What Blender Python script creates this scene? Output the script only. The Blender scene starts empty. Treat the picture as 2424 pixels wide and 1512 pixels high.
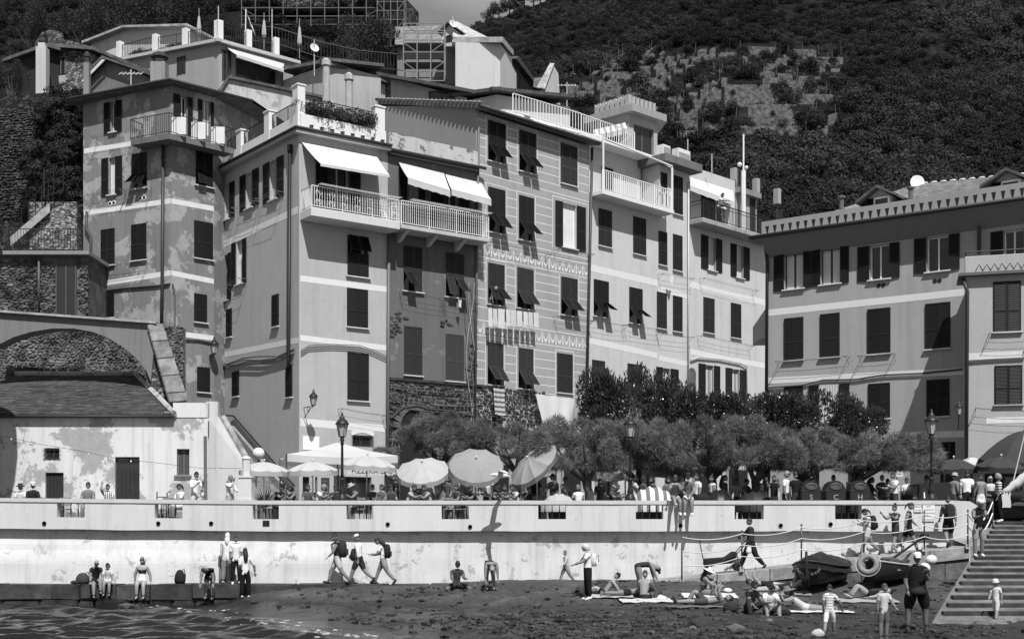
import bpy, bmesh, math, random
import numpy as np
from mathutils import Vector, Matrix, noise
R = math.radians
random.seed(7)
SC = bpy.context.scene
COL = SC.collection

# ---------------------------------------------------------------- camera, sky, sun, exposure
K, HC, HZ, UC = 3030.0, 2.65, 1250.0, 1212.0          # focal length in px of a 2424 px wide frame, eye height, horizon row
cam_d = bpy.data.cameras.new('camera'); cam = bpy.data.objects.new('camera', cam_d); COL.objects.link(cam)
cam.location = (0, 0, HC); cam.rotation_euler = (R(90), 0, 0)
cam_d.sensor_width = 36.0; cam_d.lens = 36.0 * K / 2424.0
cam_d.shift_y = (HZ - 756.0) / 2424.0
cam_d.clip_start = 0.5; cam_d.clip_end = 3000
SC.camera = cam
SUN_AZ, SUN_EL = R(15), R(55)                          # the sun stands behind the camera, a little to its right
wd = bpy.data.worlds.new('World'); SC.world = wd; wd.use_nodes = True
wn = wd.node_tree.nodes; wl = wd.node_tree.links
bg = wn['Background']; sky = wn.new('ShaderNodeTexSky'); sky.sky_type = 'NISHITA'; sky.sun_disc = False
sky.sun_elevation = SUN_EL; sky.sun_rotation = R(180) - SUN_AZ; sky.altitude = 10; sky.air_density = 1.0; sky.dust_density = 0.0
bw = wn.new('ShaderNodeRGBToBW')                       # a black and white photograph: the sky is grey
wl.new(sky.outputs[0], bw.inputs[0]); bg.inputs[1].default_value = 0.05
tc = wn.new('ShaderNodeTexCoord'); mp = wn.new('ShaderNodeMapping'); mp.inputs['Scale'].default_value = (1.5, 1.5, 6); wl.new(tc.outputs['Generated'], mp.inputs[0])
cl = wn.new('ShaderNodeTexNoise'); cl.inputs['Scale'].default_value = 2.2; cl.inputs['Detail'].default_value = 7; cl.inputs['Roughness'].default_value = .55; wl.new(mp.outputs[0], cl.inputs['Vector'])
cr = wn.new('ShaderNodeMapRange'); cr.inputs[1].default_value = .38; cr.inputs[2].default_value = .75; cr.inputs[3].default_value = 1.8; cr.inputs[4].default_value = 6.5; wl.new(cl.outputs[0], cr.inputs[0])
ca = wn.new('ShaderNodeMath'); ca.operation = 'ADD'; wl.new(bw.outputs[0], ca.inputs[0]); wl.new(cr.outputs[0], ca.inputs[1]); wl.new(ca.outputs[0], bg.inputs[0])   # thin high cloud
sd = bpy.data.lights.new('sun', 'SUN'); sd.energy = 5.0; sd.angle = R(0.5); sd.color = (1, 1, 1)
sun = bpy.data.objects.new('sun', sd); COL.objects.link(sun)
SV = Vector((math.sin(SUN_AZ) * math.cos(SUN_EL), -math.cos(SUN_AZ) * math.cos(SUN_EL), math.sin(SUN_EL)))
sun.rotation_euler = SV.to_track_quat('Z', 'Y').to_euler(); sun.location = (20, -40, 80)
SC.view_settings.view_transform = 'Standard'; SC.view_settings.look = 'None'
SC.view_settings.exposure = 0.3; SC.view_settings.gamma = 1.0
SC.cycles.max_bounces = 5; SC.cycles.diffuse_bounces = 2; SC.cycles.transparent_max_bounces = 8

# ---------------------------------------------------------------- picture ray helpers
def X_(u, Y): return (u - UC) * Y / K
def Z_(v, Y): return HC + (HZ - v) * Y / K
def pt(u, v, Y): return Vector((X_(u, Y), Y, Z_(v, Y)))
def smooth(t): t = max(0.0, min(1.0, t)); return t * t * (3 - 2 * t)

# ---------------------------------------------------------------- materials (all grey)
MATS = {}
def _bsdf(name):
    m = bpy.data.materials.new(name); m.use_nodes = True
    nt = m.node_tree; return m, nt, nt.nodes['Principled BSDF']
def _ramp(nt, fac, stops):
    r = nt.nodes.new('ShaderNodeValToRGB'); el = r.color_ramp.elements
    while len(el) < len(stops): el.new(0.5)
    for e, (p, g) in zip(el, stops): e.position = p; e.color = (g, g, g, 1)
    nt.links.new(fac, r.inputs[0]); return r.outputs[0]
def _noise(nt, scale, detail=5, rough=.6, dist=0, vec=None, dim='FLOAT'):
    n = nt.nodes.new('ShaderNodeTexNoise'); n.inputs['Scale'].default_value = scale; n.inputs['Detail'].default_value = detail
    n.inputs['Roughness'].default_value = rough; n.inputs['Distortion'].default_value = dist
    if vec is not None: nt.links.new(vec, n.inputs['Vector'])
    return n.outputs[0]
def _pos(nt, scale=(1, 1, 1), obj=False):
    if obj: p = nt.nodes.new('ShaderNodeTexCoord').outputs['Object']
    else: p = nt.nodes.new('ShaderNodeNewGeometry').outputs['Position']
    mp = nt.nodes.new('ShaderNodeMapping'); mp.inputs['Scale'].default_value = scale
    nt.links.new(p, mp.inputs[0]); return mp.outputs[0]
def _mix(nt, f, a, b, mode='MIX'):
    m = nt.nodes.new('ShaderNodeMix'); m.data_type = 'RGBA'; m.blend_type = mode
    for sock, val in ((m.inputs[0], f), (m.inputs[6], a), (m.inputs[7], b)):
        if isinstance(val, (int, float)):
            if sock.type == 'RGBA': sock.default_value = (val, val, val, 1)
            else: sock.default_value = val
        else: nt.links.new(val, sock)
    return m.outputs[2]
def _bump(nt, b, h, strength, dist=.02):
    bp = nt.nodes.new('ShaderNodeBump'); bp.inputs['Strength'].default_value = strength; bp.inputs['Distance'].default_value = dist
    nt.links.new(h, bp.inputs['Height']); nt.links.new(bp.outputs[0], b.inputs['Normal'])
def plain(g, rough=.75, var=.12, scale=3.0, metal=0.0, key=None, obj=False):
    k = key or ('plain', round(g, 3), rough, var, scale, metal)
    if k in MATS: return MATS[k]
    m, nt, b = _bsdf('grey_%03d' % int(g * 1000))
    n = _noise(nt, scale, 6, .65, 0, _pos(nt, obj=obj))
    nt.links.new(_ramp(nt, n, [(.25, g * (1 - var)), (.75, g * (1 + var))]), b.inputs['Base Color'])
    b.inputs['Roughness'].default_value = rough; b.inputs['Metallic'].default_value = metal
    b.inputs['Specular IOR Level'].default_value = .3
    MATS[k] = m; return m
def plaster(g, peel=None, amt=.5, pscale=.55, streak=.10, key=None, fine=.06):
    g *= .7; peel = peel * .7 if peel else None
    k = ('plaster', g, peel, amt, pscale, streak, key)
    if k in MATS: return MATS[k]
    m, nt, b = _bsdf('plaster_%03d' % int(g * 1000))
    p = _pos(nt); c = _ramp(nt, _noise(nt, .35, 6, .7, 0, p), [(.3, g * .93), (.7, g * 1.06)])
    c = _mix(nt, .9, c, _ramp(nt, _noise(nt, 9, 4, .7, 0, p), [(.3, 1 - fine), (.7, 1 + fine * .4)]), 'MULTIPLY')
    s = _noise(nt, 1.0, 8, .72, 0, _pos(nt, (2.6, 2.6, .14)))
    c = _mix(nt, 1.0, c, _ramp(nt, s, [(.28, 1 - streak * 1.6), (.5, 1), (.72, 1 + streak * .3)]), 'MULTIPLY')
    h = _noise(nt, 14, 4, .6, 0, p)
    if peel is not None:
        f = _noise(nt, pscale, 9, .62, .25, p)
        t = .5 + (.5 - amt) * .5
        fm = nt.nodes.new('ShaderNodeMath'); fm.operation = 'MULTIPLY_ADD'; fm.inputs[1].default_value = .32; nt.links.new(_noise(nt, pscale * 7, 6, .75, .4, p), fm.inputs[0]); nt.links.new(f, fm.inputs[2])
        t += .16; f = _ramp(nt, fm.outputs[0], [(t - .013, 0), (t + .013, 1)])
        pc = _ramp(nt, _noise(nt, 2.2, 7, .7, 0, p), [(.3, peel * .82), (.7, peel * 1.14)])
        c = _mix(nt, f, c, pc)
        h = _mix(nt, .75, h, f)
    nt.links.new(c, b.inputs['Base Color']); b.inputs['Roughness'].default_value = .9; b.inputs['Specular IOR Level'].default_value = .15
    _bump(nt, b, h, .35, .02)
    MATS[k] = m; return m
def rubble(g, key='r', scale=3.2):
    k = ('rubble', g, key)
    if k in MATS: return MATS[k]
    m, nt, b = _bsdf('rubble_%03d' % int(g * 1000))
    p = _pos(nt, (1, 1, 2.0))
    v = nt.nodes.new('ShaderNodeTexVoronoi'); v.inputs['Scale'].default_value = scale; nt.links.new(p, v.inputs['Vector'])
    e = nt.nodes.new('ShaderNodeTexVoronoi'); e.feature = 'DISTANCE_TO_EDGE'; e.inputs['Scale'].default_value = scale; nt.links.new(p, e.inputs['Vector'])
    c = _ramp(nt, v.outputs['Color'], [(.1, g * .35), (.5, g * .9), (.95, g * 2.0)])
    c = _mix(nt, .8, c, _ramp(nt, _noise(nt, 6, 6, .7, 0, p), [(.3, .6), (.7, 1.25)]), 'MULTIPLY')
    f = _ramp(nt, e.outputs['Distance'], [(.02, .25), (.09, 1)])
    c = _mix(nt, 1, c, f, 'MULTIPLY')
    nt.links.new(c, b.inputs['Base Color']); b.inputs['Roughness'].default_value = .95; b.inputs['Specular IOR Level'].default_value = .1
    _bump(nt, b, f, .9, .06)
    MATS[k] = m; return m
def stone(g, var=.5, key='s'):
    """one stone's surface; the tone differs from object to object and place to place"""
    k = ('stone', g, var, key)
    if k in MATS: return MATS[k]
    m, nt, b = _bsdf('stone_%03d' % int(g * 1000))
    p = _pos(nt)
    oi = nt.nodes.new('ShaderNodeObjectInfo')
    c = _ramp(nt, _noise(nt, 5, 7, .7, 0, p), [(.3, g * .7), (.7, g * 1.3)])
    c2 = _ramp(nt, _noise(nt, 1.9, 2, .5, 0, p), [(.3, 1 - var), (.7, 1 + var)])
    c = _mix(nt, 1, c, c2, 'MULTIPLY')
    c = _mix(nt, 1, c, _ramp(nt, oi.outputs['Random'], [(0, 1 - var * .7), (1, 1 + var * .7)]), 'MULTIPLY')
    nt.links.new(c, b.inputs['Base Color']); b.inputs['Roughness'].default_value = .9; b.inputs['Specular IOR Level'].default_value = .15
    _bump(nt, b, _noise(nt, 18, 5, .7, 0, p), .5, .03)
    MATS[k] = m; return m
def leaf(g, rough=.55, trans=.25, var=.5, key='l'):
    k = ('leaf', g, rough, trans, key)
    if k in MATS: return MATS[k]
    m, nt, b = _bsdf('leaf_%03d' % int(g * 1000))
    p = _pos(nt)
    c = _ramp(nt, _noise(nt, .045 if key[0] == 'b' else 1.3, 4, .65, 0, p), [(.3, g * (1 - var)), (.7, g * (1 + var))])
    nt.links.new(c, b.inputs['Base Color']); b.inputs['Roughness'].default_value = rough
    b.inputs['Specular IOR Level'].default_value = .5 if rough < .5 else .2
    if trans > 0:
        t = nt.nodes.new('ShaderNodeBsdfTranslucent'); nt.links.new(c, t.inputs[0])
        mx = nt.nodes.new('ShaderNodeMixShader'); mx.inputs[0].default_value = trans
        nt.links.new(b.outputs[0], mx.inputs[1]); nt.links.new(t.outputs[0], mx.inputs[2])
        nt.links.new(mx.outputs[0], nt.nodes['Material Output'].inputs[0])
    MATS[k] = m; return m
def cloth(g, trans=.25, key='c', stripe=None):
    k = ('cloth', g, trans, key, stripe)
    if k in MATS: return MATS[k]
    m, nt, b = _bsdf('cloth_%03d' % int(g * 1000))
    p = _pos(nt, obj=True)
    c = _ramp(nt, _noise(nt, 1.5, 5, .6, 0, p), [(.3, g * .93), (.7, g * 1.05)])
    if stripe:
        g2, sc, ax = stripe
        sp = nt.nodes.new('ShaderNodeSeparateXYZ'); nt.links.new(p, sp.inputs[0])
        mm = nt.nodes.new('ShaderNodeMath'); mm.operation = 'MULTIPLY'; mm.inputs[1].default_value = sc; nt.links.new(sp.outputs[ax], mm.inputs[0])
        fr = nt.nodes.new('ShaderNodeMath'); fr.operation = 'FRACT'; nt.links.new(mm.outputs[0], fr.inputs[0])
        c = _mix(nt, _ramp(nt, fr.outputs[0], [(.55, 0), (.57, 1)]), c, g2)
    nt.links.new(c, b.inputs['Base Color']); b.inputs['Roughness'].default_value = .9; b.inputs['Specular IOR Level'].default_value = .1
    if trans > 0:
        t = nt.nodes.new('ShaderNodeBsdfTranslucent'); nt.links.new(c, t.inputs[0])
        mx = nt.nodes.new('ShaderNodeMixShader'); mx.inputs[0].default_value = trans
        nt.links.new(b.outputs[0], mx.inputs[1]); nt.links.new(t.outputs[0], mx.inputs[2])
        nt.links.new(mx.outputs[0], nt.nodes['Material Output'].inputs[0])
    MATS[k] = m; return m
def slate(g, key='s'):
    return stone(g, .28, 'slate' + key)
def glass():
    if 'glass' in MATS: return MATS['glass']
    m, nt, b = _bsdf('window_glass'); b.inputs['Base Color'].default_value = (.02, .02, .02, 1)
    b.inputs['Roughness'].default_value = .06; b.inputs['Specular IOR Level'].default_value = .6
    MATS['glass'] = m; return m
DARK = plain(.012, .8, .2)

# ---------------------------------------------------------------- mesh building
W = {}                                                   # world matrix of every object, as built
I4 = Matrix.Identity(4)
class MB:
    def __init__(s, M=None): s.v = []; s.f = []; s.m = []; s.M = M; s.k = 0
    def pts(s, ps):
        o = len(s.v)
        for p in ps:
            p = Vector(p)
            if s.M is not None: p = s.M @ p
            s.v.append((p.x, p.y, p.z))
        return o
    def face(s, ps):
        o = s.pts(ps); s.f.append(tuple(range(o, o + len(ps)))); s.m.append(s.k); return s
    def faces(s, ps, fs):
        o = s.pts(ps)
        for f in fs: s.f.append(tuple(o + i for i in f)); s.m.append(s.k)
        return s
    def box(s, a, b, T=None):
        (x0, y0, z0), (x1, y1, z1) = a, b
        ps = [(x0, y0, z0), (x1, y0, z0), (x1, y1, z0), (x0, y1, z0), (x0, y0, z1), (x1, y0, z1), (x1, y1, z1), (x0, y1, z1)]
        if T is not None: ps = [T @ Vector(p) for p in ps]
        return s.faces(ps, [(0, 3, 2, 1), (4, 5, 6, 7), (0, 1, 5, 4), (1, 2, 6, 5), (2, 3, 7, 6), (3, 0, 4, 7)])
    def prism(s, poly, y0, y1):
        """poly of (x, z), extruded along y"""
        n = len(poly)
        ps = [(x, y0, z) for x, z in poly] + [(x, y1, z) for x, z in poly]
        fs = [tuple(range(n)), tuple(range(2 * n - 1, n - 1, -1))]
        for i in range(n): j = (i + 1) % n; fs.append((i, i + n, j + n, j))
        return s.faces(ps, fs)
    def tube(s, path, r, n=6, cap=True):
        path = [Vector(p) for p in path]; m = len(path); rr = r if isinstance(r, (list, tuple)) else [r] * m
        ps = []; up = None
        for i, p in enumerate(path):
            d = (path[min(i + 1, m - 1)] - path[max(i - 1, 0)])
            if d.length < 1e-9: d = Vector((0, 0, 1))
            d.normalize()
            if up is None: up = d.orthogonal().normalized()
            else:
                up = up - d * up.dot(d)
                up = up.normalized() if up.length > 1e-6 else d.orthogonal().normalized()
            w = d.cross(up)
            for k in range(n):
                a = 2 * math.pi * k / n; ps.append(p + (up * math.cos(a) + w * math.sin(a)) * rr[i])
        fs = []
        for i in range(m - 1):
            for k in range(n):
                k2 = (k + 1) % n; fs.append((i * n + k, i * n + k2, (i + 1) * n + k2, (i + 1) * n + k))
        if cap: fs.append(tuple(range(n - 1, -1, -1))); fs.append(tuple(range((m - 1) * n, m * n)))
        return s.faces(ps, fs)
    def lathe(s, prof, n=12, T=None):
        ps = []; fs = []
        for r, z in prof:
            for k in range(n):
                a = 2 * math.pi * k / n; p = Vector((r * math.cos(a), r * math.sin(a), z)); ps.append(T @ p if T is not None else p)
        for i in range(len(prof) - 1):
            for k in range(n):
                k2 = (k + 1) % n; fs.append((i * n + k, i * n + k2, (i + 1) * n + k2, (i + 1) * n + k))
        fs.append(tuple(range(n - 1, -1, -1))); fs.append(tuple(range((len(prof) - 1) * n, len(prof) * n)))
        return s.faces(ps, fs)
    def ball(s, c, r, n=10, m=7, T=None):
        if not isinstance(r, (tuple, list)): r = (r, r, r)
        ps = [Vector((0, 0, r[2]))]
        for i in range(1, m):
            a = math.pi * i / m
            for k in range(n): b = 2 * math.pi * k / n; ps.append(Vector((r[0] * math.sin(a) * math.cos(b), r[1] * math.sin(a) * math.sin(b), r[2] * math.cos(a))))
        ps.append(Vector((0, 0, -r[2])))
        ps = [(T @ p if T is not None else p) + Vector(c) for p in ps]
        fs = [(0, 1 + k, 1 + (k + 1) % n) for k in range(n)]
        for i in range(m - 2):
            for k in range(n): a = 1 + i * n + k; b = 1 + i * n + (k + 1) % n; fs.append((a, a + n, b + n, b))
        l = len(ps) - 1; o = 1 + (m - 2) * n
        fs += [(l, o + (k + 1) % n, o + k) for k in range(n)]
        return s.faces(ps, fs)
    def mesh(s, name, mats=None, smooth_=False):
        me = bpy.data.meshes.new(name); me.from_pydata(s.v, [], s.f)
        if mats:
            for m in (mats if isinstance(mats, (list, tuple)) else [mats]): me.materials.append(m)
        if any(s.m): me.polygons.foreach_set('material_index', s.m)
        if smooth_: me.polygons.foreach_set('use_smooth', [True] * len(me.polygons))
        me.update(); return me
    def build(s, name, mats, parent=None, smooth_=False):
        return link(name, s.mesh(name, mats, smooth_), parent)
def link(name, data, parent=None, world=None):
    o = bpy.data.objects.new(name, data); COL.objects.link(o)
    wm = world if world is not None else I4
    W[o.name] = wm.copy(); o.matrix_basis = wm
    if parent is not None:
        o.parent = parent; o.matrix_parent_inverse = W[parent.name].inverted()
    return o
def tag(o, label=None, cat=None, group=None, kind=None):
    if label: o['label'] = label
    if cat: o['category'] = cat
    if group: o['group'] = group
    if kind: o['kind'] = kind
    return o
def thing(name, loc, label, cat, group=None):
    o = bpy.data.objects.new(name, None); COL.objects.link(o); o.empty_display_size = .2
    m = Matrix.Translation(Vector(loc)); W[o.name] = m; o.matrix_basis = m
    return tag(o, label, cat, group)
def bevel(me, w=.01, seg=1):
    bm = bmesh.new(); bm.from_mesh(me)
    bmesh.ops.bevel(bm, geom=bm.edges[:], offset=w, segments=seg, affect='EDGES'); bm.to_mesh(me); bm.free(); me.update(); return me

class Fac:
    """a vertical plane in plan from p0 to p1 (left to right as seen); local x along it, y into the building, z up"""
    def __init__(s, p0, p1):
        s.a = Vector((p0[0], p0[1], 0)); s.b = Vector((p1[0], p1[1], 0)); s.d = (s.b - s.a).normalized(); s.L = (s.b - s.a).length
        s.n = Vector((0, 0, 1)).cross(s.d)                # into the building
        s.M = Matrix(((s.d.x, s.n.x, 0, s.a.x), (s.d.y, s.n.y, 0, s.a.y), (0, 0, 1, 0), (0, 0, 0, 1)))
    def s_(s, u, out=0.0):
        a = s.a - s.n * out; t = (u - UC) / K             # X = t*Y
        return (t * a.y - a.x) / (s.d.x - t * s.d.y)
    def Y(s, u, out=0.0): return (s.a - s.n * out).y + s.d.y * s.s_(u, out)
    def z(s, u, v, out=0.0): return Z_(v, s.Y(u, out))
    def P(s, x, out, z): return s.M @ Vector((x, -out, z))
    def sz(s, u, v, out=0.0): return s.s_(u, out), s.z(u, v, out)
def fac_uY(u0, Y0, u1, Y1): return Fac((X_(u0, Y0), Y0), (X_(u1, Y1), Y1))

def wall_with_holes(mb, L, z0, z1, holes, x0=0.0):
    """front face in local facade coordinates as a grid with the openings left out"""
    xs = sorted({x0, L} | {min(max(h[i], x0), L) for h in holes for i in (0, 1)})
    zs = sorted({z0, z1} | {min(max(h[i], z0), z1) for h in holes for i in (2, 3)})
    for i in range(len(xs) - 1):
        for j in range(len(zs) - 1):
            cx, cz = (xs[i] + xs[i + 1]) / 2, (zs[j] + zs[j + 1]) / 2
            if any(h[0] < cx < h[1] and h[2] < cz < h[3] for h in holes): continue
            mb.face([(xs[i], 0, zs[j]), (xs[i + 1], 0, zs[j]), (xs[i + 1], 0, zs[j + 1]), (xs[i], 0, zs[j + 1])])

# ---------------------------------------------------------------- shutters, windows
def _shutter_mesh(slats, name, mid=True):
    mb = MB(); st = .10
    zs = [0, .42, 1] if mid else [0, 1]
    mb.box((0, -.02, 0), (st, .02, 1)); mb.box((1 - st, -.02, 0), (1, .02, 1))
    for z in zs: mb.box((st, -.018, max(0, z - .025) if z else 0), (1 - st, .018, min(1, z + .025) if z < 1 else 1))
    mb.k = 1
    for a, b in zip(zs[:-1], zs[1:]):
        n = max(3, int(slats * (b - a))); lo, hi = a + .025, b - .025
        for i in range(n):
            z = lo + (hi - lo) * i / n; h = (hi - lo) / n
            mb.faces([(st, -.016, z), (1 - st, -.016, z), (1 - st, .010, z + h * 1.02), (st, .010, z + h * 1.02)], [(0, 1, 2, 3)])
    mb.face([(st, .014, 0), (1 - st, .014, 0), (1 - st, .014, 1), (st, .014, 1)])
    return mb, name
SHM = {}
def shutter_mesh(kind, g):
    k = (kind, g)
    if k not in SHM:
        mb, nm = _shutter_mesh({'full': 26, 'up': 16, 'low': 11}[kind], 'shutter_' + kind, kind == 'full')
        SHM[k] = mb.mesh(nm, [plain(g * .5, .6, .2), plain(g * .45, .6, .2)])
    return SHM[k]
def shutter(parent, fac, x0, x1, z0, z1, out=.035, g=.02, kind='full', yaw=0.0, tilt=0.0, hinge='L', name='shutter'):
    """yaw turns the leaf about its hinge side, tilt pushes its foot outwards about its top edge"""
    me = shutter_mesh(kind, g); w, h = x1 - x0, z1 - z0
    S = Matrix.Diagonal((w, 1, h, 1))
    if tilt: T = Matrix.Translation((x0, -out, z1)) @ Matrix.Rotation(-tilt, 4, 'X') @ Matrix.Translation((0, 0, -h))
    elif hinge == 'L': T = Matrix.Translation((x0, -out, z0)) @ Matrix.Rotation(-yaw, 4, 'Z')
    else: T = Matrix.Translation((x1, -out, z0)) @ Matrix.Rotation(yaw, 4, 'Z') @ Matrix.Translation((-w, 0, 0))
    return link(name, me, parent, fac.M @ T @ S)

def window(root, fac, holes, u0, u1, vt, vb, kind='closed', g=.02, sill=True, frame=.75, reveal=.4, split=None, curtain=None, flapz=.42, tilt=(.6, .6), ajar=0, label=None, bars=False):
    """u0..u1, vt..vb: the outline in the photograph (open shutters included); split = (uL, uR) of the opening itself"""
    uc = (u0 + u1) / 2; z1, z0 = fac.z(uc, vt), fac.z(uc, vb); x0, x1 = fac.s_(u0), fac.s_(u1)
    g = round(g * random.choice((.75, 1, 1, 1.4)), 4); rev = plaster(reveal); mb = MB(fac.M); o = .25
    if kind == 'closed': ox0, ox1 = x0 + .03, x1 - .03
    elif split: ox0, ox1 = fac.s_(split[0]), fac.s_(split[1])
    else: ox0, ox1 = x0 + .01, x1 - .01
    if kind != 'closed':
        holes.append((ox0, ox1, z0, z1))
        mb.k = 0
        for q in ([(ox0, 0, z0), (ox0, o, z0), (ox0, o, z1), (ox0, 0, z1)], [(ox1, 0, z1), (ox1, o, z1), (ox1, o, z0), (ox1, 0, z0)],
                  [(ox0, 0, z1), (ox0, o, z1), (ox1, o, z1), (ox1, 0, z1)], [(ox0, 0, z0), (ox1, 0, z0), (ox1, o, z0), (ox0, o, z0)]): mb.face(q)
        mb.k = 1
        fw = .055; fy = .16; xm = (ox0 + ox1) / 2
        if kind in ('open', 'bare', 'door'):
            for a, b in ((ox0, ox0 + fw), (xm - fw * .6, xm + fw * .6), (ox1 - fw, ox1)): mb.box((a, fy, z0), (b, fy + .05, z1))
            for a, b in ((z0, z0 + fw), (z1 - fw, z1)): mb.box((ox0, fy + .005, a), (ox1, fy + .045, b))
        else:
            mb.box((ox0, o - .02, z0), (ox1, o, z0 + .04))
        w = mb.build('window', [rev, plain(frame, .5)], root)
        gb = MB(fac.M); gb.face([(ox0, fy + .03, z0), (ox1, fy + .03, z0), (ox1, fy + .03, z1), (ox0, fy + .03, z1)])
        gb.build('pane', glass(), w)
        if curtain:
            cb = MB(fac.M); n = 14
            for a, b in ((ox0 + fw, xm - fw), (xm + fw, ox1 - fw)):
                for i in range(n):
                    xa, xb = a + (b - a) * i / n, a + (b - a) * (i + 1) / n
                    ya, yb = fy + .008 - .012 * (i % 2), fy + .008 - .012 * ((i + 1) % 2)
                    cb.face([(xa, ya, z0 + .05), (xb, yb, z0 + .05), (xb, yb, z1 - .05), (xa, ya, z1 - .05)])
            cb.build('curtain', cloth(curtain, .2), w)
    else:
        mb.box((x0 - .02, -.012, z0 - .02), (x1 + .02, .02, z1 + .03)); w = mb.build('window', [plain(g * 1.1, .6)], root)
    if label: w['label'] = label
    if sill:
        sb = MB(fac.M); sb.box((ox0 - .1, -.13, z0 - .06), (ox1 + .1, .02, z0 - .005)); sb.build('sill', plain(sill if isinstance(sill, float) else .5, .8), w)
    xm = (ox0 + ox1) / 2; h = z1 - z0
    if kind == 'closed':
        if (u1 - u0) < 20 or ajar == 9: shutter(w, fac, x0, x1, z0, z1, .04, g)
        else:
            shutter(w, fac, x0, xm - .006, z0, z1, .04, g, yaw=random.uniform(0, .05)); shutter(w, fac, xm + .006, x1, z0, z1, .04, g, hinge='R', yaw=random.uniform(0, .05))
    elif kind == 'flap':
        zf = z0 + h * flapz
        for i, (a, b) in enumerate(((ox0, xm - .006), (xm + .006, ox1))):
            shutter(w, fac, a, b, zf, z1, .04, g, 'up')
            t = tilt[i]
            shutter(w, fac, a + .03, b - .03, z0 + .03, zf - .01, .05, g, 'low', tilt=t if t else .001)
    elif kind == 'topflap':
        zf = z0 + h * .56
        for a, b in ((ox0, xm - .006), (xm + .006, ox1)):
            shutter(w, fac, a, b, z0, zf, .04, g, 'low'); shutter(w, fac, a + .02, b - .02, zf + .02, z1 - .02, .05, g, 'up', tilt=.42)
    elif kind == 'open':
        if ox0 - x0 > .1: shutter(w, fac, x0, ox0 - .01, z0 - .02, z1 + .02, .06, g, hinge='R', yaw=-.06 - ajar)
        if x1 - ox1 > .1: shutter(w, fac, ox1 + .01, x1, z0 - .02, z1 + .02, .06, g, hinge='L', yaw=-.06 - ajar)
    if bars:
        bb = MB(fac.M); n = max(3, int((ox1 - ox0) / .16))
        for i in range(n + 1):
            x = ox0 + (ox1 - ox0) * i / n; bb.tube([(x, -.04, z0), (x, -.04, z1)], .014, 5)
        for k in (.15, .5, .85): bb.tube([(ox0 - .08, -.05, z0 + h * k), (ox1 + .08, -.05, z0 + h * k)], .014, 5)
        bb.build('window_bars', plain(.03, .6), w)
    return w

def strip(root, fac, u0, v0, u1, v1, hpx, mat, name='painted_band', out=.006):
    """a painted band between two picture points on the facade"""
    mb = MB(fac.M); a, za = fac.sz(u0, v0); b, zb = fac.sz(u1, v1); h = hpx * fac.Y((u0 + u1) / 2) / K
    a = max(a, 0.003); b = min(b, fac.L - .003)
    mb.faces([(a, -out, za), (b, -out, zb), (b, -out, zb + h), (a, -out, za + h), (a, .01, za), (b, .01, zb), (b, .01, zb + h), (a, .01, za + h)],
             [(0, 1, 2, 3), (0, 4, 5, 1), (3, 2, 6, 7), (0, 3, 7, 4), (1, 5, 6, 2)])
    return mb.build(name, mat, root)
def railing(root, pts_, h, mat, gap=.12, rb=.012, rt=.022, low=.08, name='railing', mid=None, posts=1.6):
    """bars along a run of floor points"""
    mb = MB()
    for a, b in zip(pts_[:-1], pts_[1:]):
        a, b = Vector(a), Vector(b); d = b - a; n = max(1, int(d.length / gap)); up = Vector((0, 0, h))
        mb.tube([a + up, b + up], rt, 5); mb.tube([a + Vector((0, 0, low)), b + Vector((0, 0, low))], rb * 1.2, 5)
        if mid: mb.tube([a + up * mid, b + up * mid], rb * 1.1, 5)
        for i in range(n + 1):
            p = a + d * (i / n); big = posts and i % max(1, int(posts / gap)) == 0
            mb.tube([p + Vector((0, 0, 0 if big else low)), p + up], rb * (1.7 if big else 1), 4)
    return mb.build(name, mat, root)
def wire(root, a, b, sag=.1, r=.008, mat=None, name='cable', n=8):
    mb = MB(); a, b = Vector(a), Vector(b)
    mb.tube([a.lerp(b, i / n) - Vector((0, 0, sag * 4 * (i / n) * (1 - i / n))) for i in range(n + 1)], r, 4)
    return mb.build(name, mat or plain(.03, .7), root)
def pipe(root, fac, pix, r=.06, g=.06, out=.1, name='drainpipe'):
    mb = MB(); mb.tube([fac.P(fac.s_(u, out), out, fac.z(u, v, out)) for u, v in pix], r, 8)
    return mb.build(name, plain(g, .5), root, True)
def fprism(root, fac, uv, depth, mat, name='wall', out=0.0):
    """a picture outline on the facade plane, extruded into the building"""
    mb = MB(fac.M); poly = [fac.sz(u, v, out) for u, v in uv]; mb.prism(poly, -out, depth)
    return mb.build(name, mat, root)
def awning(root, fac, ua, va, ub, vb, uc, vc, ud, vd, outw, mat, val=.18, name='awning'):
    """a-b: the edge on the wall; d-c: the front edge, out by outw"""
    A = fac.P(*_o(fac, ua, va, .02)); B = fac.P(*_o(fac, ub, vb, .02)); Cc = fac.P(*_o(fac, uc, vc, outw)); D = fac.P(*_o(fac, ud, vd, outw))
    mb = MB(); n = 10; m = 4
    for i in range(n):
        for j in range(m):
            q = []
            for di, dj in ((0, 0), (1, 0), (1, 1), (0, 1)):
                s, t = (i + di) / n, (j + dj) / m
                p = A.lerp(B, s).lerp(D.lerp(Cc, s), t) - Vector((0, 0, .05 * 4 * t * (1 - t)))
                q.append(p)
            mb.face(q)
    for i in range(n):
        a, b = D.lerp(Cc, i / n), D.lerp(Cc, (i + 1) / n); w = Vector((0, 0, val)); wb = Vector((0, 0, val * (1.0 + .12 * (i % 2))))
        mb.face([a, a - w, b - wb, b])
    o = mb.build(name, mat, root)
    md = o.modifiers.new('t', 'SOLIDIFY'); md.thickness = .012
    return o
def _o(fac, u, v, out): return (fac.s_(u, out), out, fac.z(u, v, out))
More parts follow.
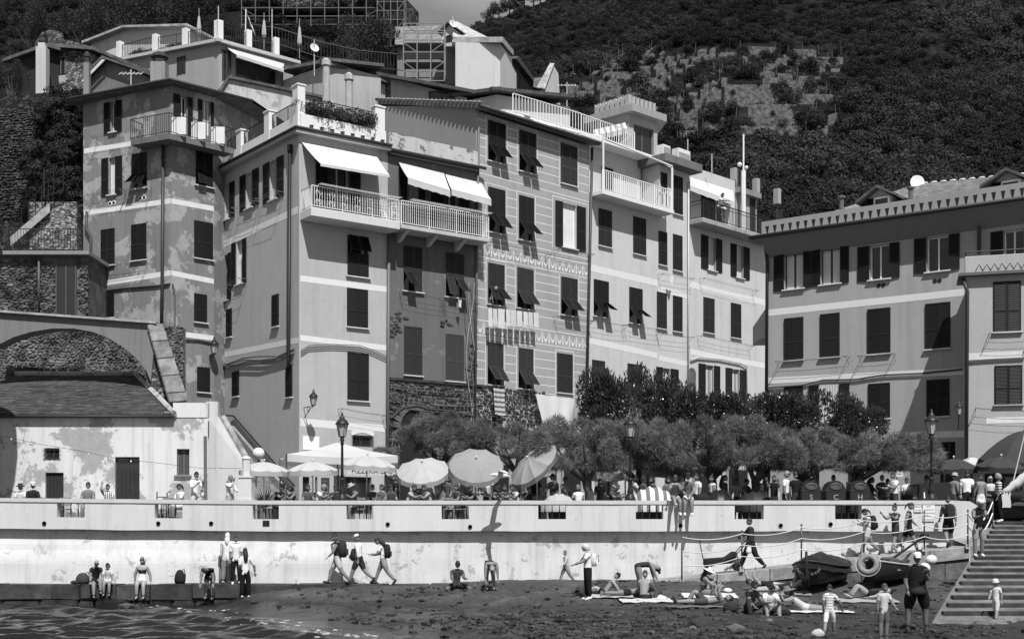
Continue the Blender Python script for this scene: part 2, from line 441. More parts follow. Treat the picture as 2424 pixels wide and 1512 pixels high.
def stones(parent, fac, uv_rect, mat, size=(.28, .13), name='stone', maxparts=300, depth=.10, mask=None, seed=1, jitter=.35, out=0.0, join_name='stonework', variants=6):
    """irregular courses of stones over x0,x1,z0,z1 of a facade plane, joints open between them"""
    rnd = random.Random(seed); x0, x1, z0, z1 = uv_rect; pieces = []
    z = z0
    while z < z1:
        h = size[1] * rnd.uniform(.65, 1.45); x = x0 + rnd.uniform(-.2, 0)
        while x < x1:
            w = size[0] * rnd.choice((.5, .7, .9, 1.1, 1.4, 1.8)); cx, cz = x + w / 2, z + h / 2 + rnd.uniform(-.3, .3) * h
            if x0 <= cx <= x1 and (mask is None or mask(cx, cz)):
                pieces.append((cx, cz, w * rnd.uniform(.86, 1.02), h * rnd.uniform(.8, 1.15), depth * rnd.uniform(.4, 1.3), rnd.uniform(-.2, .2), rnd.randrange(variants)))
            x += w
        z += h
    key = ('stonevar', round(jitter, 2), mat.name)
    if key not in MATS:
        ms = []
        for k in range(variants):
            mb = MB(); n = 8
            ring = [(math.cos(2 * math.pi * (i + .5) / n), math.sin(2 * math.pi * (i + .5) / n)) for i in range(n)]
            def sq(c, s, e):
                q = max(abs(c), abs(s)); return c / q * e, s / q * e
            r0 = [sq(c, s, .5 * rnd.uniform(1 - jitter * .6, 1.0)) for c, s in ring]
            ps = [(x, .5, z) for x, z in r0] + [(x * 1, -.1, z) for x, z in r0] + [(x * .72, -.5 + rnd.uniform(-.1, .15), z * .68) for x, z in r0]
            fs = [(i, i + n, (i + 1) % n + n, (i + 1) % n) for i in range(n)] + [(i + n, i + 2 * n, (i + 1) % n + 2 * n, (i + 1) % n + n) for i in range(n)] + [tuple(range(2 * n, 3 * n))]
            mb.faces(ps, fs); ms.append(mb.mesh('stone', mat))
        MATS[key] = ms
    ms = MATS[key]
    pieces.sort(key=lambda p: -p[2] * p[3])
    for i, (cx, cz, w, h, d, a, k) in enumerate(pieces[:maxparts]):
        T = fac.M @ Matrix.Translation((cx, -out - d * .1, cz)) @ Matrix.Rotation(a, 4, 'Y') @ Matrix.Diagonal((w, d, h, 1))
        link(name, ms[k], parent, T)
    if len(pieces) > maxparts:
        vs, fs = [], []
        base = [(np.array([v.co[:] for v in m.vertices]), [tuple(p.vertices) for p in m.polygons]) for m in ms]
        for cx, cz, w, h, d, a, k in pieces[maxparts:]:
            T = np.array(fac.M @ Matrix.Translation((cx, -out - d * .1, cz)) @ Matrix.Rotation(a, 4, 'Y') @ Matrix.Diagonal((w, d, h, 1)))
            v, f = base[k]; o = len(vs); vs.extend((v @ T[:3, :3].T + T[:3, 3]).tolist()); fs.extend(tuple(o + i for i in q) for q in f)
        me = bpy.data.meshes.new(join_name); me.from_pydata(vs, [], fs); me.materials.append(mat); me.update()
        tag(link(join_name, me, parent), kind='stuff')
# ================================================================ SETTING
def grid_obj(name, xs, ys, zf, mat, kind='structure', smooth_=True):
    nx, ny = len(xs), len(ys); vs = [(x, y, zf(x, y)) for y in ys for x in xs]
    fs = [(j * nx + i, j * nx + i + 1, (j + 1) * nx + i + 1, (j + 1) * nx + i) for j in range(ny - 1) for i in range(nx - 1)]
    me = bpy.data.meshes.new(name); me.from_pydata(vs, [], fs); me.materials.append(mat)
    if smooth_: me.polygons.foreach_set('use_smooth', [True] * len(fs))
    me.update(); return tag(link(name, me), kind=kind)
def ar(a, b, st): n = int((b - a) / st); return [a + (b - a) * i / n for i in range(n + 1)]
def shore_d(x, y): return (x + 10.1) * .851 + (y - 43) * .525 + .5 * math.sin(x * .9 + y * .6)
def beach_z(x, y):
    d = shore_d(x, y)
    z = min(.045 * d, .2 + .016 * (y - 30)) + .45 * smooth((y - 38.5) / 4.5) * smooth((d + 1.5) / 4)
    if x > 12: z += .03 * (x - 12)
    return max(z, -.8)
def beach_surf(x, y):
    return beach_z(x, y) + .035 * noise.fractal(Vector((x * 1.1, y * 1.1, 3)), 1, 2, 4) + .02 * noise.noise(Vector((x * 4, y * 4, 1)))
def ground_hit(u, v, zf=beach_z):
    """where the picture ray meets the beach"""
    lo, hi = 22.0, 46.0
    for _ in range(40):
        m = (lo + hi) / 2
        if Z_(v, m) > zf(X_(u, m), m): lo = m
        else: hi = m
    return Vector((X_(u, lo), lo, zf(X_(u, lo), lo)))
# --- sand
m, nt, b = _bsdf('sand'); p = _pos(nt)
c = _ramp(nt, _noise(nt, .8, 8, .7, .3, p), [(.3, .022), (.5, .04), (.72, .085)])
c = _mix(nt, .8, c, _ramp(nt, _noise(nt, 7, 6, .75, 0, _pos(nt, (1, .6, 1))), [(.32, .45), (.55, 1.05), (.8, 1.5)]), 'MULTIPLY')
sp = nt.nodes.new('ShaderNodeSeparateXYZ'); nt.links.new(nt.nodes.new('ShaderNodeNewGeometry').outputs['Position'], sp.inputs[0])
zz = nt.nodes.new('ShaderNodeMapRange'); zz.inputs[1].default_value = .2; zz.inputs[2].default_value = .5; nt.links.new(sp.outputs[2], zz.inputs[0])
ad = nt.nodes.new('ShaderNodeMath'); ad.operation = 'ADD'; nt.links.new(zz.outputs[0], ad.inputs[0])
nn = nt.nodes.new('ShaderNodeMath'); nn.operation = 'MULTIPLY_ADD'; nn.inputs[1].default_value = 1.2; nn.inputs[2].default_value = -.6
nt.links.new(_noise(nt, .7, 4, .6, 0, p), nn.inputs[0]); nt.links.new(nn.outputs[0], ad.inputs[1])
wet = _ramp(nt, ad.outputs[0], [(.15, 1), (.65, 0)])
nt.links.new(_mix(nt, wet, c, _mix(nt, 1, c, .34, 'MULTIPLY')), b.inputs['Base Color'])
nt.links.new(_ramp(nt, ad.outputs[0], [(.05, .3), (.3, .95)]), b.inputs['Roughness'])
_bump(nt, b, _noise(nt, 16, 7, .75, 0, p), .6, .03)
grid_obj('beach', ar(-13, 24, .13), ar(20, 44.2, .13), beach_surf, m)
# --- sea
m, nt, b = _bsdf('sea_water'); b.inputs['Base Color'].default_value = (.012, .012, .012, 1); b.inputs['Roughness'].default_value = .08
b.inputs['IOR'].default_value = 1.33; b.inputs['Specular IOR Level'].default_value = .2
p = _pos(nt, (1, .7, 1)); _bump(nt, b, _noise(nt, 5, 5, .65, .5, p), .35, .06)
def sea_z(x, y):
    d = -shore_d(x, y); a = smooth((d + .3) / 2.5)
    n = noise.fractal(Vector((x * .55, y * .95, 0)), .9, 2.1, 4)
    q = noise.noise(Vector((x * .35, y * .35, 2))); r = math.sin(x * 1.3 + y * 4.2 + 2.5 * q) * .035 + math.sin(y * 7.5 - x * 1.1 + 4 * q) * .02
    sw = .16 * math.exp(-((d - 1.5 - .6 * noise.noise(Vector((x * .4, y * .4, 5)))) / .55) ** 2) + .09 * math.exp(-((d - 4.2) / .7) ** 2)
    return .0 + a * (n * .13 + r) + sw * (.5 + .9 * abs(noise.noise(Vector((x * .5, y * .5, 9)))))
grid_obj('sea', ar(-24, 3, .11), ar(19, 44.4, .11), sea_z, m)
grid_obj('sea_floor', [-400, -24, 3, 400], [-300, 19, 44], lambda x, y: -.45, m, smooth_=False)
# --- foam of the breaking wavelet
mb = MB(); rnd = random.Random(4)
for i in range(350):
    y = rnd.uniform(29, 42.5); x = -10.1 - (y - 43) * .525 / .851 + rnd.gauss(-1.2, .55)
    if noise.noise(Vector((x * .7, y * .7, 8))) < .05: continue
    r = rnd.uniform(.012, .04); mb.ball((x, y, sea_z(x, y) + .01), (r * 2.2, r * 1.5, r * .6), 5, 3)
tag(mb.build('foam', plain(.4, .6)), kind='stuff')
# --- pebbles
def pebble_variants(mat, n=6, seed=3, name='pebble'):
    rnd = random.Random(seed); out = []
    for _ in range(n):
        bm = bmesh.new(); bmesh.ops.create_icosphere(bm, subdivisions=1, radius=1)
        o = Vector((rnd.uniform(0, 9), rnd.uniform(0, 9), rnd.uniform(0, 9)))
        for v in bm.verts: v.co *= 1 + .35 * noise.noise(v.co * 1.3 + o)
        for v in bm.verts: v.co.z *= .55
        me = bpy.data.meshes.new(name); bm.to_mesh(me); bm.free(); me.materials.append(mat); out.append(me)
    return out
PEB = pebble_variants(stone(.075, .85, 'peb'))
def join_instances(name, meshes, items, mat, parent=None, smooth_=False):
    """items: (variant, Matrix) -> one mesh"""
    base = [(np.array([v.co[:] for v in m.vertices], dtype=np.float32), [tuple(p.vertices) for p in m.polygons]) for m in meshes]
    V, F, o = [], [], 0
    for k, T in items:
        T = np.array(T); v, f = base[k]; V.append(v @ T[:3, :3].T + T[:3, 3]); F.extend([tuple(o + i for i in q) for q in f]); o += len(v)
    me = bpy.data.meshes.new(name); me.from_pydata(np.concatenate(V).tolist(), [], F); me.materials.append(mat)
    if smooth_: me.polygons.foreach_set('use_smooth', [True] * len(F))
    me.update(); return link(name, me, parent)
rnd = random.Random(11); items = []
while len(items) < 4200:
    y = rnd.uniform(27, 43.2); x = rnd.uniform(-9, 19); d = shore_d(x, y)
    if d < .4: continue
    dens = .10 + 1.0 * max(0, noise.noise(Vector((x * .35, y * .35, 4)))) + .9 * math.exp(-((d - 4.5) / 2.5) ** 2) * (y < 36)
    if rnd.random() > dens: continue
    r = rnd.choice((.015, .02, .03, .04, .05, .08)) * rnd.uniform(.7, 1.4)
    items.append((rnd.randrange(6), Matrix.Translation((x, y, beach_z(x, y) + r * .2)) @ Matrix.Rotation(rnd.uniform(0, 6.3), 4, 'Z') @ Matrix.Diagonal((r * 1.3, r, r, 1))))
tag(join_instances('pebbles', PEB, items, PEB[0].materials[0]), kind='stuff')
# --- terrace floor behind the parapet, laid in stone
TZ = 2.9
m, nt, b = _bsdf('paving'); p = _pos(nt)
br = nt.nodes.new('ShaderNodeTexBrick'); br.inputs['Scale'].default_value = 1.0; nt.links.new(p, br.inputs['Vector'])
br.inputs['Color1'].default_value = (.2, .2, .2, 1); br.inputs['Color2'].default_value = (.26, .26, .26, 1); br.inputs['Mortar'].default_value = (.1, .1, .1, 1)
nt.links.new(_mix(nt, .6, br.outputs[0], _ramp(nt, _noise(nt, 3, 6, .7, 0, p), [(.3, .6), (.7, 1.2)]), 'MULTIPLY'), b.inputs['Base Color']); b.inputs['Roughness'].default_value = .85
PAVE = m
grid_obj('terrace_ground', [-30, 15.4], [45.55, 95], lambda x, y: TZ, PAVE, smooth_=False)
grid_obj('piazza_ground', [15.4, 45], [48.2, 95], lambda x, y: TZ - .004, PAVE, smooth_=False)
# --- the sea wall: battered lower wall, overhanging parapet with openings
def lift(X): return .09 * max(0.0, (-8.9 - X) / 9.0)
WALLP = plaster(.76, .58, .14, 2.4, .16, 'seawall')
WALLL = plaster(.77, .50, .31, 1.7, .18, 'lowerwall')
sw = thing('sea_wall', (0, 45.5, .7), 'long white plastered sea wall with overhanging parapet and barred openings along the beach', 'wall')
fp = Fac((-24, 45.0), (15.55, 45.0)); mb = MB(fp.M)
PO = [(135, 201), (366, 432), (598, 660), (820, 882), (1045, 1110), (1274, 1340), (1505, 1570), (1739, 1808), (1977, 2040)]
holes = [(fp.s_(a), fp.s_(b), Z_(1228, 45), Z_(1195, 45)) for a, b in PO]
zt, zb = Z_(1193, 45), 2.55
# finer grid, so that the arris at the foot of the parapet can waver
wall_with_holes(mb, fp.L, zb, zt, holes + [(x, x + .35, -5, -4) for x in ar(0, fp.L - .4, .4)])
for (a, b_, c_, d_) in holes:
    for q in ([(a, 0, c_), (a, .5, c_), (a, .5, d_), (a, 0, d_)], [(b_, 0, d_), (b_, .5, d_), (b_, .5, c_), (b_, 0, c_)], [(a, 0, d_), (a, .5, d_), (b_, .5, d_), (b_, 0, d_)], [(a, 0, c_), (b_, 0, c_), (b_, .5, c_), (a, .5, c_)]): mb.face(q)
xs = ar(0, fp.L, .4)
for x, x2 in zip(xs[:-1], xs[1:]): mb.face([(x, 0, zb), (x, .6, zb), (x2, .6, zb), (x2, 0, zb)])
mb.face([(fp.L, 0, zb), (fp.L, .5, zb), (fp.L, .5, zt), (fp.L, 0, zt)])
# the inner face stands half a metre behind
vv = []
for (x, y, z) in mb.v: vv.append((x, y, z))
mb.v = [(x, y, z + lift(x) + (.03 * noise.noise(Vector((x * .55, 0, 1))) if z < 2.6 else 0)) for x, y, z in vv]
mb.build('parapet', WALLP, sw)
mb = MB(fp.M); wall_with_holes(mb, fp.L, TZ, zt, holes); mb.v = [(x, y + .5, z + lift(x)) for x, y, z in mb.v]; mb.build('parapet_back', WALLP, sw)
cp = MB(); xs = ar(-24, 15.5, .5)
for x, x2 in zip(xs[:-1], xs[1:]):
    j = [.008 * noise.noise(Vector((q * 1.3, 4, 0))) for q in (x, x2)]
    za, zc = Z_(1184, 45) + lift(x) + j[0], Z_(1184, 45) + lift(x2) + j[1]; ya, yc = 44.965 + j[0], 44.965 + j[1]
    la, lc = zt + lift(x), zt + lift(x2)
    cp.face([(x, ya, la), (x2, yc, lc), (x2, yc, zc), (x, ya, za)]); cp.face([(x, ya, za), (x2, yc, zc), (x2, 45.56, zc), (x, 45.56, za)]); cp.face([(x, 45.56, za), (x2, 45.56, zc), (x2, 45.56, lc), (x, 45.56, la)])
    cp.face([(x, ya, la), (x, 45.05, la), (x2, 45.05, lc), (x2, yc, lc)])
cp.face([(15.5, 44.965, zt), (15.5, 45.56, zt), (15.5, 45.56, Z_(1184, 45)), (15.5, 44.965, Z_(1184, 45))])
cp.build('coping', plaster(.70, None, .5, 1.0, .08, 'coping'), sw)
# curved end of the parapet, by the ramp
mb = MB(); pr = [(15.5, 3.63), (16.1, 3.6), (16.35, 3.45), (16.5, 2.9), (16.55, 2.0), (15.5, 2.0)]
mb.prism(pr, 44.98, 45.55); mb.build('parapet_end', plaster(.66, None, .5, 1.0, .12, 'coping'), sw)
mb = MB(); nx = ar(-24, 15.5, .25); nz = ar(.45, 2.62, .12)
def lw(x, z):
    t = (z - .72) / 1.85; cove = smooth((x + 16) / 4) * smooth((1 - x) / 6) * .0 + .0
    left = smooth((-3 - x) / 5)                         # the wall bellies out under the parapet further left
    y = 45.30 - .10 * (1 - t) - left * .22 * (1 - smooth((t - .35) / .6)) + .02 * noise.noise(Vector((x * .8, z * 1.5, 3)))
    return (x, y, z + (lift(x) if z > 2 else 0))
for i in range(len(nx) - 1):
    for j in range(len(nz) - 1): mb.face([lw(nx[i], nz[j]), lw(nx[i + 1], nz[j]), lw(nx[i + 1], nz[j + 1]), lw(nx[i], nz[j + 1])])
o = mb.build('lower_wall', WALLL, sw, True)
for a, b_ in PO:                                          # three twisted bars in each opening
    for t in (.24, .5, .76):
        u = a + (b_ - a) * t; bb = MB(); x = X_(u, 45.2)
        prof = [(.012, Z_(1228, 45)), (.014, 3.05), (.03, 3.2), (.014, 3.33), (.013, Z_(1195, 45))]
        bb.lathe([(r, z + lift(x)) for r, z in prof], 6, Matrix.Translation((x, 45.2, 0))); bb.build('baluster', plain(.03, .5, metal=.3), sw, True)
for u, v in ((105, 1238), (375, 1238), (500, 1238), (918, 1240), (1113, 1246), (1611, 1243), (1966, 1240), (1848, 1243)):
    bb = MB(); x = X_(u, 45); z = Z_(v, 45); T = Matrix.Translation((x, 44.985, z)) @ Matrix.Rotation(R(90), 4, 'X')
    bb.lathe([(.075, -.02), (.075, .02), (.055, .022), (.05, -.015)], 10, T); bb.build('drain_hole', DARK, sw)
bb = MB(); x = X_(630, 45); bb.box((x - .12, 44.98, 2.83 - .1), (x + .12, 45.02, 2.83 + .1)); bb.build('drain_hole', DARK, sw)
# white pillar on the parapet
pl = thing('gate_pillar', (X_(583, 45.2), 45.2, 3.63), 'white square pillar with a slimmer post on top, standing on the parapet beside the steps', 'pillar')
x = X_(583, 45.25); mb = MB(); mb.box((x - .23, 45.0, 3.63), (x + .23, 45.5, Z_(1130, 45))); mb.box((x - .26, 44.97, Z_(1130, 45)), (x + .26, 45.53, Z_(1126, 45)))
mb.box((x - .26, 44.97, 3.63), (x + .26, 45.53, 3.70)); mb.build('pillar_base', plaster(.8, None, .5, 1, .06, 'coping'), pl)
mb = MB(); T = Matrix.Translation((x, 45.25, 0)) @ Matrix.Rotation(R(22.5), 4, 'Z'); mb.lathe([(.155, Z_(1126, 45)), (.15, Z_(1086, 45)), (.18, Z_(1085, 45)), (.16, Z_(1081, 45)), (.06, Z_(1078, 45))], 8, T); mb.build('post', plaster(.8, None, .5, 1, .06, 'coping'), pl)
# --- stone ledge at the foot of the wall
lg = tag(link('ledge', MB().mesh('ledge')), kind='structure')
rnd = random.Random(2); x = -24.0; LEDGE = stone(.05, .35, 'ledge')
mb = MB(); mb.box((-24, 43.95, -1), (4.5, 45.4, .62)); mb.build('ledge_core', LEDGE, lg)
while x < 4.2:
    w = rnd.uniform(.9, 1.9); bb = MB(); y0 = 43.72 + rnd.uniform(-.04, .06); top = .72 + rnd.uniform(-.02, .03)
    bb.box((x + .02, y0, .22 + rnd.uniform(-.05, .05)), (x + w - .02, 45.4, top)); me = bevel(bb.mesh('block', LEDGE), .035, 2); me.vertices.foreach_set('co', [q for v in me.vertices for q in (v.co + .03 * noise.noise_vector(v.co * 1.7))]); link('block', me, lg); x += w
x = -24.0
while x < -8.5:
    w = rnd.uniform(.6, 1.4); bb = MB(); y0 = 43.55 + rnd.uniform(-.15, .2)
    bb.box((x + .02, y0, -.5), (x + w - .03, 45, .2 + rnd.uniform(-.06, .04))); me = bevel(bb.mesh('block', stone(.03, .6, 'wet')), .06, 2); link('block', me, lg); x += w
# --- ramp up along the wall, faced with stone slabs
def ramp_z(X): return .75 + max(0, (X - 3.97)) * .1125
rp = tag(link('ramp', MB().mesh('ramp')), kind='structure')
RY = 43.3; mb = MB(); RM = stone(.24, .22, 'ramp')
for x, x2 in zip(ar(3.9, 15.5, .6)[:-1], ar(3.9, 15.5, .6)[1:]):
    mb.face([(x, RY + .05, ramp_z(x)), (x2, RY + .05, ramp_z(x2)), (x2, 45.4, ramp_z(x2)), (x, 45.4, ramp_z(x))])
mb.face([(3.9, RY + .1, 0), (15.5, RY + .1, 0), (15.5, RY + .1, ramp_z(15.5)), (3.9, RY + .1, ramp_z(3.9))])
mb.build('ramp_surface', stone(.22, .2, 'rampw'), rp)
x = 3.9
while x < 15.3:
    w = min(rnd.uniform(1.4, 1.9), 15.5 - x); bb = MB(); a, c_ = x + .012, x + w - .012; za, zc = ramp_z(a), ramp_z(c_); y0, y1 = RY - .02, RY + .3
    bb.faces([(a, y0, za - .42), (c_, y0, zc - .42), (c_, y1, zc - .42), (a, y1, za - .42), (a, y0, za + .006), (c_, y0, zc + .006), (c_, y1, zc + .006), (a, y1, za + .006)], [(0, 3, 2, 1), (4, 5, 6, 7), (0, 1, 5, 4), (1, 2, 6, 5), (2, 3, 7, 6), (3, 0, 4, 7)])
    link('slab', bevel(bb.mesh('slab', RM), .018), rp); x += w
x = 5.5
while x < 15.3:
    w = min(rnd.uniform(.5, 1.1), 15.5 - x); bb = MB(); a, c_ = x + .01, x + w - .01; y0 = RY + .04 + rnd.uniform(-.02, .02)
    bb.faces([(a, y0, -.1), (c_, y0, -.1), (c_, y0 + .3, -.1), (a, y0 + .3, -.1), (a, y0, ramp_z(a) - .43), (c_, y0, ramp_z(c_) - .43), (c_, y0 + .3, ramp_z(c_) - .43), (a, y0 + .3, ramp_z(a) - .43)], [(0, 3, 2, 1), (4, 5, 6, 7), (0, 1, 5, 4), (1, 2, 6, 5), (2, 3, 7, 6), (3, 0, 4, 7)])
    link('block', bevel(bb.mesh('block', stone(.14, .4, 'rampb')), .02), rp); x += w
mb = MB(); zr = ramp_z(15.5)
L_ = [(15.5, RY, zr), (16.1, RY, zr + .06), (17.05, 45.2, 2.55), (18.4, 48.3, TZ), (15.5, 48.3, TZ), (15.5, 45.4, 2.3)]
mb.face([L_[0], L_[1], L_[2], L_[5]]); mb.face([L_[5], L_[2], L_[3], L_[4]])
for a_, c_ in ((L_[0], L_[1]), (L_[1], L_[2]), (L_[2], L_[3])): mb.face([(a_[0], a_[1], 0), (c_[0], c_[1], 0), c_, a_])
mb.face([(15.4, 45.5, 2.0), (15.4, 48.3, 2.0), (15.4, 48.3, TZ), (15.4, 45.5, TZ)])
mb.build('ramp_landing', stone(.2, .2, 'rampw'), rp)
# --- slipway: paved slope with timber sleepers across it
sl = tag(link('slipway', MB().mesh('slipway')), kind='structure')
def slip_z(y): return .35 + (y - 33.0) / 13.5 * 2.5
def slip_x0(y): return 10.9 + (y - 33) * .485
mb = MB(); ys = ar(31.5, 48.3, .3); SLM = stone(.13, .3, 'slip')
for y, y2 in zip(ys[:-1], ys[1:]): mb.face([(slip_x0(y), y, min(slip_z(y), TZ)), (40, y, min(slip_z(y), TZ)), (40, y2, min(slip_z(y2), TZ)), (slip_x0(y2), y2, min(slip_z(y2), TZ))])
mb.build('slope', SLM, sl)
for y in ar(33.3, 46.2, .86):
    x0 = slip_x0(y) + .15; bb = MB(); z = slip_z(y); x = x0
    bb.box((x0, y - .11, z - .1), (32, y + .11, z + .10)); link('sleeper', bevel(bb.mesh('sleeper', stone(.045, .35, 'wood')), .02), sl)
for k in range(4):                                        # loose skid timbers on the sand
    a = ground_hit(2240 - k * 4, 1424 + k * 7); bb = MB(); L = 2.6 - .15 * k
    bb.box((a.x, a.y - .06, a.z - .02), (a.x + L, a.y + .06, a.z + .08)); tag(link('timber', bevel(bb.mesh('timber', stone(.2, .4, 'wood2')), .015)), 'pale skid timber on the sand below the slipway, %s of four' % ('farthest', 'second farthest', 'second nearest', 'nearest')[k], 'timber', 'skid timbers on the sand')
# ================================================================ HILLS
def vr(u): return max(-260, 75 - (u - 1145) * .58) if u > 1145 else 75 + (1145 - u) * .5
def hill_z(u, t):
    Y = 112 + t * 300; z0 = Z_(720, 112); z1 = Z_(vr(u), 412)
    z = z0 + (z1 - z0) * (t if t <= 1 else 1 - (t - 1) * .6)
    x = X_(u, Y)
    z += 7 * noise.fractal(Vector((x * .012, Y * .012, 1)), 1, 2, 4) * smooth(t * 3) * (1 if u > 1300 else .3) - 5 * math.sin(x * .035) * t
    return x, Y, z
def vine_mask(x, Y, z):
    u, v = UC + x * K / Y, HZ - (z - HC) * K / Y
    f = noise.noise(Vector((x * .03, Y * .03, 7))) * .35
    a = smooth((u - 1380) / 90) * smooth((2080 - u) / 200) * smooth((v - 90) / 50) * smooth((360 - v) / 40)
    e = smooth((u - 1300) / 50) * smooth((1450 - u) / 50) * smooth((v - 150) / 30) * smooth((250 - v) / 30)
    return max(0, min(1, max(a, e) + f * (max(a, e) > .1)))
m, nt, b = _bsdf('hillside_scrub'); p = _pos(nt)
c = _ramp(nt, _noise(nt, .25, 8, .75, 0, p), [(.3, .007), (.5, .015), (.75, .035)])
c = _mix(nt, .7, c, _ramp(nt, _noise(nt, 1.5, 5, .7, 0, p), [(.3, .5), (.7, 1.4)]), 'MULTIPLY')
nt.links.new(c, b.inputs['Base Color']); b.inputs['Roughness'].default_value = 1; b.inputs['Specular IOR Level'].default_value = 0
_bump(nt, b, _noise(nt, 1.2, 6, .7, 0, p), .8, .4); SCRUB = m
us = ar(880, 2760, 7.0); ts = ar(0, 1.25, .0034); vs = []
for t in ts:
    for u in us:
        x, Y, z = hill_z(u, t); k = vine_mask(x, Y, z)
        if k > .35:
            st = 2.4; q = z / st; f = q - math.floor(q); z = st * (math.floor(q) + smooth((f - .8) / .16)) * min(1, (k - .35) * 4) + z * (1 - min(1, (k - .35) * 4))
        vs.append((x, Y, z))
nu = len(us); fs = [(j * nu + i, j * nu + i + 1, (j + 1) * nu + i + 1, (j + 1) * nu + i) for j in range(len(ts) - 1) for i in range(nu - 1)]
me = bpy.data.meshes.new('hill'); me.from_pydata(vs, [], fs); me.materials.append(SCRUB); me.materials.append(stone(.045, .6, 'terr')); me.update()
for pl_ in me.polygons:
    if pl_.normal.z < .5 and (pl_.center.z / 2.4) % 1 > .42 and vine_mask(*pl_.center) > .4 and noise.noise(Vector((pl_.center.x * .05, pl_.center.y * .1, 3))) > -.25: pl_.material_index = 1
tag(link('hill', me), kind='structure')
# --- valley floor and the ground far off
grid_obj('valley_ground', [-900, -40, 60, 900], [95, 1800], lambda x, y: 2.5, SCRUB, smooth_=False)
def bush_mesh(n, seed, mat, lobes=5, leaf_=.06, flat=.85, name='bush'):
    """leaf-sized faces through the volume of a lumpy crown"""
    rnd = random.Random(seed); mb = MB()
    L = [(Vector((rnd.uniform(-.55, .55), rnd.uniform(-.55, .55), rnd.uniform(.15, .85))), rnd.uniform(.35, .55)) for _ in range(lobes)]
    for i in range(n):
        c, r = rnd.choice(L); d = Vector((rnd.gauss(0, 1), rnd.gauss(0, 1), rnd.gauss(0, 1) + .35)).normalized()
        p = c + d * r * rnd.uniform(.55, 1.08) ** .6; p.z = max(p.z * flat, .01)
        a = (d + Vector((rnd.uniform(-.7, .7), rnd.uniform(-.7, .7), rnd.uniform(-.7, .7)))).normalized(); e = a.orthogonal().normalized(); f = a.cross(e)
        th = rnd.uniform(0, 6.3); e, f = e * math.cos(th) + f * math.sin(th), f * math.cos(th) - e * math.sin(th)
        s = leaf_ * rnd.uniform(.6, 1.4); mb.face([p - e * s, p - f * s * .5, p + e * s, p + f * s * .5])
    return mb.mesh(name, mat)
def scatter(name, variants, items, kind='stuff'):
    """instances of the variants at (x, y, z, scale, turn) points"""
    for k, me in enumerate(variants):
        sub = [it for it in items if it[5] == k]
        if not sub: continue
        src = bpy.data.objects.new(name + '_source', me)
        pm = bpy.data.meshes.new(name); pm.from_pydata([it[:3] for it in sub], [], [])
        at = pm.attributes.new('scl', 'FLOAT', 'POINT'); at.data.foreach_set('value', [it[3] for it in sub])
        ar_ = pm.attributes.new('rot', 'FLOAT', 'POINT'); ar_.data.foreach_set('value', [it[4] for it in sub])
        o = tag(link(name, pm), kind=kind)
        ng = bpy.data.node_groups.new(name, 'GeometryNodeTree')
        ng.interface.new_socket('Geometry', in_out='INPUT', socket_type='NodeSocketGeometry'); ng.interface.new_socket('Geometry', in_out='OUTPUT', socket_type='NodeSocketGeometry')
        N, Lk = ng.nodes, ng.links; gi = N.new('NodeGroupInput'); go = N.new('NodeGroupOutput'); ip = N.new('GeometryNodeInstanceOnPoints')
        oi = N.new('GeometryNodeObjectInfo'); oi.inputs['Object'].default_value = src; oi.inputs['As Instance'].default_value = True
        s = N.new('GeometryNodeInputNamedAttribute'); s.data_type = 'FLOAT'; s.inputs[0].default_value = 'scl'
        r = N.new('GeometryNodeInputNamedAttribute'); r.data_type = 'FLOAT'; r.inputs[0].default_value = 'rot'
        cx = N.new('ShaderNodeCombineXYZ'); Lk.new(r.outputs[0], cx.inputs[2])
        Lk.new(gi.outputs[0], ip.inputs['Points']); Lk.new(oi.outputs['Geometry'], ip.inputs['Instance'])
        Lk.new(cx.outputs[0], ip.inputs['Rotation']); Lk.new(s.outputs[0], ip.inputs['Scale']); Lk.new(ip.outputs[0], go.inputs[0])
        md = o.modifiers.new('scatter', 'NODES'); md.node_group = ng
BUSHM = [leaf(.024, .8, .2, .75, 'b0'), leaf(.04, .8, .2, .7, 'b1'), leaf(.014, .8, .15, .7, 'b2')]
BUSH = [bush_mesh(1300, 20 + k, BUSHM[k % 3], 5 + k % 3) for k in range(6)]
rnd = random.Random(5); items = []; vines = []; poles = []
while len(items) < 8500:
    u = rnd.uniform(1120, 2700); t = rnd.random() ** 1.6; x, Y, z = hill_z(u, t); k = vine_mask(x, Y, z)
    if k > .35:
        if rnd.random() < .95 and .0 < (z / 2.4) % 1 < .62: vines.append((x, Y, 2.4 * math.floor(z / 2.4) - .15, rnd.uniform(.45, .9), rnd.uniform(0, 6), rnd.choice((1, 4))))
        if rnd.random() < .2: poles.append((x, Y, z))
        if rnd.random() > .12: continue
    n = noise.noise(Vector((x * .03, Y * .03, 2)))
    s = rnd.uniform(.9, 2.3) * (1 + .9 * max(0, n)) * (1.25 if Y < 170 else 1)
    var = rnd.choice((0, 3, 1, 4)) if n > .05 else rnd.choice((2, 5, 0, 3)); items.append((x, Y, z - .35 * s, s, rnd.uniform(0, 6.3), var))
scatter('hillside_wood', BUSH, items); scatter('vineyard', BUSH, vines)
mb = MB()
for x, Y, z in poles[:900]:
    mb.tube([(x, Y, z - .3), (x + rnd.uniform(-.2, .2), Y, z + rnd.uniform(1.0, 1.9))], .03, 4)
tag(mb.build('vine_poles', plain(.12, .8)), kind='stuff')
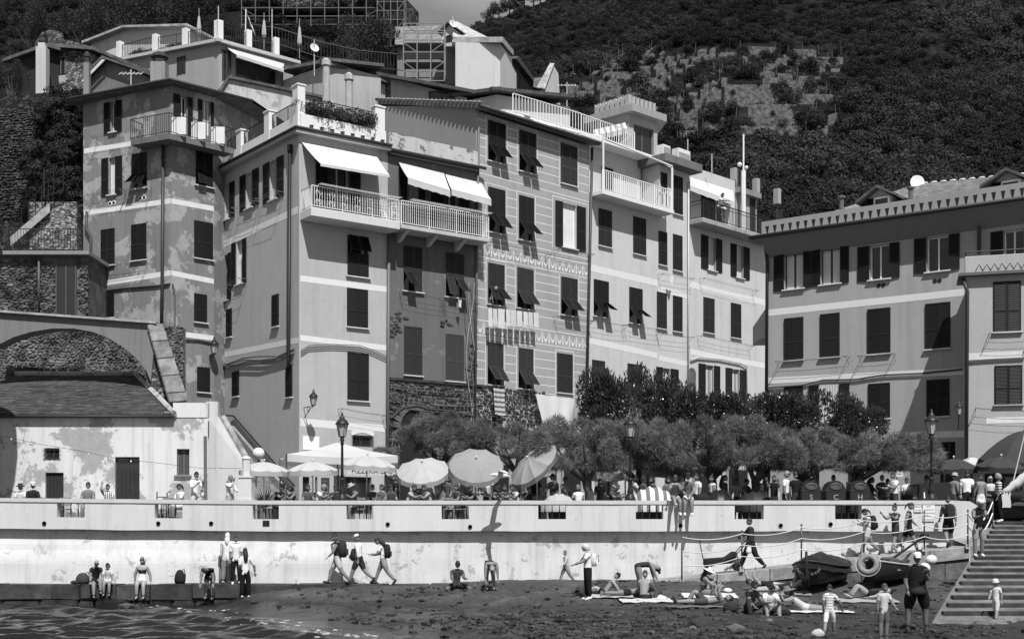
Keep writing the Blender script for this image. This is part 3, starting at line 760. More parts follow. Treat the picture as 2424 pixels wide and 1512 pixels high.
# --- left hillside under the castle
def lh_top(u): return -90 if u < 860 else -90 + (u - 860) * 1.9
def lhill(u, t):
    Y = 76 + t * 40; z0 = Z_(470, 76); z1 = Z_(lh_top(u), 116); z = z0 + (z1 - z0) * t; x = X_(u, Y)
    q = z / 3.4; f = q - math.floor(q); z = 3.4 * (math.floor(q) + smooth((f - .6) / .3)) * .6 + .4 * z
    return x, Y, z + .6 * noise.noise(Vector((x * .2, Y * .2, 0)))
us = ar(-260, 1010, 10); ts = ar(0, 1.0, .012); nu = len(us)
me = bpy.data.meshes.new('hillside'); me.from_pydata([lhill(u, t) for t in ts for u in us], [], [(j * nu + i, j * nu + i + 1, (j + 1) * nu + i + 1, (j + 1) * nu + i) for j in range(len(ts) - 1) for i in range(nu - 1)])
me.materials.append(SCRUB); me.update(); tag(link('hillside', me), kind='structure')
items = []
for i in range(700):
    u = rnd.uniform(-200, 820); t = rnd.uniform(.25, 1); x, Y, z = lhill(u, t)
    s = rnd.uniform(.5, 1.5); items.append((x, Y, z - .3 * s, s, rnd.uniform(0, 6.3), rnd.choice((0, 2, 5))))
scatter('hillside_scrub', BUSH, items)
# ================================================================ MAIN BUILDINGS
def along(P, d, u):
    """from plan point P in direction d to the picture column u"""
    t = (u - UC) / K; s = (t * P[1] - P[0]) / (d[0] - t * d[1]); return (P[0] + d[0] * s, P[1] + d[1] * s)
def vpdir(uvp): return ((uvp - UC) / K, 1.0)
def facade(root, fac, z0, z1, mat, holes, name='wall'):
    mb = MB(fac.M); wall_with_holes(mb, fac.L, z0, z1, holes); return mb.build(name, mat, root)
def shell(root, pts_, z0, z1, mat, name='wall', top=True):
    """closing walls along plan points (not the front), plus a flat top over all of them"""
    mb = MB()
    for a, b_ in zip(pts_[:-2], pts_[1:-1]): mb.face([(a[0], a[1], z0), (b_[0], b_[1], z0), (b_[0], b_[1], z1), (a[0], a[1], z1)])
    if top: mb.face([(p[0], p[1], z1) for p in pts_])
    return mb.build(name, mat, root)
def off(P, v, s): return (P[0] + v[0] * s, P[1] + v[1] * s)
def slab(root, fac, x0, x1, o0, o1, z0, z1, mat, name, bev=.0):
    mb = MB(fac.M); mb.box((x0, -o1, z0), (x1, -o0, z1)); me = mb.mesh(name, mat)
    if bev: bevel(me, bev)
    return link(name, me, root)
WHITE = plain(.62, .8, .05); OFFW = plaster(.66, None, .5, 1, .1, 'offw'); IRON = plain(.02, .5, .2, metal=.2); GUT = plain(.035, .6)
def rods(root, fac, u0, v0, u1, v1, out=.55, drop=0.0, n=3):
    """clothes line brackets with wires"""
    mb = MB(); a = fac.P(fac.s_(u0), 0, fac.z(u0, v0)); b_ = fac.P(fac.s_(u1), 0, fac.z(u1, v1)); o_ = -fac.n * out
    for p in (a, b_): mb.tube([p, p + o_], .014, 4); mb.tube([p - Vector((0, 0, .3)), p + o_ * .9], .01, 4)
    for i in range(n):
        w = o_ * (.35 + .3 * i); mb.tube([a + w + Vector((0, 0, .01)), (a + b_) / 2 + w - Vector((0, 0, .03)), b_ + w + Vector((0, 0, .01))], .006, 3)
    return mb.build('clothes_line', plain(.12, .6), root)

# ---------------- C: pale corner house with two awnings' worth of roof terrace
dR, dL = vpdir(5360), vpdir(-1070)
Pc = (X_(708, 60), 60.0); PcR = along(Pc, dR, 918); PcL = along(Pc, dL, 498)
fCR, fCL = Fac(Pc, PcR), Fac(PcL, Pc)
C = thing('corner_house', (Pc[0], Pc[1], TZ), 'tall smooth grey corner house with white bands, roof terrace railing and one white awning', 'building')
ZC = Z_(318, 60); MC = plaster(.54, None, .5, 1, .09, 'C'); hR, hL = [], []
g = .018
for u0, u1, vt, vb in ((520, 556, 438, 520), (568, 613, 409, 493), (623, 672, 380, 473)):
    w = u1 - u0; window(C, fCL, hL, u0, u1, vt, vb, 'open', g, split=(u0 + w * .33, u0 + w * .70), frame=.6, reveal=.55, curtain=.35)
window(C, fCL, hL, 518, 548, 604, 712, 'open', g, split=(528, 541), reveal=.6, frame=.7)
window(C, fCL, hL, 549, 584, 571, 673, 'open', g, split=(560, 576), reveal=.6, frame=.7, curtain=.6)
for q in ((537, 549, 732, 798), (645, 660, 698, 773), (551, 566, 880, 938), (678, 692, 868, 940)): window(C, fCL, hL, *q, 'closed', g)
window(C, fCR, hR, 822, 872, 558, 655, 'topflap', g); window(C, fCR, hR, 822, 870, 685, 775, 'closed', g); window(C, fCR, hR, 823, 872, 836, 948, 'closed', g)
window(C, fCR, hR, 747, 853, 385, 478, 'open', .02, split=(776, 825), frame=.45, sill=False, reveal=.35)
window(C, fCR, hR, 834, 882, 1030, 1056, 'bare', .05, frame=.05, sill=False, bars=True)
window(C, fCR, hR, 716, 752, 1128, 1215, 'door', .03, frame=.05, sill=False); window(C, fCR, hR, 800, 880, 1128, 1215, 'door', .03, frame=.05, sill=False, label='dark doorway of the cafe')
facade(C, fCR, TZ, ZC, MC, hR); facade(C, fCL, TZ, ZC, MC, hL)
bk = off(PcR, (-fCR.n.x * -1, fCR.n.y), 9); shell(C, [PcL, off(PcL, dR, 5.2), PcR, Pc], TZ, ZC, MC, 'rear_wall')
BAND = plain(.60, .85, .04)
strip(C, fCL, 498, 601, 705, 505, 16, BAND); strip(C, fCL, 498, 852, 706, 812, 13, BAND)
strip(C, fCR, 711, 666, 917, 692, 14, BAND); strip(C, fCR, 711, 806, 917, 830, 13, BAND); strip(C, fCR, 711, 1008, 917, 1024, 18, BAND)
# white arch over the low barred window
mb = MB(fCR.M); xs0, xs1 = fCR.s_(830), fCR.s_(886); za = fCR.z(858, 1030); n = 10
outer = [(xs0 + (xs1 - xs0) * i / n, za + .02 + .32 * math.sin(math.pi * i / n) + .12) for i in range(n + 1)]; inner = [(xs0 + .06 + (xs1 - xs0 - .12) * i / n, za - .04 + .16 * math.sin(math.pi * i / n)) for i in range(n + 1)]
for i in range(n): mb.faces([(outer[i][0], -.02, outer[i][1]), (outer[i + 1][0], -.02, outer[i + 1][1]), (inner[i + 1][0], -.02, inner[i + 1][1]), (inner[i][0], -.02, inner[i][1])], [(0, 1, 2, 3)])
mb.build('window_arch', BAND, C)
# roof slab, gutter, terrace parapet, posts, railings
mb = MB(); zc = ZC; e = .35
def inset(P, a, b_, s): return (P[0] + a[0] * s + b_[0] * s, P[1] + a[1] * s + b_[1] * s)
dRn, dLn = Vector((*dR, 0)).normalized(), Vector((*dL, 0)).normalized(); nR, nL = -fCR.n, -fCL.n
def q3(P, o, z): return (P[0] + o.x, P[1] + o.y, z)
pl = [q3(PcL, nL * e, zc), q3(Pc, (nL + nR) * e * .8, zc), q3(PcR, nR * e, zc), q3(off(PcR, dL, 6), nR * 0, zc)]
mb.faces(pl + [(a, b_, c_ + .22) for a, b_, c_ in pl], [(3, 2, 1, 0), (4, 5, 6, 7), (0, 1, 5, 4), (1, 2, 6, 5), (2, 3, 7, 6), (3, 0, 4, 7)]); mb.build('roof_slab', plaster(.5, None, .5, 1, .2, 'slabC'), C)
mb = MB(); mb.tube([Vector(p) + Vector((0, 0, .22)) for p in (q3(PcL, nL * (e + .05), zc), q3(Pc, (nL + nR) * (e + .05) * .8, zc), q3(PcR, nR * (e + .05), zc))], .075, 8); mb.build('gutter', GUT, C, True)
mb = MB(fCL.M); mb.box((0, .0, zc + .22), (fCL.L - .2, .3, zc + .95)); mb.build('terrace_parapet', WHITE, C)
mb = MB(fCR.M); mb.box((.1, .0, zc + .22), (fCR.L - .1, .3, zc + 1.0)); mb.build('terrace_parapet', WHITE, C)
for f, x, h in ((fCL, fCL.L - .35, 2.35), (fCL, fCL.s_(632), 1.9), (fCL, fCL.s_(566), 1.75), (fCR, fCR.L - .45, 2.1)):
    mb = MB(f.M); mb.box((x - .27, -.03, zc + .22), (x + .27, .36, zc + h)); mb.box((x - .31, -.07, zc + h), (x + .31, .4, zc + h + .07)); mb.build('terrace_post', WHITE, C)
for f, a, b_ in ((fCL, .2, fCL.s_(566) - .3), (fCL, fCL.s_(566) + .3, fCL.s_(632) - .3), (fCL, fCL.s_(632) + .3, fCL.L - .6)): railing(C, [f.P(a, -.15, zc + .95), f.P(b_, -.15, zc + .95)], .75, IRON, .10, .016)
railing(C, [fCR.P(.2, -.15, zc + 1.0), fCR.P(fCR.L - .7, -.15, zc + 1.0)], .85, IRON, .14, .014)
# balcony with white railing and awning
zf = fCR.z(724, 487, 1.15); bx0, bx1 = .05, fCR.L + .02
slab(C, fCR, bx0, bx1, 0, 1.15, zf - .42, zf, plaster(.75, None, .5, 1, .05, 'balc'), 'balcony_slab', .03)
WR = plain(.62, .5, .05)
railing(C, [fCR.P(bx0 + .05, .02, zf), fCR.P(bx0 + .05, 1.1, zf), fCR.P(bx1 - .05, 1.1, zf), fCR.P(bx1 - .05, .1, zf)], 1.0, WR, .13, .017, .03)
mb = MB(fCR.M)
for i in range(7):                                        # scrolls in the railing
    x = bx0 + .4 + i * .68
    for s_ in (-1, 1):
        for zz0, rr in ((.72, .085), (.3, .085)):
            mb.tube([(x + s_ * rr * (1 - math.cos(t)) * .8, -1.1, zf + zz0 + rr * math.sin(t) * 1.4) for t in [k * .7 for k in range(8)]], .013, 4)
mb.build('railing_scrolls', WR, C)
for k in range(4): wire(C, fCR.P(bx0 + .3, 1.2 + .1 * k, zf + 1.06), fCR.P(bx1 - .1, 1.2 + .1 * k, zf + 1.06), .01, .008, WR, 'drying_wire')
AWN = cloth(.57, .12)
awning(C, fCR, 714, 337, 892, 371, 922, 415, 759, 388, 1.75, AWN, .1)
# potted plants on the cornice and greenery on the terrace
for i in range(8):
    p = fCR.P(.5 + i * .55, .28, zc + .23); mb = MB(); mb.lathe([(.07, 0), (.1, .18), (.12, .2)], 8, Matrix.Translation(p)); tag(mb.build('flower_pot', plain(.06, .8)), 'small dark flower pot, %s from the left on the corner house cornice' % ('first', 'second', 'third', 'fourth', 'fifth', 'sixth', 'seventh', 'eighth')[i], 'pot', 'pots on the cornice')
pipe(C, fCL, ((686, 356), (683, 850), (683, 872)), .085, .015, .13); mb = MB(); p = fCL.P(fCL.s_(686, .13), .13, fCL.z(686, 356, .13)); mb.lathe([(.12, -.1), (.13, .25), (.12, .26)], 10, Matrix.Translation(p)); mb.build('flue_cap', plain(.015, .5), C, True)
for k in range(3):
    mb = MB(); mb.tube([fCL.P(fCL.s_(u), .07 + .03 * k, fCL.z(u, v + 6 * k + 4 * math.sin(u * .05 + k))) for u, v in ((505, 858), (540, 858), (580, 850), (620, 845), (660, 840), (700, 828))], .03, 5); mb.build('cable', plain(.06, .8), C)
    mb = MB(); mb.tube([fCR.P(fCR.s_(u), .06, fCR.z(u, v + 5 * k)) for u, v in ((711, 830), (730, 818), (780, 815), (850, 818), (880, 828), (917, 845))], .02, 5); mb.build('cable', plain(.08, .8), C)
for a in ((520, 522, 556, 505), (570, 495, 615, 478), (625, 474, 672, 455), (550, 676, 585, 660)): rods(C, fCL, *a)
rods(C, fCR, 800, 968, 905, 985)
mb = MB(fCR.M); x, z = fCR.sz(735, 1047); mb.box((x - .4, -.02, z - .35), (x + .45, .01, z + .3)); mb.build('plaque', plain(.75, .6), C)

# ---------------- D: darker old house with bare stone below
PdR = along(PcR, dR, 1127); fD = Fac(PcR, PdR); ZD = fD.z(920, 362)
D = thing('stone_based_house', (PcR[0], PcR[1], TZ), 'narrow dark house of patched plaster over bare stone with twin white awnings', 'building')
hD = []
window(D, fD, hD, 955, 999, 584, 690, 'flap', .055, tilt=(.75, .0)); window(D, fD, hD, 1055, 1098, 600, 704, 'flap', .055, tilt=(.35, .75))
window(D, fD, hD, 957, 998, 774, 888, 'closed', .06); window(D, fD, hD, 1055, 1097, 792, 902, 'closed', .06)
window(D, fD, hD, 1058, 1093, 978, 1056, 'closed', .06, sill=False)
window(D, fD, hD, 943, 1005, 405, 520, 'open', .02, split=(963, 990), sill=False, frame=.4, curtain=.3); window(D, fD, hD, 1020, 1110, 425, 535, 'open', .02, split=(1050, 1085), sill=False, frame=.4)
facade(D, fD, TZ, ZD, plaster(.17, .24, .25, .8, .2, 'D'), hD); shell(D, [PcR, off(PcR, dL, 8), off(PdR, dL, 8), PdR], TZ, ZD, MC, 'rear_wall')
# stone showing through and the stone ground storey
STD = stone(.05, .55, 'D')
zl = fD.z(1000, 905)
mb = MB(fD.M); mb.box((.02, -.10, zl), (fD.L + .5, .0, zl + .12)); mb.build('stone_course', STD, D)
def mD(x, z):
    # plaster patches round the windows stay
    for (a, b_, c_, d_) in ((954, 1002, 768, 912), (1052, 1100, 786, 930)):
        um = (a + b_) / 2
        if fD.s_(a) - .12 < x < fD.s_(b_) + .12 and fD.z(um, d_) - .3 < z < fD.z(um, c_) + .25: return z < zl
    return z < zl or z < zl + 3.1 + .5 * noise.noise(Vector((x, z, 0))) and noise.noise(Vector((x * .9, z * .5, 3))) > .08
def mDh(x, z):
    for uc_, w_ in ((977, 30),):
        xc = fD.s_(uc_); zz = fD.z(uc_, 967)
        if abs(x - xc) < .72 * (1 - max(0, (z - zz + 1.1)) / 1.2 * .55) and z < zz: return False
    if fD.s_(1054) < x < fD.s_(1096) and z < fD.z(1075, 975): return False
    return mD(x, z)
stones(D, fD, (.05, fD.L - .02, TZ + 1.2, zl + 3.3), STD, (.30, .15), 'stone', 280, .09, mDh, 3)
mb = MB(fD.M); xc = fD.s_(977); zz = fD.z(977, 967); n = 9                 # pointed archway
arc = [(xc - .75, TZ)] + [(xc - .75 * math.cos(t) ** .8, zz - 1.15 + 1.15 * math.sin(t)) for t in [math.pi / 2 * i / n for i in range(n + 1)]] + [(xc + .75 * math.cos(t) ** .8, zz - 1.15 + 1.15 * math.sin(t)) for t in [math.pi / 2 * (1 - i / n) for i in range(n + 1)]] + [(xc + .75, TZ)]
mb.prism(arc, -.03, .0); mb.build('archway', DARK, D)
for i in range(11):                                       # voussoirs
    t = math.pi * (i + .5) / 11; c_, s_ = math.cos(t), math.sin(t); mb = MB(fD.M)
    T = Matrix.Translation((xc - c_ * .98, -.06, zz - 1.0 + s_ * 1.15)) @ Matrix.Rotation(t - math.pi / 2, 4, 'Y'); mb.box((-.13, -.05, -.22), (.13, .05, .22), T); mb.build('voussoir', stone(.09, .3, 'V'), D)
mb = MB(fD.M); a, z_ = fD.sz(893, 345); pr = [(0, ZD + .1)] + [(fD.L * i / 14, ZD + .95 + .12 * noise.noise(Vector((i * .7, 1, 0)))) for i in range(15)] + [(fD.L, ZD + .1)]
mb.prism(pr, -.15, .35); mb.build('roof_parapet', plaster(.6, .2, .35, 1.5, .3, 'rp'), D)
mb = MB(fD.M); mb.tube([(0, -.3, ZD + .1), (fD.L + .4, -.3, ZD + .1)], .08, 8); mb.box((0, -.28, ZD - .12), (fD.L, .1, ZD + .08)); mb.build('gutter', GUT, D)
AW2 = cloth(.54, .15, 'a2')
awning(D, fD, 943, 383, 1051, 411, 1066, 452, 966, 422, 1.4, AW2, .28); awning(D, fD, 1054, 413, 1140, 434, 1163, 473, 1069, 449, 1.4, AW2, .28)
zf = fD.z(936, 528, 1.1); dx0, dx1 = .1, fD.L + .1
slab(D, fD, dx0, dx1, 0, 1.1, zf - .2, zf, plaster(.6, None, .5, 1, .2, 'balc2'), 'balcony_slab', .02)
railing(D, [fD.P(dx0 + .05, .1, zf), fD.P(dx0 + .05, 1.05, zf), fD.P(dx1 - .05, 1.05, zf), fD.P(dx1 - .05, .1, zf)], 1.15, WR, .12, .019, .03, mid=.86)
for x in (.5, 2.2, 3.9): mb = MB(fD.M); mb.prism([(0, zf - .2), (0, zf - .65), (.2, zf - .6), (.95, zf - .2)], 0, .2); mb.v = [tuple(fD.M @ Vector((x + (fD.M.inverted() @ Vector(v)).y, -(fD.M.inverted() @ Vector(v)).x, v[2]))) for v in mb.v]; mb.build('bracket', OFFW, D)
for k in range(4): wire(D, fD.P(.5, 1.2 + .1 * k, zf + 1.2), fD.P(fD.L, 1.2 + .1 * k, zf + 1.2), .01, .008, WR, 'drying_wire')
pipe(D, fD, ((921, 548), (916, 1190)), .085, .11, .12); pipe(D, fD, ((908, 500), (921, 535), (921, 548)), .07, .4, .3)
rods(D, fD, 945, 693, 1045, 712); rods(D, fD, 1050, 712, 1120, 722)
for v0, sg in ((915, 2), (945, 4), (962, 2), (1008, 1)): wire(D, fD.P(fD.s_(922), .12, fD.z(922, v0)), fD.P(fD.L, .12, fD.z(1120, v0 + 12 + sg)), .12, .02, plain(.09, .8))
mb = MB(); mb.tube([fD.P(fD.s_(u), .12, fD.z(u, v)) for u, v in ((922, 990), (950, 965), (985, 960), (1010, 968), (1060, 972), (1120, 985))], .045, 6); mb.build('cable_bundle', plain(.05, .8), D)
for k in range(5):
    mb = MB(); mb.tube([fD.P(fD.L - .5 + .25 * math.sin(z * .8 + k * 1.9) + .07 * k, .1, z) for z in ar(TZ + .5, ZD - 5.8, .7)], .018, 4); mb.build('cable', plain(.3 if k % 2 else .12, .8), D)

# ---------------- E: striped house with painted festoons
dE = vpdir(4300); PeR = along(PdR, dE, 1395); fE = Fac(PdR, PeR); ZE = Z_(262, PdR[1])
E = thing('striped_house', (PdR[0], PdR[1], TZ), 'tall grey house painted with thin white lines and festoon bands, slatted shutters pushed out', 'building')
hE = []
for q in ((1155, 1196, 290, 385), (1229, 1268, 313, 409), (1155, 1195, 447, 552), (1228, 1263, 466, 570), (1155, 1193, 625, 722), (1224, 1262, 636, 731), (1328, 1366, 658, 747), (1154, 1190, 812, 911), (1227, 1261, 825, 920)):
    window(E, fE, hE, *q, 'flap', .022 if q[3] < 600 else .05, tilt=(random.uniform(.55, .75), random.uniform(.6, .8)), flapz=.42)
window(E, fE, hE, 1328, 1365, 344, 438, 'closed', .05); window(E, fE, hE, 1319, 1354, 838, 930, 'closed', .045)
window(E, fE, hE, 1314, 1386, 484, 588, 'open', .015, split=(1331, 1364), frame=.8, curtain=.75, reveal=.7)
MEw = plaster(.45, None, .5, 1, .1, 'E'); facade(E, fE, TZ, ZE, MEw, hE)
bkE = off(PeR, dL, 9); bkE0 = (X_(893, 71.5), 71.5)
fEg = Fac(bkE0, PdR); mb = MB(fEg.M); zL = Z_(252, 71.5)
mb.prism([(0, TZ), (fEg.L, TZ), (fEg.L, ZE + .25), (0, zL)], 0, .3); mb.build('gable_wall', plaster(.32, None, .5, 1, .05, 'Eg'), E)
shell(E, [bkE0, bkE, PeR, PdR], TZ, ZE, MEw, 'rear_wall')
# painted lines between the windows and surrounds
mb = MB(fE.M); LW = .035
wins = [(fE.s_(a) - .16, fE.s_(b_) + .16, fE.z((a + b_) / 2, d_) - .1, fE.z((a + b_) / 2, c_) + .2) for a, b_, c_, d_ in ((1155, 1196, 290, 385), (1229, 1268, 313, 409), (1328, 1365, 344, 438), (1155, 1195, 447, 552), (1228, 1263, 466, 570), (1312, 1388, 482, 590), (1155, 1193, 625, 722), (1224, 1262, 636, 731), (1328, 1366, 658, 747), (1154, 1190, 812, 911), (1227, 1261, 825, 920), (1319, 1354, 838, 930))]
z = fE.z(1125, 915); f1, f2 = fE.z(1160, 600), fE.z(1160, 785)
while z < ZE - .3:
    if not any(f - .25 < z < f + .95 for f in (f1 - .15, f2 - .15)):
        segs = [(.05, fE.L - .05)]
        for a, b_, c_, d_ in wins:
            if c_ < z < d_:
                segs = [q for s0, s1 in segs for q in ((s0, min(s1, a)), (max(s0, b_), s1)) if q[1] - q[0] > .05]
        for s0, s1 in segs: mb.faces([(s0, -.004, z), (s1, -.004, z), (s1, -.004, z + LW), (s0, -.004, z + LW)], [(0, 1, 2, 3)])
    z += .46
for a, b_, c_, d_ in wins:
    for q in ((a, a + LW, c_, d_), (b_ - LW, b_, c_, d_), (a, b_, d_ - LW, d_)): mb.face([(q[0], -.005, q[2]), (q[1], -.005, q[2]), (q[1], -.005, q[3]), (q[0], -.005, q[3])])
mb.build('painted_lines', plain(.68, .85, .08), E)
for fz in (f1, f2):
    mb = MB(fE.M); n = 16; w = fE.L / n
    for zz0 in (fz - .28, fz + .5): mb.face([(.03, -.005, zz0), (fE.L - .03, -.005, zz0), (fE.L - .03, -.005, zz0 + .05), (.03, -.005, zz0 + .05)])
    for i in range(n):
        x = i * w; m_ = 8
        for k in range(m_):
            t0, t1 = k / m_, (k + 1) / m_
            def sw_(t, d): return (x + w * (.06 + .88 * t), -.005, fz + .40 - d - .36 * math.sin(math.pi * t))
            mb.face([sw_(t0, .14 * math.sin(math.pi * t0) + .03), sw_(t1, .14 * math.sin(math.pi * t1) + .03), sw_(t1, 0), sw_(t0, 0)])
        mb.face([(x - .05, -.005, fz - .15), (x + .05, -.005, fz - .15), (x + .02, -.005, fz + .42), (x - .02, -.005, fz + .42)])
    mb.build('festoon_band', plain(.6, .85, .1), E)
# roof: tiled slab with deep eave
mb = MB(); e = .55; nE = -fE.n
a, b_ = Vector((*PdR, ZE)), Vector((*PeR, ZE)); a2, b2 = a + nE * e - fE.d * .3 + Vector((0, 0, -.05)), b_ + nE * e + fE.d * .25 + Vector((0, 0, -.05)); bk1, bk2 = Vector((*bkE0, zL + .15)), Vector((*bkE, zL + .6))
mb.faces([a2, b2, bk2, bk1, a2 + Vector((0, 0, .22)), b2 + Vector((0, 0, .22)), bk2 + Vector((0, 0, .25)), bk1 + Vector((0, 0, .25))], [(3, 2, 1, 0), (4, 5, 6, 7), (0, 1, 5, 4), (1, 2, 6, 5), (2, 3, 7, 6), (3, 0, 4, 7)]); mb.build('roof', slate(.12), E)
mb = MB(); mb.tube([a2 + nE * .06 + Vector((0, 0, .1)), b2 + nE * .06 + Vector((0, 0, .1))], .08, 8); mb.build('gutter', GUT, E, True)
mb = MB()
for i in range(26):                                       # cover tiles along the gable edge
    p = bk1.lerp(a2, i / 25) + Vector((0, 0, .25)); mb.ball(p, (.14, .22, .1), 6, 4)
mb.build('ridge_tiles', plain(.2, .9, .4), E)
pipe(E, fE, ((1133, 300), (1124, 1000)), .07, .11, .1); pipe(E, fE, ((1402, 350), (1388, 960)), .08, .05, .1)
rods(E, fE, 1150, 575, 1290, 605); rods(E, fE, 1310, 750, 1390, 762); rods(E, fE, 1150, 915, 1210, 925); rods(E, fE, 1225, 925, 1352, 945); rods(E, fE, 1310, 592, 1390, 605)
# stone at the foot of E
zl = fE.z(1200, 925)
stones(E, fE, (.05, fE.s_(1290), TZ + 1.5, zl), STD, (.3, .15), 'stone', 140, .09, lambda x, z: not (abs(x - fE.s_(1200)) < .8 and z < fE.z(1200, 1000)), 8)

# ---------------- H, I, J: the row stepping back to the right
dH = vpdir(4200); PhR = along(PeR, dH, 1560); PiR = along(PeR, dH, 1632); PjR = along(PeR, dH, 1815)
fH, fI, fJ = Fac(PeR, PhR), Fac(PhR, PiR), Fac(PiR, PjR)
MH = plaster(.68, None, .5, 1, .1, 'H'); MI = plaster(.70, None, .5, 1, .1, 'I'); MJ = plaster(.68, None, .5, 1, .1, 'J')
H = thing('balcony_house', (*PeR, TZ), 'pale house with white railed balcony beside the striped house', 'building')
hH = []
for q in ((1417, 1447, 497, 584), (1499, 1528, 516, 603)): window(H, fH, hH, *q, 'closed', .035)
for q in ((1405, 1440, 664, 750), (1489, 1520, 682, 766)): window(H, fH, hH, *q, 'flap', .025, tilt=(.6, .95))
for q in ((1401, 1431, 853, 960), (1485, 1519, 862, 965)): window(H, fH, hH, *q, 'flap', .03, tilt=(.4, .5), sill=False)
ZH = fH.z(1400, 462)
facade(H, fH, TZ, ZH, MH, hH); shell(H, [PeR, off(PeR, dL, 9), off(PhR, dL, 9), PhR], TZ, ZH, MH, 'rear_wall')
strip(H, fH, 1389, 640, 1558, 678, 16, BAND); strip(H, fH, 1388, 812, 1556, 848, 14, BAND)
slab(H, fH, .05, fH.L + .25, -.1, .95, ZH - .12, ZH + .12, WHITE, 'balcony_slab', .02)
railing(H, [fH.P(.1, .9, ZH + .1), fH.P(fH.L + .15, .9, ZH + .1), fH.P(fH.L + .15, .1, ZH + .1)], 1.15, WR, .17, .03, .04)
sb = Matrix.Translation(fH.n * 1.4); fH2 = Fac((PeR[0] + fH.n.x * 1.4, PeR[1] + fH.n.y * 1.4), (PhR[0] + fH.n.x * 1.4, PhR[1] + fH.n.y * 1.4)); ZH2 = fH2.z(1400, 345)
hh = []; window(H, fH2, hh, 1424, 1450, 398, 470, 'closed', .03, sill=False); mb = MB(fH2.M); mb.box((0, 0, ZH), (fH2.L, 6, ZH2)); mb.build('upper_storey', plaster(.72, None, .5, 1, .1, 'Hu'), H)
slab(H, fH2, -.1, fH2.L + .1, -6, .9, ZH2, ZH2 + .2, WHITE, 'terrace_slab', .02)
railing(H, [fH2.P(-4.5, -.2, ZH2 + .5), fH2.P(0, .8, ZH2 + .2), fH2.P(fH2.L * .75, .8, ZH2 + .2), fH2.P(fH2.L, -2, ZH2 + .2)], 1.05, WR, .2, .024, .035)
mb = MB(); T0 = fH.P(.15, .9, ZH + .1); mb.tube([T0, T0 + Vector((0, 0, 2.9))], .06, 6); T1 = fH.P(fH.L + .1, .9, ZH + .1); mb.tube([T1, T1 + Vector((0, 0, 2.5)), T1 + Vector((-.3, .4, 2.8))], .07, 6); mb.tube([T0 + Vector((0, 0, 2.9)), T1 + Vector((0, 0, 2.6))], .06, 6)
mb.build('pergola_frame', WR, H)
rods(H, fH, 1390, 760, 1470, 772); rods(H, fH, 1475, 770, 1552, 782)
# crenellated tower on top
TW = thing('crenellated_tower', pt(1480, 330, 82), 'small rooftop tower with swallow-tailed battlements and a shaded loggia', 'tower')
ft1, ft2 = fac_uY(1402, 83.2, 1487, 81), fac_uY(1487, 81, 1556, 82.8); zt0, zt1 = Z_(420, 81), Z_(268, 81); MT = plaster(.5, None, .5, 1, .1, 'T'); hT1, hT2 = [], []
window(TW, ft2, hT2, 1500, 1548, 300, 372, 'bare', .1, frame=.12, sill=False); window(TW, ft1, hT1, 1420, 1470, 318, 400, 'bare', .1, frame=.08, sill=False)
facade(TW, ft1, zt0, zt1, MT, hT1); facade(TW, ft2, zt0, zt1, MT, hT2)
shell(TW, [tuple(ft1.a)[:2], (ft1.a.x + 3, ft1.a.y + 6), (ft2.b.x, ft2.b.y), tuple(ft2.a)[:2]], zt0, zt1, MT, 'rear_wall')
mb = MB()
c0, c1, c2, c3 = [Vector(q) for q in (ft1.P(-.3, .45, zt1), ft2.P(-.2, .55, zt1), ft2.P(ft2.L + .4, .45, zt1), ft1.P(0, -6, zt1))]
mb.faces([c0, c1, c2, c3] + [q + Vector((0, 0, .45)) for q in (c0, c1, c2, c3)], [(3, 2, 1, 0), (4, 5, 6, 7), (0, 1, 5, 4), (1, 2, 6, 5), (2, 3, 7, 6), (3, 0, 4, 7)]); mb.build('cornice', plaster(.42, None, .5, 1, .2, 'T2'), TW)
for f, n in ((ft1, 7), (ft2, 7)):
    for i in range(n):
        x = f.L * (i + .25) / n; w = f.L / n * .62; z = zt1 + .45; mb = MB(f.M)
        mb.prism([(x, z), (x + w, z), (x + w, z + .8), (x + w * .5, z + .58), (x, z + .8)], .1, .4); mb.build('merlon', MT, TW)
    mb = MB(f.M); mb.box((0, .12, zt1 + .4), (f.L, .38, zt1 + .7)); mb.build('parapet', MT, TW)
awning(TW, ft1, 1402, 305, 1480, 290, 1486, 304, 1408, 322, 1.2, cloth(.7, .2, 'aw3', (.3, 3.0, 0)), .3)
# I
Ib = thing('slab_roofed_house', (*PhR, TZ), 'very narrow pale house with a projecting concrete roof slab', 'building')
hI = []
for q in ((1565, 1578, 410, 488), (1593, 1615, 418, 508), (1559, 1578, 549, 628), (1593, 1614, 557, 641), (1555, 1577, 693, 778), (1593, 1614, 702, 785)): window(Ib, fI, hI, *q, 'closed', .03)
window(Ib, fI, hI, 1553, 1606, 872, 950, 'open', .02, split=(1567, 1586), frame=.5, curtain=.5)
ZI = fI.z(1600, 402); facade(Ib, fI, TZ, ZI, MI, hI); shell(Ib, [PhR, off(PhR, dL, 9), off(PiR, dL, 9), PiR], TZ, ZI, MI, 'rear_wall')
slab(Ib, fI, -.3, fI.L + .35, -8, .75, ZI, ZI + .5, plaster(.2, None, .5, 1, .3, 'Is'), 'roof_slab', .03)
strip(Ib, fI, 1556, 690, 1630, 708, 13, BAND); strip(Ib, fI, 1555, 852, 1630, 868, 12, BAND)
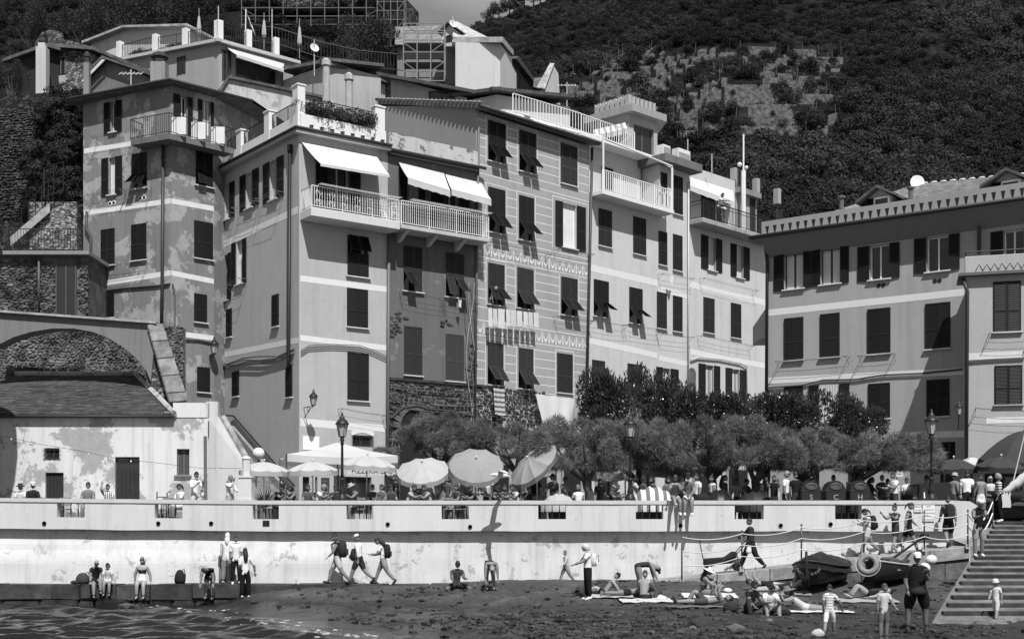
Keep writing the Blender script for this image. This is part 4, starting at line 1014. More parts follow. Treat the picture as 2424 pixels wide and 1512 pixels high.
for k, (x, lab) in enumerate(((.4, 'boxy white air conditioner at the left end of the concrete roof slab'), (1.9, 'larger boxy white air conditioner in the middle of the concrete roof slab'))):
    mb = MB(fI.M); w = .7 + .5 * k; mb.box((x, .0, ZI + .5), (x + w, .5, ZI + 1.3 + .1 * k)); mb.k = 1
    for i in range(9): mb.box((x + .06, -.015, ZI + .58 + .07 * i), (x + w - .06, 0, ZI + .61 + .07 * i))
    tag(mb.build('air_conditioner', [plain(.62, .5), plain(.3, .5)]), lab, 'air conditioner')
rods(Ib, fI, 1556, 650, 1628, 662); rods(Ib, fI, 1555, 792, 1628, 800)
pipe(Ib, fI, ((1630, 430), (1629, 960)), .05, .45, .1)
# J
J = thing('terrace_house', (*PiR, TZ), 'pale house with a dark iron railed cafe balcony and white awning on top', 'building')
hJ = []
window(J, fJ, hJ, 1659, 1709, 562, 640, 'open', .015, split=(1675, 1694), frame=.65, curtain=.55); window(J, fJ, hJ, 1729, 1774, 582, 658, 'open', .015, split=(1742, 1759), frame=.65, curtain=.55)
window(J, fJ, hJ, 1665, 1690, 706, 788, 'closed', .03); window(J, fJ, hJ, 1730, 1753, 719, 800, 'closed', .03)
window(J, fJ, hJ, 1653, 1704, 864, 953, 'open', .02, split=(1668, 1689), frame=.75, curtain=.3); window(J, fJ, hJ, 1717, 1766, 874, 958, 'open', .02, split=(1731, 1750), frame=.75, curtain=.3)
ZJ = fJ.z(1632, 522); facade(J, fJ, TZ, ZJ, MJ, hJ); shell(J, [PiR, off(PiR, dL, 9), off(PjR, dL, 9), PjR], TZ, ZJ, MJ, 'rear_wall')
strip(J, fJ, 1632, 680, 1813, 724, 15, BAND); strip(J, fJ, 1632, 838, 1812, 872, 13, BAND)
mb = MB(fJ.M); xc, zz = fJ.sz(1638, 870); n = 8; mb.prism([(xc - .4, zz - 1.9)] + [(xc - .4 * math.cos(math.pi * i / n), zz - .4 + .4 * math.sin(math.pi * i / n)) for i in range(n + 1)] + [(xc + .4, zz - 1.9)], -.02, .01); mb.build('arched_niche', stone(.1, .4, 'niche'), J)
slab(J, fJ, -.1, fJ.L + .1, -.1, 1.1, ZJ - .3, ZJ, plaster(.42, None, .5, 1, .3, 'Jb'), 'balcony_slab', .03)
railing(J, [fJ.P(0, .1, ZJ), fJ.P(0, 1.05, ZJ), fJ.P(fJ.L, 1.05, ZJ), fJ.P(fJ.L, .1, ZJ)], 1.1, IRON, .15, .018, .03, mid=.8)
fJ2 = Fac((PiR[0] + fJ.n.x * 1.8, PiR[1] + fJ.n.y * 1.8), (PjR[0] + fJ.n.x * 1.8, PjR[1] + fJ.n.y * 1.8)); xw = fJ2.s_(1740)
mb = MB(fJ2.M); mb.box((0, 0, ZJ), (xw, 6, fJ2.z(1640, 395))); mb.build('penthouse', plaster(.66, None, .5, 1, .08, 'Jp'), J)
hh = []; window(J, fJ2, hh, 1660, 1692, 455, 530, 'closed', .03, sill=False); window(J, fJ2, hh, 1697, 1712, 465, 535, 'closed', .03, sill=False)
awning(J, fJ2, 1634, 420, 1735, 452, 1738, 478, 1634, 440, 1.1, AWN, .3)
mb = MB(fJ2.M); mb.box((xw + .1, 0, ZJ), (fJ2.L + 1.5, 6, fJ2.z(1760, 463))); mb.build('side_wing', plaster(.45, .6, .3, 1, .2, 'Jw'), J)
mb = MB(fJ2.M); zz = fJ2.z(1760, 463); mb.box((xw, -.4, zz), (fJ2.L + 1.5, 5, zz + .35)); mb.build('roof_slab', plaster(.3, .15, .3, 1, .3, 'Js'), J)
for i, q in enumerate(((1775, 1787, 470, 545), (1838, 1850, 497, 560))): window(J, fJ2, hh, *q, 'closed', .06, sill=False)
for i in range(3):
    mb = MB(fJ2.M); x = xw + .3 + i * 2.6; mb.box((x, .2, zz + .35), (x + .35, .6, zz + 1.8 - .2 * i)); mb.build('roof_post', plaster(.45, None, .5, 1, .3, 'Jr'), J)
mb = MB(); p = fJ2.P(xw + .1, .6, ZJ); mb.tube([p, p + Vector((0, 0, 4.8))], .16, 8); mb.tube([p + Vector((0, 0, 4.6)), p + Vector((0, 0, 7.2))], .06, 6); mb.ball(p + Vector((-.25, 0, 5.2)), .16, 8, 6); mb.ball(p + Vector((.2, 0, 5.0)), .12, 8, 6)
mb.build('chimney_mast', plain(.62, .6), J)
rods(J, fJ, 1655, 660, 1780, 690); rods(J, fJ, 1650, 795, 1770, 820)
mb = MB(); mb.tube([fJ.P(fJ.s_(u), .1, fJ.z(u, v)) for u, v in ((1632, 852), (1650, 846), (1700, 850), (1750, 860), (1766, 870), (1768, 960))], .05, 5); mb.build('cable_bundle', plain(.45, .8), J)

# ---------------- F and G: the darker house on the right and the block in front of it
dF = vpdir(-2950); PfL = (X_(1818, 62), 62.0); PfR = along(PfL, dF, 2560); fF = Fac(PfL, PfR); ZF = Z_(572, 62)
F = thing('slate_roofed_house', (*PfL, TZ), 'long dark grey house with slate roof, dormers and a pierced parapet on the right', 'building')
hF = []; gF = .014
window(F, fF, hF, 1832, 1922, 600, 684, 'open', gF, split=(1857, 1902), frame=.05, curtain=.72, reveal=.5, sill=.55); window(F, fF, hF, 1922, 2010, 588, 672, 'open', gF, split=(1943, 1989), frame=.05, curtain=.72, reveal=.5, sill=.55)
window(F, fF, hF, 2030, 2130, 580, 661, 'open', gF, split=(2059, 2106), frame=.8, reveal=.5, sill=.55); window(F, fF, hF, 2164, 2272, 560, 642, 'open', gF, split=(2194, 2246), frame=.8, reveal=.5, sill=.55)
for q in ((1857, 1901, 753, 852), (1942, 1987, 743, 845), (2054, 2107, 731, 837), (2191, 2249, 718, 825), (1857, 1900, 915, 990), (2056, 2106, 908, 990), (2194, 2247, 899, 985)): window(F, fF, hF, *q, 'closed', gF, sill=.5)
window(F, fF, hF, 1915, 2011, 911, 988, 'open', gF, split=(1939, 1987), frame=.05, sill=False)
window(F, fF, hF, 2345, 2440, 545, 625, 'open', gF, split=(2376, 2424), frame=.8, reveal=.5)
window(F, fF, hF, 1895, 1940, 1100, 1210, 'door', frame=.3, sill=False); window(F, fF, hF, 2000, 2040, 1100, 1210, 'door', frame=.3, sill=False); window(F, fF, hF, 2225, 2262, 1045, 1190, 'door', frame=.03, sill=False, label='tall dark doorway in the shade')
MF = plaster(.46, None, .5, 1, .1, 'F'); facade(F, fF, TZ, ZF, MF, hF)
shell(F, [PfL, off(PfL, (.74, 1.0), 9), off(PfR, (.74, 1.0), 9), PfR], TZ, ZF, MF, 'rear_wall')
strip(F, fF, 1819, 748, 2282, 700, 16, BAND); strip(F, fF, 1819, 908, 2282, 886, 15, BAND); strip(F, fF, 1850, 1046, 2282, 1034, 15, plain(.6, .85))
cb = MB(fF.M); a, b_ = fF.s_(1940), fF.s_(1986); z1_, z0_ = fF.z(1962, 909), fF.z(1962, 1000)        # curtain blowing in the open window
for i in range(16):
    xa, xb = a + (b_ - a) * i / 16, a + (b_ - a) * (i + 1) / 16; cb.face([(xa, -.05 - .05 * (i % 2), z0_), (xb, -.05 - .05 * ((i + 1) % 2), z0_), (xb, -.02, z1_), (xa, -.02, z1_)])
cb.build('curtain', cloth(.55, .3, 'cur', (.68, 9, 0)), F)
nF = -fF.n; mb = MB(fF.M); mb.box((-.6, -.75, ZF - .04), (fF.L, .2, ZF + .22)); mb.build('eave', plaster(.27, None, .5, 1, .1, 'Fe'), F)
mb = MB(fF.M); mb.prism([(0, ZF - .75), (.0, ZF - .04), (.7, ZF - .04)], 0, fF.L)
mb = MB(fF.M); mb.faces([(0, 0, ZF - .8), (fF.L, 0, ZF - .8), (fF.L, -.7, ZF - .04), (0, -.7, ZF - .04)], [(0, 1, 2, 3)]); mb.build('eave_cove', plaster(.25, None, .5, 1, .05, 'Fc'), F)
mb = MB(fF.M); mb.tube([(-.6, -.82, ZF + .12), (fF.L, -.82, ZF + .12)], .09, 8); mb.build('gutter', GUT, F, True)
mb = MB(fF.M); mb.box((-.2, -.3, ZF + .22), (fF.L, -.05, ZF + .92)); mb.build('parapet', plaster(.38, None, .5, 1, .05, 'Fp'), F)
for i in range(31):
    x = .1 + i * (fF.s_(2424) - .1) / 30; mb = MB(fF.M); mb.prism([(x - .02, ZF + .28), (x + .02, ZF + .28), (x + .1, ZF + .68), (x - .1, ZF + .68)], -.305, -.2); mb.build('parapet_vent', DARK, F)
# slate roof in courses
e0, e1 = Vector(fF.P(.6, -.2, ZF + .5)), Vector(fF.P(fF.L, -.2, ZF + .5)); r0, r1 = pt(2168, 437, 67), pt(2700, 388, 60)
hipb = pt(1905, 522, 66)
mb = MB(); nrow = 26
for i in range(nrow):
    t0, t1 = i / nrow, (i + 1.12) / nrow
    a0, b0 = e0.lerp(r0, t0), e1.lerp(r1, t0); a1, b1 = e0.lerp(r0, t1), e1.lerp(r1, t1); up = Vector((0, 0, .05))
    mb.faces([a0 + up, b0 + up, b1, a1, a0, b0], [(0, 1, 2, 3), (4, 5, 1, 0)])
mb.face([e0, r0, hipb]); mb.face([r0, r1, r1 + Vector((2, 6, -3)), hipb + Vector((2, 5, 0))])
mb.build('slate_roof', slate(.27, 'F'), F)
mb = MB()
for i in range(22): mb.ball(r0.lerp(r1, i / 22), (.2, .2, .1), 6, 4)
mb.build('ridge_tiles', plain(.42, .9, .3), F)
def dormer(u0, u1, vt, vb, Y, lab):
    dm = thing('dormer', pt((u0 + u1) / 2, vb, Y), lab, 'dormer'); f = fac_uY(u0, Y + .6, u1, Y - .6); um = (u0 + u1) / 2
    zb_, zt_ = f.z(um, vb), f.z(um, vt); h = []
    mb = MB(f.M); mb.prism([(.3, zb_), (f.L - .3, zb_), (f.L - .3, zt_ - .45), (f.L / 2, zt_), (.3, zt_ - .45)], 0, 3); mb.build('wall', plaster(.42, None, .5, 1, .08, 'dm'), dm)
    mb = MB(f.M); mb.prism([(-.15, zt_ - .62), (f.L / 2, zt_), (f.L + .15, zt_ - .62), (f.L + .15, zt_ - .5), (f.L / 2, zt_ + .14), (-.15, zt_ - .5)], -.35, 3.4); mb.build('roof', slate(.1, 'dr'), dm)
    window(dm, f, h, u0 + (u1 - u0) * .15, u0 + (u1 - u0) * .78, vt + (vb - vt) * .42, vb - 4, 'open', .015, split=(u0 + (u1 - u0) * .36, u0 + (u1 - u0) * .76), frame=.7)
    mb = MB(f.M); x0, x1 = f.s_(u0 + (u1 - u0) * .36), f.s_(u0 + (u1 - u0) * .76); z0_, z1_ = f.z(um, vb - 4), f.z(um, vt + (vb - vt) * .42)
    mb.box((x0, -.03, z0_), (x1, .0, z1_)); mb.build('pane', glass(), dm); mb = MB(f.M)
    for x in (x0, x1): mb.box((x - .05, -.05, z0_), (x + .05, .01, z1_))
    for z in (z0_, z1_): mb.box((x0, -.05, z - .04), (x1, .01, z + .04))
    mb.build('window_frame', plain(.75, .6), dm)
dormer(2038, 2126, 447, 500, 62.5, 'small dormer with open black shutter on the left of the slate roof'); dormer(2332, 2440, 407, 462, 57, 'dormer at the right edge of the slate roof')
mb = MB(); p = pt(2171, 432, 66.5); T = Matrix.Translation(p) @ Matrix.Rotation(R(85), 4, 'X'); mb.lathe([(.02, -.06), (.2, -.05), (.36, .03), (.37, .05), (.1, -.02)], 16, T); mb.tube([p, p - Vector((0, -.2, .5))], .03, 5)
tag(mb.build('satellite_dish', plain(.75, .4)), 'round white satellite dish on the ridge of the slate roof', 'dish')
for u, v in ((2078 - 85, 480), (2060 + 212 - 115, 0)):
    pass
for u, v, Y in ((1992, 482, 63), (2156, 460, 62)):
    mb = MB(); p = pt(u, v, Y); mb.lathe([(.12, -.7), (.12, .25), (.2, .27), (.2, .35), (.05, .4)], 8, Matrix.Translation(p)); mb.build('vent_pipe', plain(.1, .7), F)
pipe(F, fF, ((1812, 585), (1816, 620), (1814, 960)), .08, .02, .12); pipe(F, fF, ((2312, 490), (2318, 510), (2317, 600)), .08, .05, .1)
mb = MB(); mb.tube([fF.P(fF.s_(u), .07, fF.z(u, v)) for u, v in ((1819, 918), (1900, 912), (1950, 900), (2030, 898), (2090, 888), (2180, 884), (2280, 874))], .04, 5); mb.build('cable_bundle', plain(.05, .8), F)
rods(F, fF, 1845, 858, 2010, 845); rods(F, fF, 2040, 845, 2120, 838)
for u, v in ((2080, 676), (2091, 675), (2213, 665), (2224, 664)):
    mb = MB(); x, z = fF.sz(u, v); mb.lathe([(.1, -.02), (.1, .02)], 10, fF.M @ Matrix.Translation((x, 0, z)) @ Matrix.Rotation(R(90), 4, 'X')); mb.build('vent_hole', DARK, F)
# small arch bridging the alley
mb = MB(); a, b_ = pt(1782, 768, 70), pt(1822, 768, 62.3); f = Fac((a.x, a.y), (b_.x, b_.y)); zz = f.z(1800, 748); n = 8
mb = MB(f.M); arc = [(0, zz), (f.L, zz), (f.L, zz - 1.0)] + [(f.L * (1 - i / n), zz - 1.7 + .7 * math.sin(math.pi * (1 - i / n * .5) )) for i in range(1, n + 1)]
mb.prism(arc, 0, 1.0); al = thing('alley_arch', (a.x, a.y, zz - 1.7), 'small plastered arch bridging the dark alley between two houses', 'arch'); mb.build('arch', plaster(.42, None, .5, 1, .1, 'al'), al)
# G
PgL = (X_(2287, 54.0), 54.0); PgR = along(PgL, (3.3, -1.0), 2640); fG = Fac(PgL, PgR); ZG = Z_(655, 54)
G = thing('annex_house', (*PgL, TZ), 'light grey block at the right edge with tall closed shutters and a balcony roof', 'building')
hG = []
window(G, fG, hG, 2352, 2416, 667, 785, 'closed', gF, sill=.5); window(G, fG, hG, 2355, 2419, 866, 957, 'closed', gF, sill=.3); window(G, fG, hG, 2330, 2420, 1120, 1260, 'door', frame=.05, sill=False)
MG = plaster(.50, None, .5, 1, .07, 'G'); facade(G, fG, TZ, ZG, MG, hG); shell(G, [PgL, (PgL[0] + 1.2, PgL[1] + 3.2), (PgR[0] + 1, PgR[1] + 6), PgR], TZ, ZG, MG, 'side_wall')
slab(G, fG, -.3, fG.L, -2, .3, ZG, ZG + .12, plain(.1, .7), 'roof_slab'); slab(G, fG, -.05, fG.L, -.3, .0, ZG + .12, ZG + .85, plaster(.5, None, .5, 1, .1, 'Gp'), 'balcony_parapet', .02)
mb = MB(fG.M)
for i in range(22):
    x = .35 + i * .3; mb.tube([(x, -.31, ZG + .15), (x + .15, -.31, ZG + .42), (x + .3, -.31, ZG + .15)], .03, 4)
mb.build('lattice', plain(.05, .7), G)
mb = MB(fG.M); mb.tube([(0, .1, ZG + 1.05), (fG.L, .1, ZG + 1.05)], .03, 5); mb.tube([(0, .1, ZG + .85), (0, .1, ZG + 1.05)], .03, 5); mb.build('hand_rail', IRON, G)
strip(G, fG, 2289, 852, 2420, 846, 16, plain(.55, .85)); strip(G, fG, 2335, 1002, 2424, 1000, 14, plain(.58, .85))
pipe(G, fG, ((2279, 660), (2290, 690), (2287, 1200)), .08, .03, .1); mb = MB(); mb.tube([fG.P(fG.s_(u), .07, fG.z(u, v)) for u, v in ((2290, 856), (2340, 852), (2424, 848))], .04, 5); mb.build('cable_bundle', plain(.07, .8), G)
rods(G, fG, 2340, 792, 2440, 790); rods(G, fG, 2308, 968, 2440, 975)

# ---------------- A: peeling house on the left
Pa = (X_(405, 64), 64.0); PaL = along(Pa, vpdir(-4700), 197); PaR = along(Pa, vpdir(4250), 507); fAL, fAR = Fac(PaL, Pa), Fac(Pa, PaR); ZA = Z_(203, 64)
A = thing('peeling_house', (*Pa, TZ), 'tall house with badly peeling grey plaster and an iron corner balcony on the left', 'building')
h1, h2 = [], []; gA = .016
window(A, fAL, h1, 247, 289, 242, 313, 'open', gA, split=(262, 275), frame=.6, reveal=.4); window(A, fAL, h1, 241, 290, 374, 461, 'open', gA, split=(258, 274), frame=.75, curtain=.6)
window(A, fAL, h1, 313, 348, 363, 446, 'flap', gA, tilt=(.8, .5)); window(A, fAL, h1, 240, 271, 543, 628, 'closed', gA); window(A, fAL, h1, 312, 346, 531, 616, 'closed', gA); window(A, fAL, h1, 240, 270, 694, 752, 'closed', gA)
window(A, fAR, h2, 463, 503, 350, 441, 'flap', gA, tilt=(.3, .1)); window(A, fAR, h2, 460, 503, 526, 613, 'closed', gA); window(A, fAR, h2, 460, 489, 697, 763, 'closed', gA, ajar=9); window(A, fAR, h2, 467, 496, 870, 928, 'closed', gA)
window(A, fAR, h2, 410, 455, 228, 312, 'open', gA, split=(425, 443), sill=False, frame=.6); window(A, fAR, h2, 468, 505, 240, 320, 'open', gA, split=(478, 497), sill=False, frame=.75, curtain=.5)
MA = plaster(.27, .45, .43, .8, .16, 'A'); facade(A, fAL, TZ, ZA, MA, h1); facade(A, fAR, TZ, ZA, MA, h2)
shell(A, [PaL, (PaL[0] + 4, PaL[1] + 8), (PaR[0] + 2, PaR[1] + 5), PaR, Pa], TZ, ZA, MA, 'rear_wall')
bnd = plain(.62, .85, .12)
for v0, v1 in ((364, 330), (510, 482), (684, 652)): strip(A, fAL, 199, v0, 404, v1, 12, bnd)
for v0, v1 in ((482, 500), (652, 672), (794, 806)): strip(A, fAR, 406, v0, 506, v1, 12, bnd)
mb = MB(); a, c_, b_ = Vector((*PaL, ZA)), Vector((*Pa, ZA)), Vector((*PaR, ZA)); ol, orr = -fAL.n, -fAR.n; e = .65
rp_ = [a + ol * e - fAL.d * .5, c_ + (ol + orr) * e * .62, b_ + orr * e + fAR.d * 1.9]; apex = Vector((X_(395, 68), 69, ZA + 1.3)); bl, brr = Vector((PaL[0] + 3, PaL[1] + 7, ZA)), Vector((PaR[0] + 3.5, PaR[1] + 6, ZA))
th = Vector((0, 0, .18))
mb.faces(rp_ + [q + th for q in rp_] + [apex, bl, brr], [(0, 1, 4, 3), (1, 2, 5, 4), (3, 4, 6), (4, 5, 6), (5, 8, 6), (3, 6, 7), (0, 7, 8, 2, 1)]); mb.build('roof', slate(.09, 'A'), A)
mb = MB(); mb.tube([q + th * .6 for q in (rp_[0], rp_[1], rp_[2])], .08, 8); mb.build('gutter', GUT, A, True)
zf = Z_(318, 63.2); bal = [fAL.P(fAL.s_(338), 0, zf), fAL.P(fAL.s_(338) , .85, zf), Vector(fAL.P(fAL.L, 0, zf)) + (ol + orr) * .62, fAR.P(fAR.L + .6, .85, zf), fAR.P(fAR.L + .6, 0, zf)]
mb = MB(); cc = Vector((*Pa, zf)); bp = [Vector(q) for q in bal] + [cc]; n = len(bp); d_ = Vector((0, 0, -.28)); mb.faces(bp + [q + d_ for q in bp], [tuple(range(n)), tuple(range(2 * n - 1, n - 1, -1))] + [(i, i + n, (i + 1) % n + n, (i + 1) % n) for i in range(n)]); mb.build('balcony_slab', plaster(.2, None, .5, 1, .3, 'Ab'), A)
railing(A, bal[0:], 1.0, IRON, .13, .014, .022)
mb = MB()
for i in range(3): p = Vector(bal[2]).lerp(Vector(bal[3]), .15 + .3 * i) + Vector((0, 0, .45)); mb.box((p.x - .35, p.y - .03, p.z - .4), (p.x + .35, p.y + .03, p.z + .45))
tag(mb.build('laundry', cloth(.75, .2)), 'white cloths hung along the iron corner balcony of the peeling house', 'laundry')
pipe(A, fAL, ((386, 345), (384, 660), (382, 800)), .09, .035, .15); pipe(A, fAL, ((205, 500), (203, 540), (215, 560), (214, 680)), .07, .05, .12)
mb = MB(); mb.tube([fAL.P(fAL.s_(u), .06, fAL.z(u, v)) for u, v in ((212, 690), (225, 705), (250, 688), (300, 682), (380, 676), (404, 672))], .05, 5); mb.build('cable_bundle', plain(.05, .8), A)
mb = MB(); mb.tube([fAR.P(fAR.s_(u), .06, fAR.z(u, v)) for u, v in ((407, 672), (412, 700), (412, 810), (425, 803), (470, 805), (505, 812))], .05, 5); mb.build('cable_bundle', plain(.1, .8), A)
rods(A, fAL, 222, 466, 300, 452); rods(A, fAL, 300, 455, 360, 445); rods(A, fAL, 222, 640, 350, 622); rods(A, fAL, 232, 330, 340, 312)
for u, v in ((261, 482), (270, 480), (333, 470), (342, 468)):
    mb = MB(); x, z = fAL.sz(u, v); T = fAL.M @ Matrix.Translation((x, 0, z)) @ Matrix.Rotation(R(90), 4, 'X'); mb.lathe([(.13, -.02), (.13, .02), (.09, .021), (.09, .03)], 12, T); mb.build('vent_ring', plain(.65, .7), A); mb = MB(); mb.lathe([(.085, -.02), (.085, .032)], 12, T); mb.build('vent_hole', DARK, A)
# ================================================================ LEFT SIDE: white house, arch, steps, stone walls
Wh = thing('white_house', (X_(250, 55), 55, TZ), 'low white house with flaking plaster and a slate roof behind the parapet', 'building')
fW = fac_uY(-70, 55, 492, 55); hW = []; ZW = Z_(985, 55)
window(Wh, fW, hW, 106, 141, 1060, 1088, 'bare', .02, frame=.05, bars=True, sill=False); window(Wh, fW, hW, 418, 449, 1062, 1124, 'bare', .02, frame=.12, sill=.2, curtain=.12)
window(Wh, fW, hW, 107, 151, 1118, 1236, 'door', .02, frame=.03, sill=False); window(Wh, fW, hW, 272, 331, 1081, 1236, 'door', .02, frame=.04, sill=False)
for u0, u1, vt in ((110, 148, 1122), (275, 328, 1110)):                # plank doors
    x0, x1 = fW.s_(u0), fW.s_(u1); mb = MB(fW.M); n = 5; zt_ = fW.z(u0, vt)
    for i in range(n): mb.box((x0 + (x1 - x0) * i / n + .006, .10, TZ), (x0 + (x1 - x0) * (i + 1) / n - .006, .14, zt_))
    mb.build('door', plain(.025, .6, .3), Wh)
MW = plaster(.84, .46, .40, .38, .2, 'W')
facade(Wh, fW, TZ, ZW, MW, hW)
mb = MB(fW.M); mb.box((0, -.02, TZ), (fW.s_(106), .0, TZ + .45)); mb.box((fW.s_(151), -.02, TZ), (fW.s_(271), .0, TZ + .45)); mb.box((fW.s_(332), -.02, TZ), (fW.L - .02, 0, TZ + .45)); mb.build('plinth', stone(.2, .4, 'pl'), Wh)
x41 = fW.s_(410); mb = MB(fW.M); mb.box((x41, -.03, ZW - .05), (fW.L, .3, Z_(953, 55))); mb.box((fW.s_(380), -.012, ZW - .02), (x41, .2, Z_(975, 55))); mb.build('raised_wall', plaster(.82, .6, .25, .5, .15, 'W2'), Wh)
# slate roof: courses of single slates; the nearest courses are separate pieces
ez, tz_, ey, ty = ZW + .02, Z_(890, 60), 54.8, 60.0
SLT = slate(.06, 'W'); rnd = random.Random(9); nrow = 30; slates = []
mb = MB(); mb.box((0, 0, 0), (1, 1, .05)); sm = mb.mesh('slate', SLT)
sv = Vector((0, ty - ey, tz_ - ez)); Lr = sv.length; sv.normalize(); nv = Vector((1, 0, 0)).cross(sv)
xl = X_(-70, 55)
for i in range(nrow):
    t = i / nrow; p0 = Vector((xl, ey, ez)) + sv * (Lr * t); xr = X_(412, ey) + (X_(322, ty) - X_(412, ey)) * t; x = xl - rnd.uniform(0, .4)
    while x < xr:
        w = rnd.uniform(.35, .6); w2 = min(w, xr - x)
        if w2 > .08:
            T = Matrix.Translation(Vector((x, 0, 0)) + Vector((0, p0.y, p0.z)) + nv * .02) @ Matrix(((1, sv.x, nv.x, 0), (0, sv.y, nv.y, 0), (0, sv.z, nv.z, 0), (0, 0, 0, 1))) @ Matrix.Rotation(-.10, 4, 'X') @ Matrix.Rotation(rnd.uniform(-.015, .015), 4, 'Z') @ Matrix.Diagonal((w2 - .012, Lr / nrow * 1.35, rnd.uniform(.7, 1.2), 1))
            slates.append(T)
        x += w
rf = MB(); a, b_, c_, d_ = Vector((xl, ey, ez)), Vector((X_(412, ey), ey, ez)), Vector((X_(322, ty), ty, tz_)), Vector((xl, ty, tz_)); up = Vector((0, 0, -.1)); rf.faces([a, b_, c_, d_, a + up, b_ + up, c_ + up, d_ + up], [(0, 1, 2, 3), (0, 4, 5, 1), (1, 5, 6, 2), (7, 6, 5, 4)]); RW = rf.build('slate_roof', SLT, Wh)
vis = [T for T in slates if T.translation.x > X_(0, 55)]; slates = vis[:300] + [T for T in slates if T.translation.x <= X_(0, 55)] + vis[300:]
for T in slates[:300]: link('slate', sm, RW, T)
tag(join_instances('slates', [sm], [(0, T) for T in slates[300:]], SLT, RW), kind='stuff')
mb = MB(); mb.tube([b_ + Vector((0, 0, .08)), c_ + Vector((0, 0, .08))], .13, 6); mb.tube([d_ + Vector((0, 0, .1)), c_ + Vector((0, 0, .1))], .13, 6); mb.build('roof_edge', plaster(.55, .3, .4, 2, .2, 'redge'), Wh)
mb = MB(); mb.tube([(xl, ey - .03, ez - .04), (X_(412, ey), ey - .03, ez - .04)], .06, 8); mb.build('gutter', GUT, Wh, True)
# light string along the white house
SB = thing('light_string', pt(20, 1035, 53.5), 'thin string of small festoon bulbs slung across the white house', 'light string')
pth = [pt(u, v, 53.5) for u, v in ((0, 1030), (90, 1050), (180, 1065), (280, 1085), (380, 1096), (480, 1108), (590, 1108))]
mb = MB(); mb.tube(pth, .012, 4); mb.build('wire', plain(.03), SB)
for a, b_ in zip(pth[:-1], pth[1:]):
    for t in (.3, .8): p = a.lerp(b_, t); mb = MB(); mb.ball(p - Vector((0, 0, .06)), (.035, .035, .05), 6, 5); mb.build('bulb', plain(.6, .3), SB, True)
PLb = thing('wooden_pole', pt(487, 1180, 53), 'bare wooden pole standing against the white house by the steps', 'pole'); mb = MB(); mb.tube([(X_(487, 53), 53, TZ), (X_(486, 53), 53, Z_(1032, 53))], .07, 7); mb.build('shaft', plain(.12, .8, .3), PLb)
# tower at the left edge: only its shaded flank shows, its shadow falls across the white house
TWl = thing('round_tower', (-22.6, 49, TZ), 'dark shaded flank of a round tower with flared cap at the left edge', 'tower')
mb = MB(); mb.lathe([(3.2, 0), (3.15, 13.2)], 28, Matrix.Translation((-23.3, 49, 0))); mb.build('shaft', rubble(.1, 'tw'), TWl); mb = MB(); mb.lathe([(3.2, 12.9), (3.55, 13.5), (3.5, 13.7), (2.4, 14.5), (.3, 16)], 28, Matrix.Translation((-23.3, 49, 0))); mb.build('cap', slate(.1, 'cap'), TWl)
# rubble walls below the houses
SR = stone(.10, .75, 'rub'); SR2 = stone(.045, .7, 'rub2')
RWl = thing('rubble_wall', pt(200, 985, 60.3), 'rough rubble stone wall rising behind the slate roof under the arch', 'wall')
f = fac_uY(-60, 60.3, 432, 60.3); z0, z1 = Z_(990, 60.3), Z_(775, 60.3); mb = MB(f.M); mb.box((0, .02, z0 - 2), (f.L, .6, z1)); mb.build('wall_core', stone(.13, .35, 'mortar'), RWl)
def mR(x, z):
    u, v = UC + (f.a.x + x) * K / 60.3, HZ - (z - HC) * K / 60.3
    return v > 880 - (u - 0) * .0 - 60 and (v > 790 + 35 * math.sin(u * .01))
stones(RWl, f, (0, f.L, z0, z1), SR, (.21, .09), 'stone', 300, .08, None, 5)
# flying arch and buttress
AR = thing('flying_arch', pt(200, 900, 58), 'plastered flying arch with sloping slabbed buttress bridging to the round tower', 'arch')
f = fac_uY(-40, 58, 440, 58); mb = MB(f.M); top = [f.sz(u, v) for u, v in ((-10, 741), (372, 770), (372, 800))]; und = [f.sz(u, v) for u, v in ((362, 905), (352, 880), (340, 862), (320, 843), (295, 822), (262, 802), (225, 788), (180, 780), (130, 780), (80, 788), (40, 800), (12, 814), (-10, 822))]
mb.prism(top + und, -.35, .6); mb.build('arch', plaster(.26, None, .5, 1, .15, 'arch'), AR)
mb = MB(f.M); cap = [f.sz(u, v) for u, v in ((-10, 737), (378, 765), (378, 770), (-10, 742))]; mb.prism(cap, -.55, .8); mb.build('arch_coping', stone(.3, .2, 'cop'), AR)
mb = MB(f.M); mb.prism([f.sz(u, v) for u, v in ((345, 800), (372, 772), (424, 958), (424, 990), (352, 990))], -.2, 1.6); mb.build('buttress', rubble(.16, 'butt'), AR)
a0, a1 = Vector(f.P(*_o(f, 348, 772, .5))), Vector(f.P(*_o(f, 400, 955, .5)))
for i in range(9):
    p, q = a0.lerp(a1, i / 9), a0.lerp(a1, (i + .95) / 9); w = Vector((.62 + .02 * i, .15, .08)); th_ = Vector((.05, -.05, .06 + .03 * (i % 2))); mb = MB()
    mb.faces([p, q, q + w * .95, p + w * .95] + [r + th_ for r in (p, q, q + w, p + w)], [(3, 2, 1, 0), (4, 5, 6, 7), (0, 1, 5, 4), (1, 2, 6, 5), (2, 3, 7, 6), (3, 0, 4, 7)]); mb.build('slab', stone(.24, .3, 'bs'), AR)
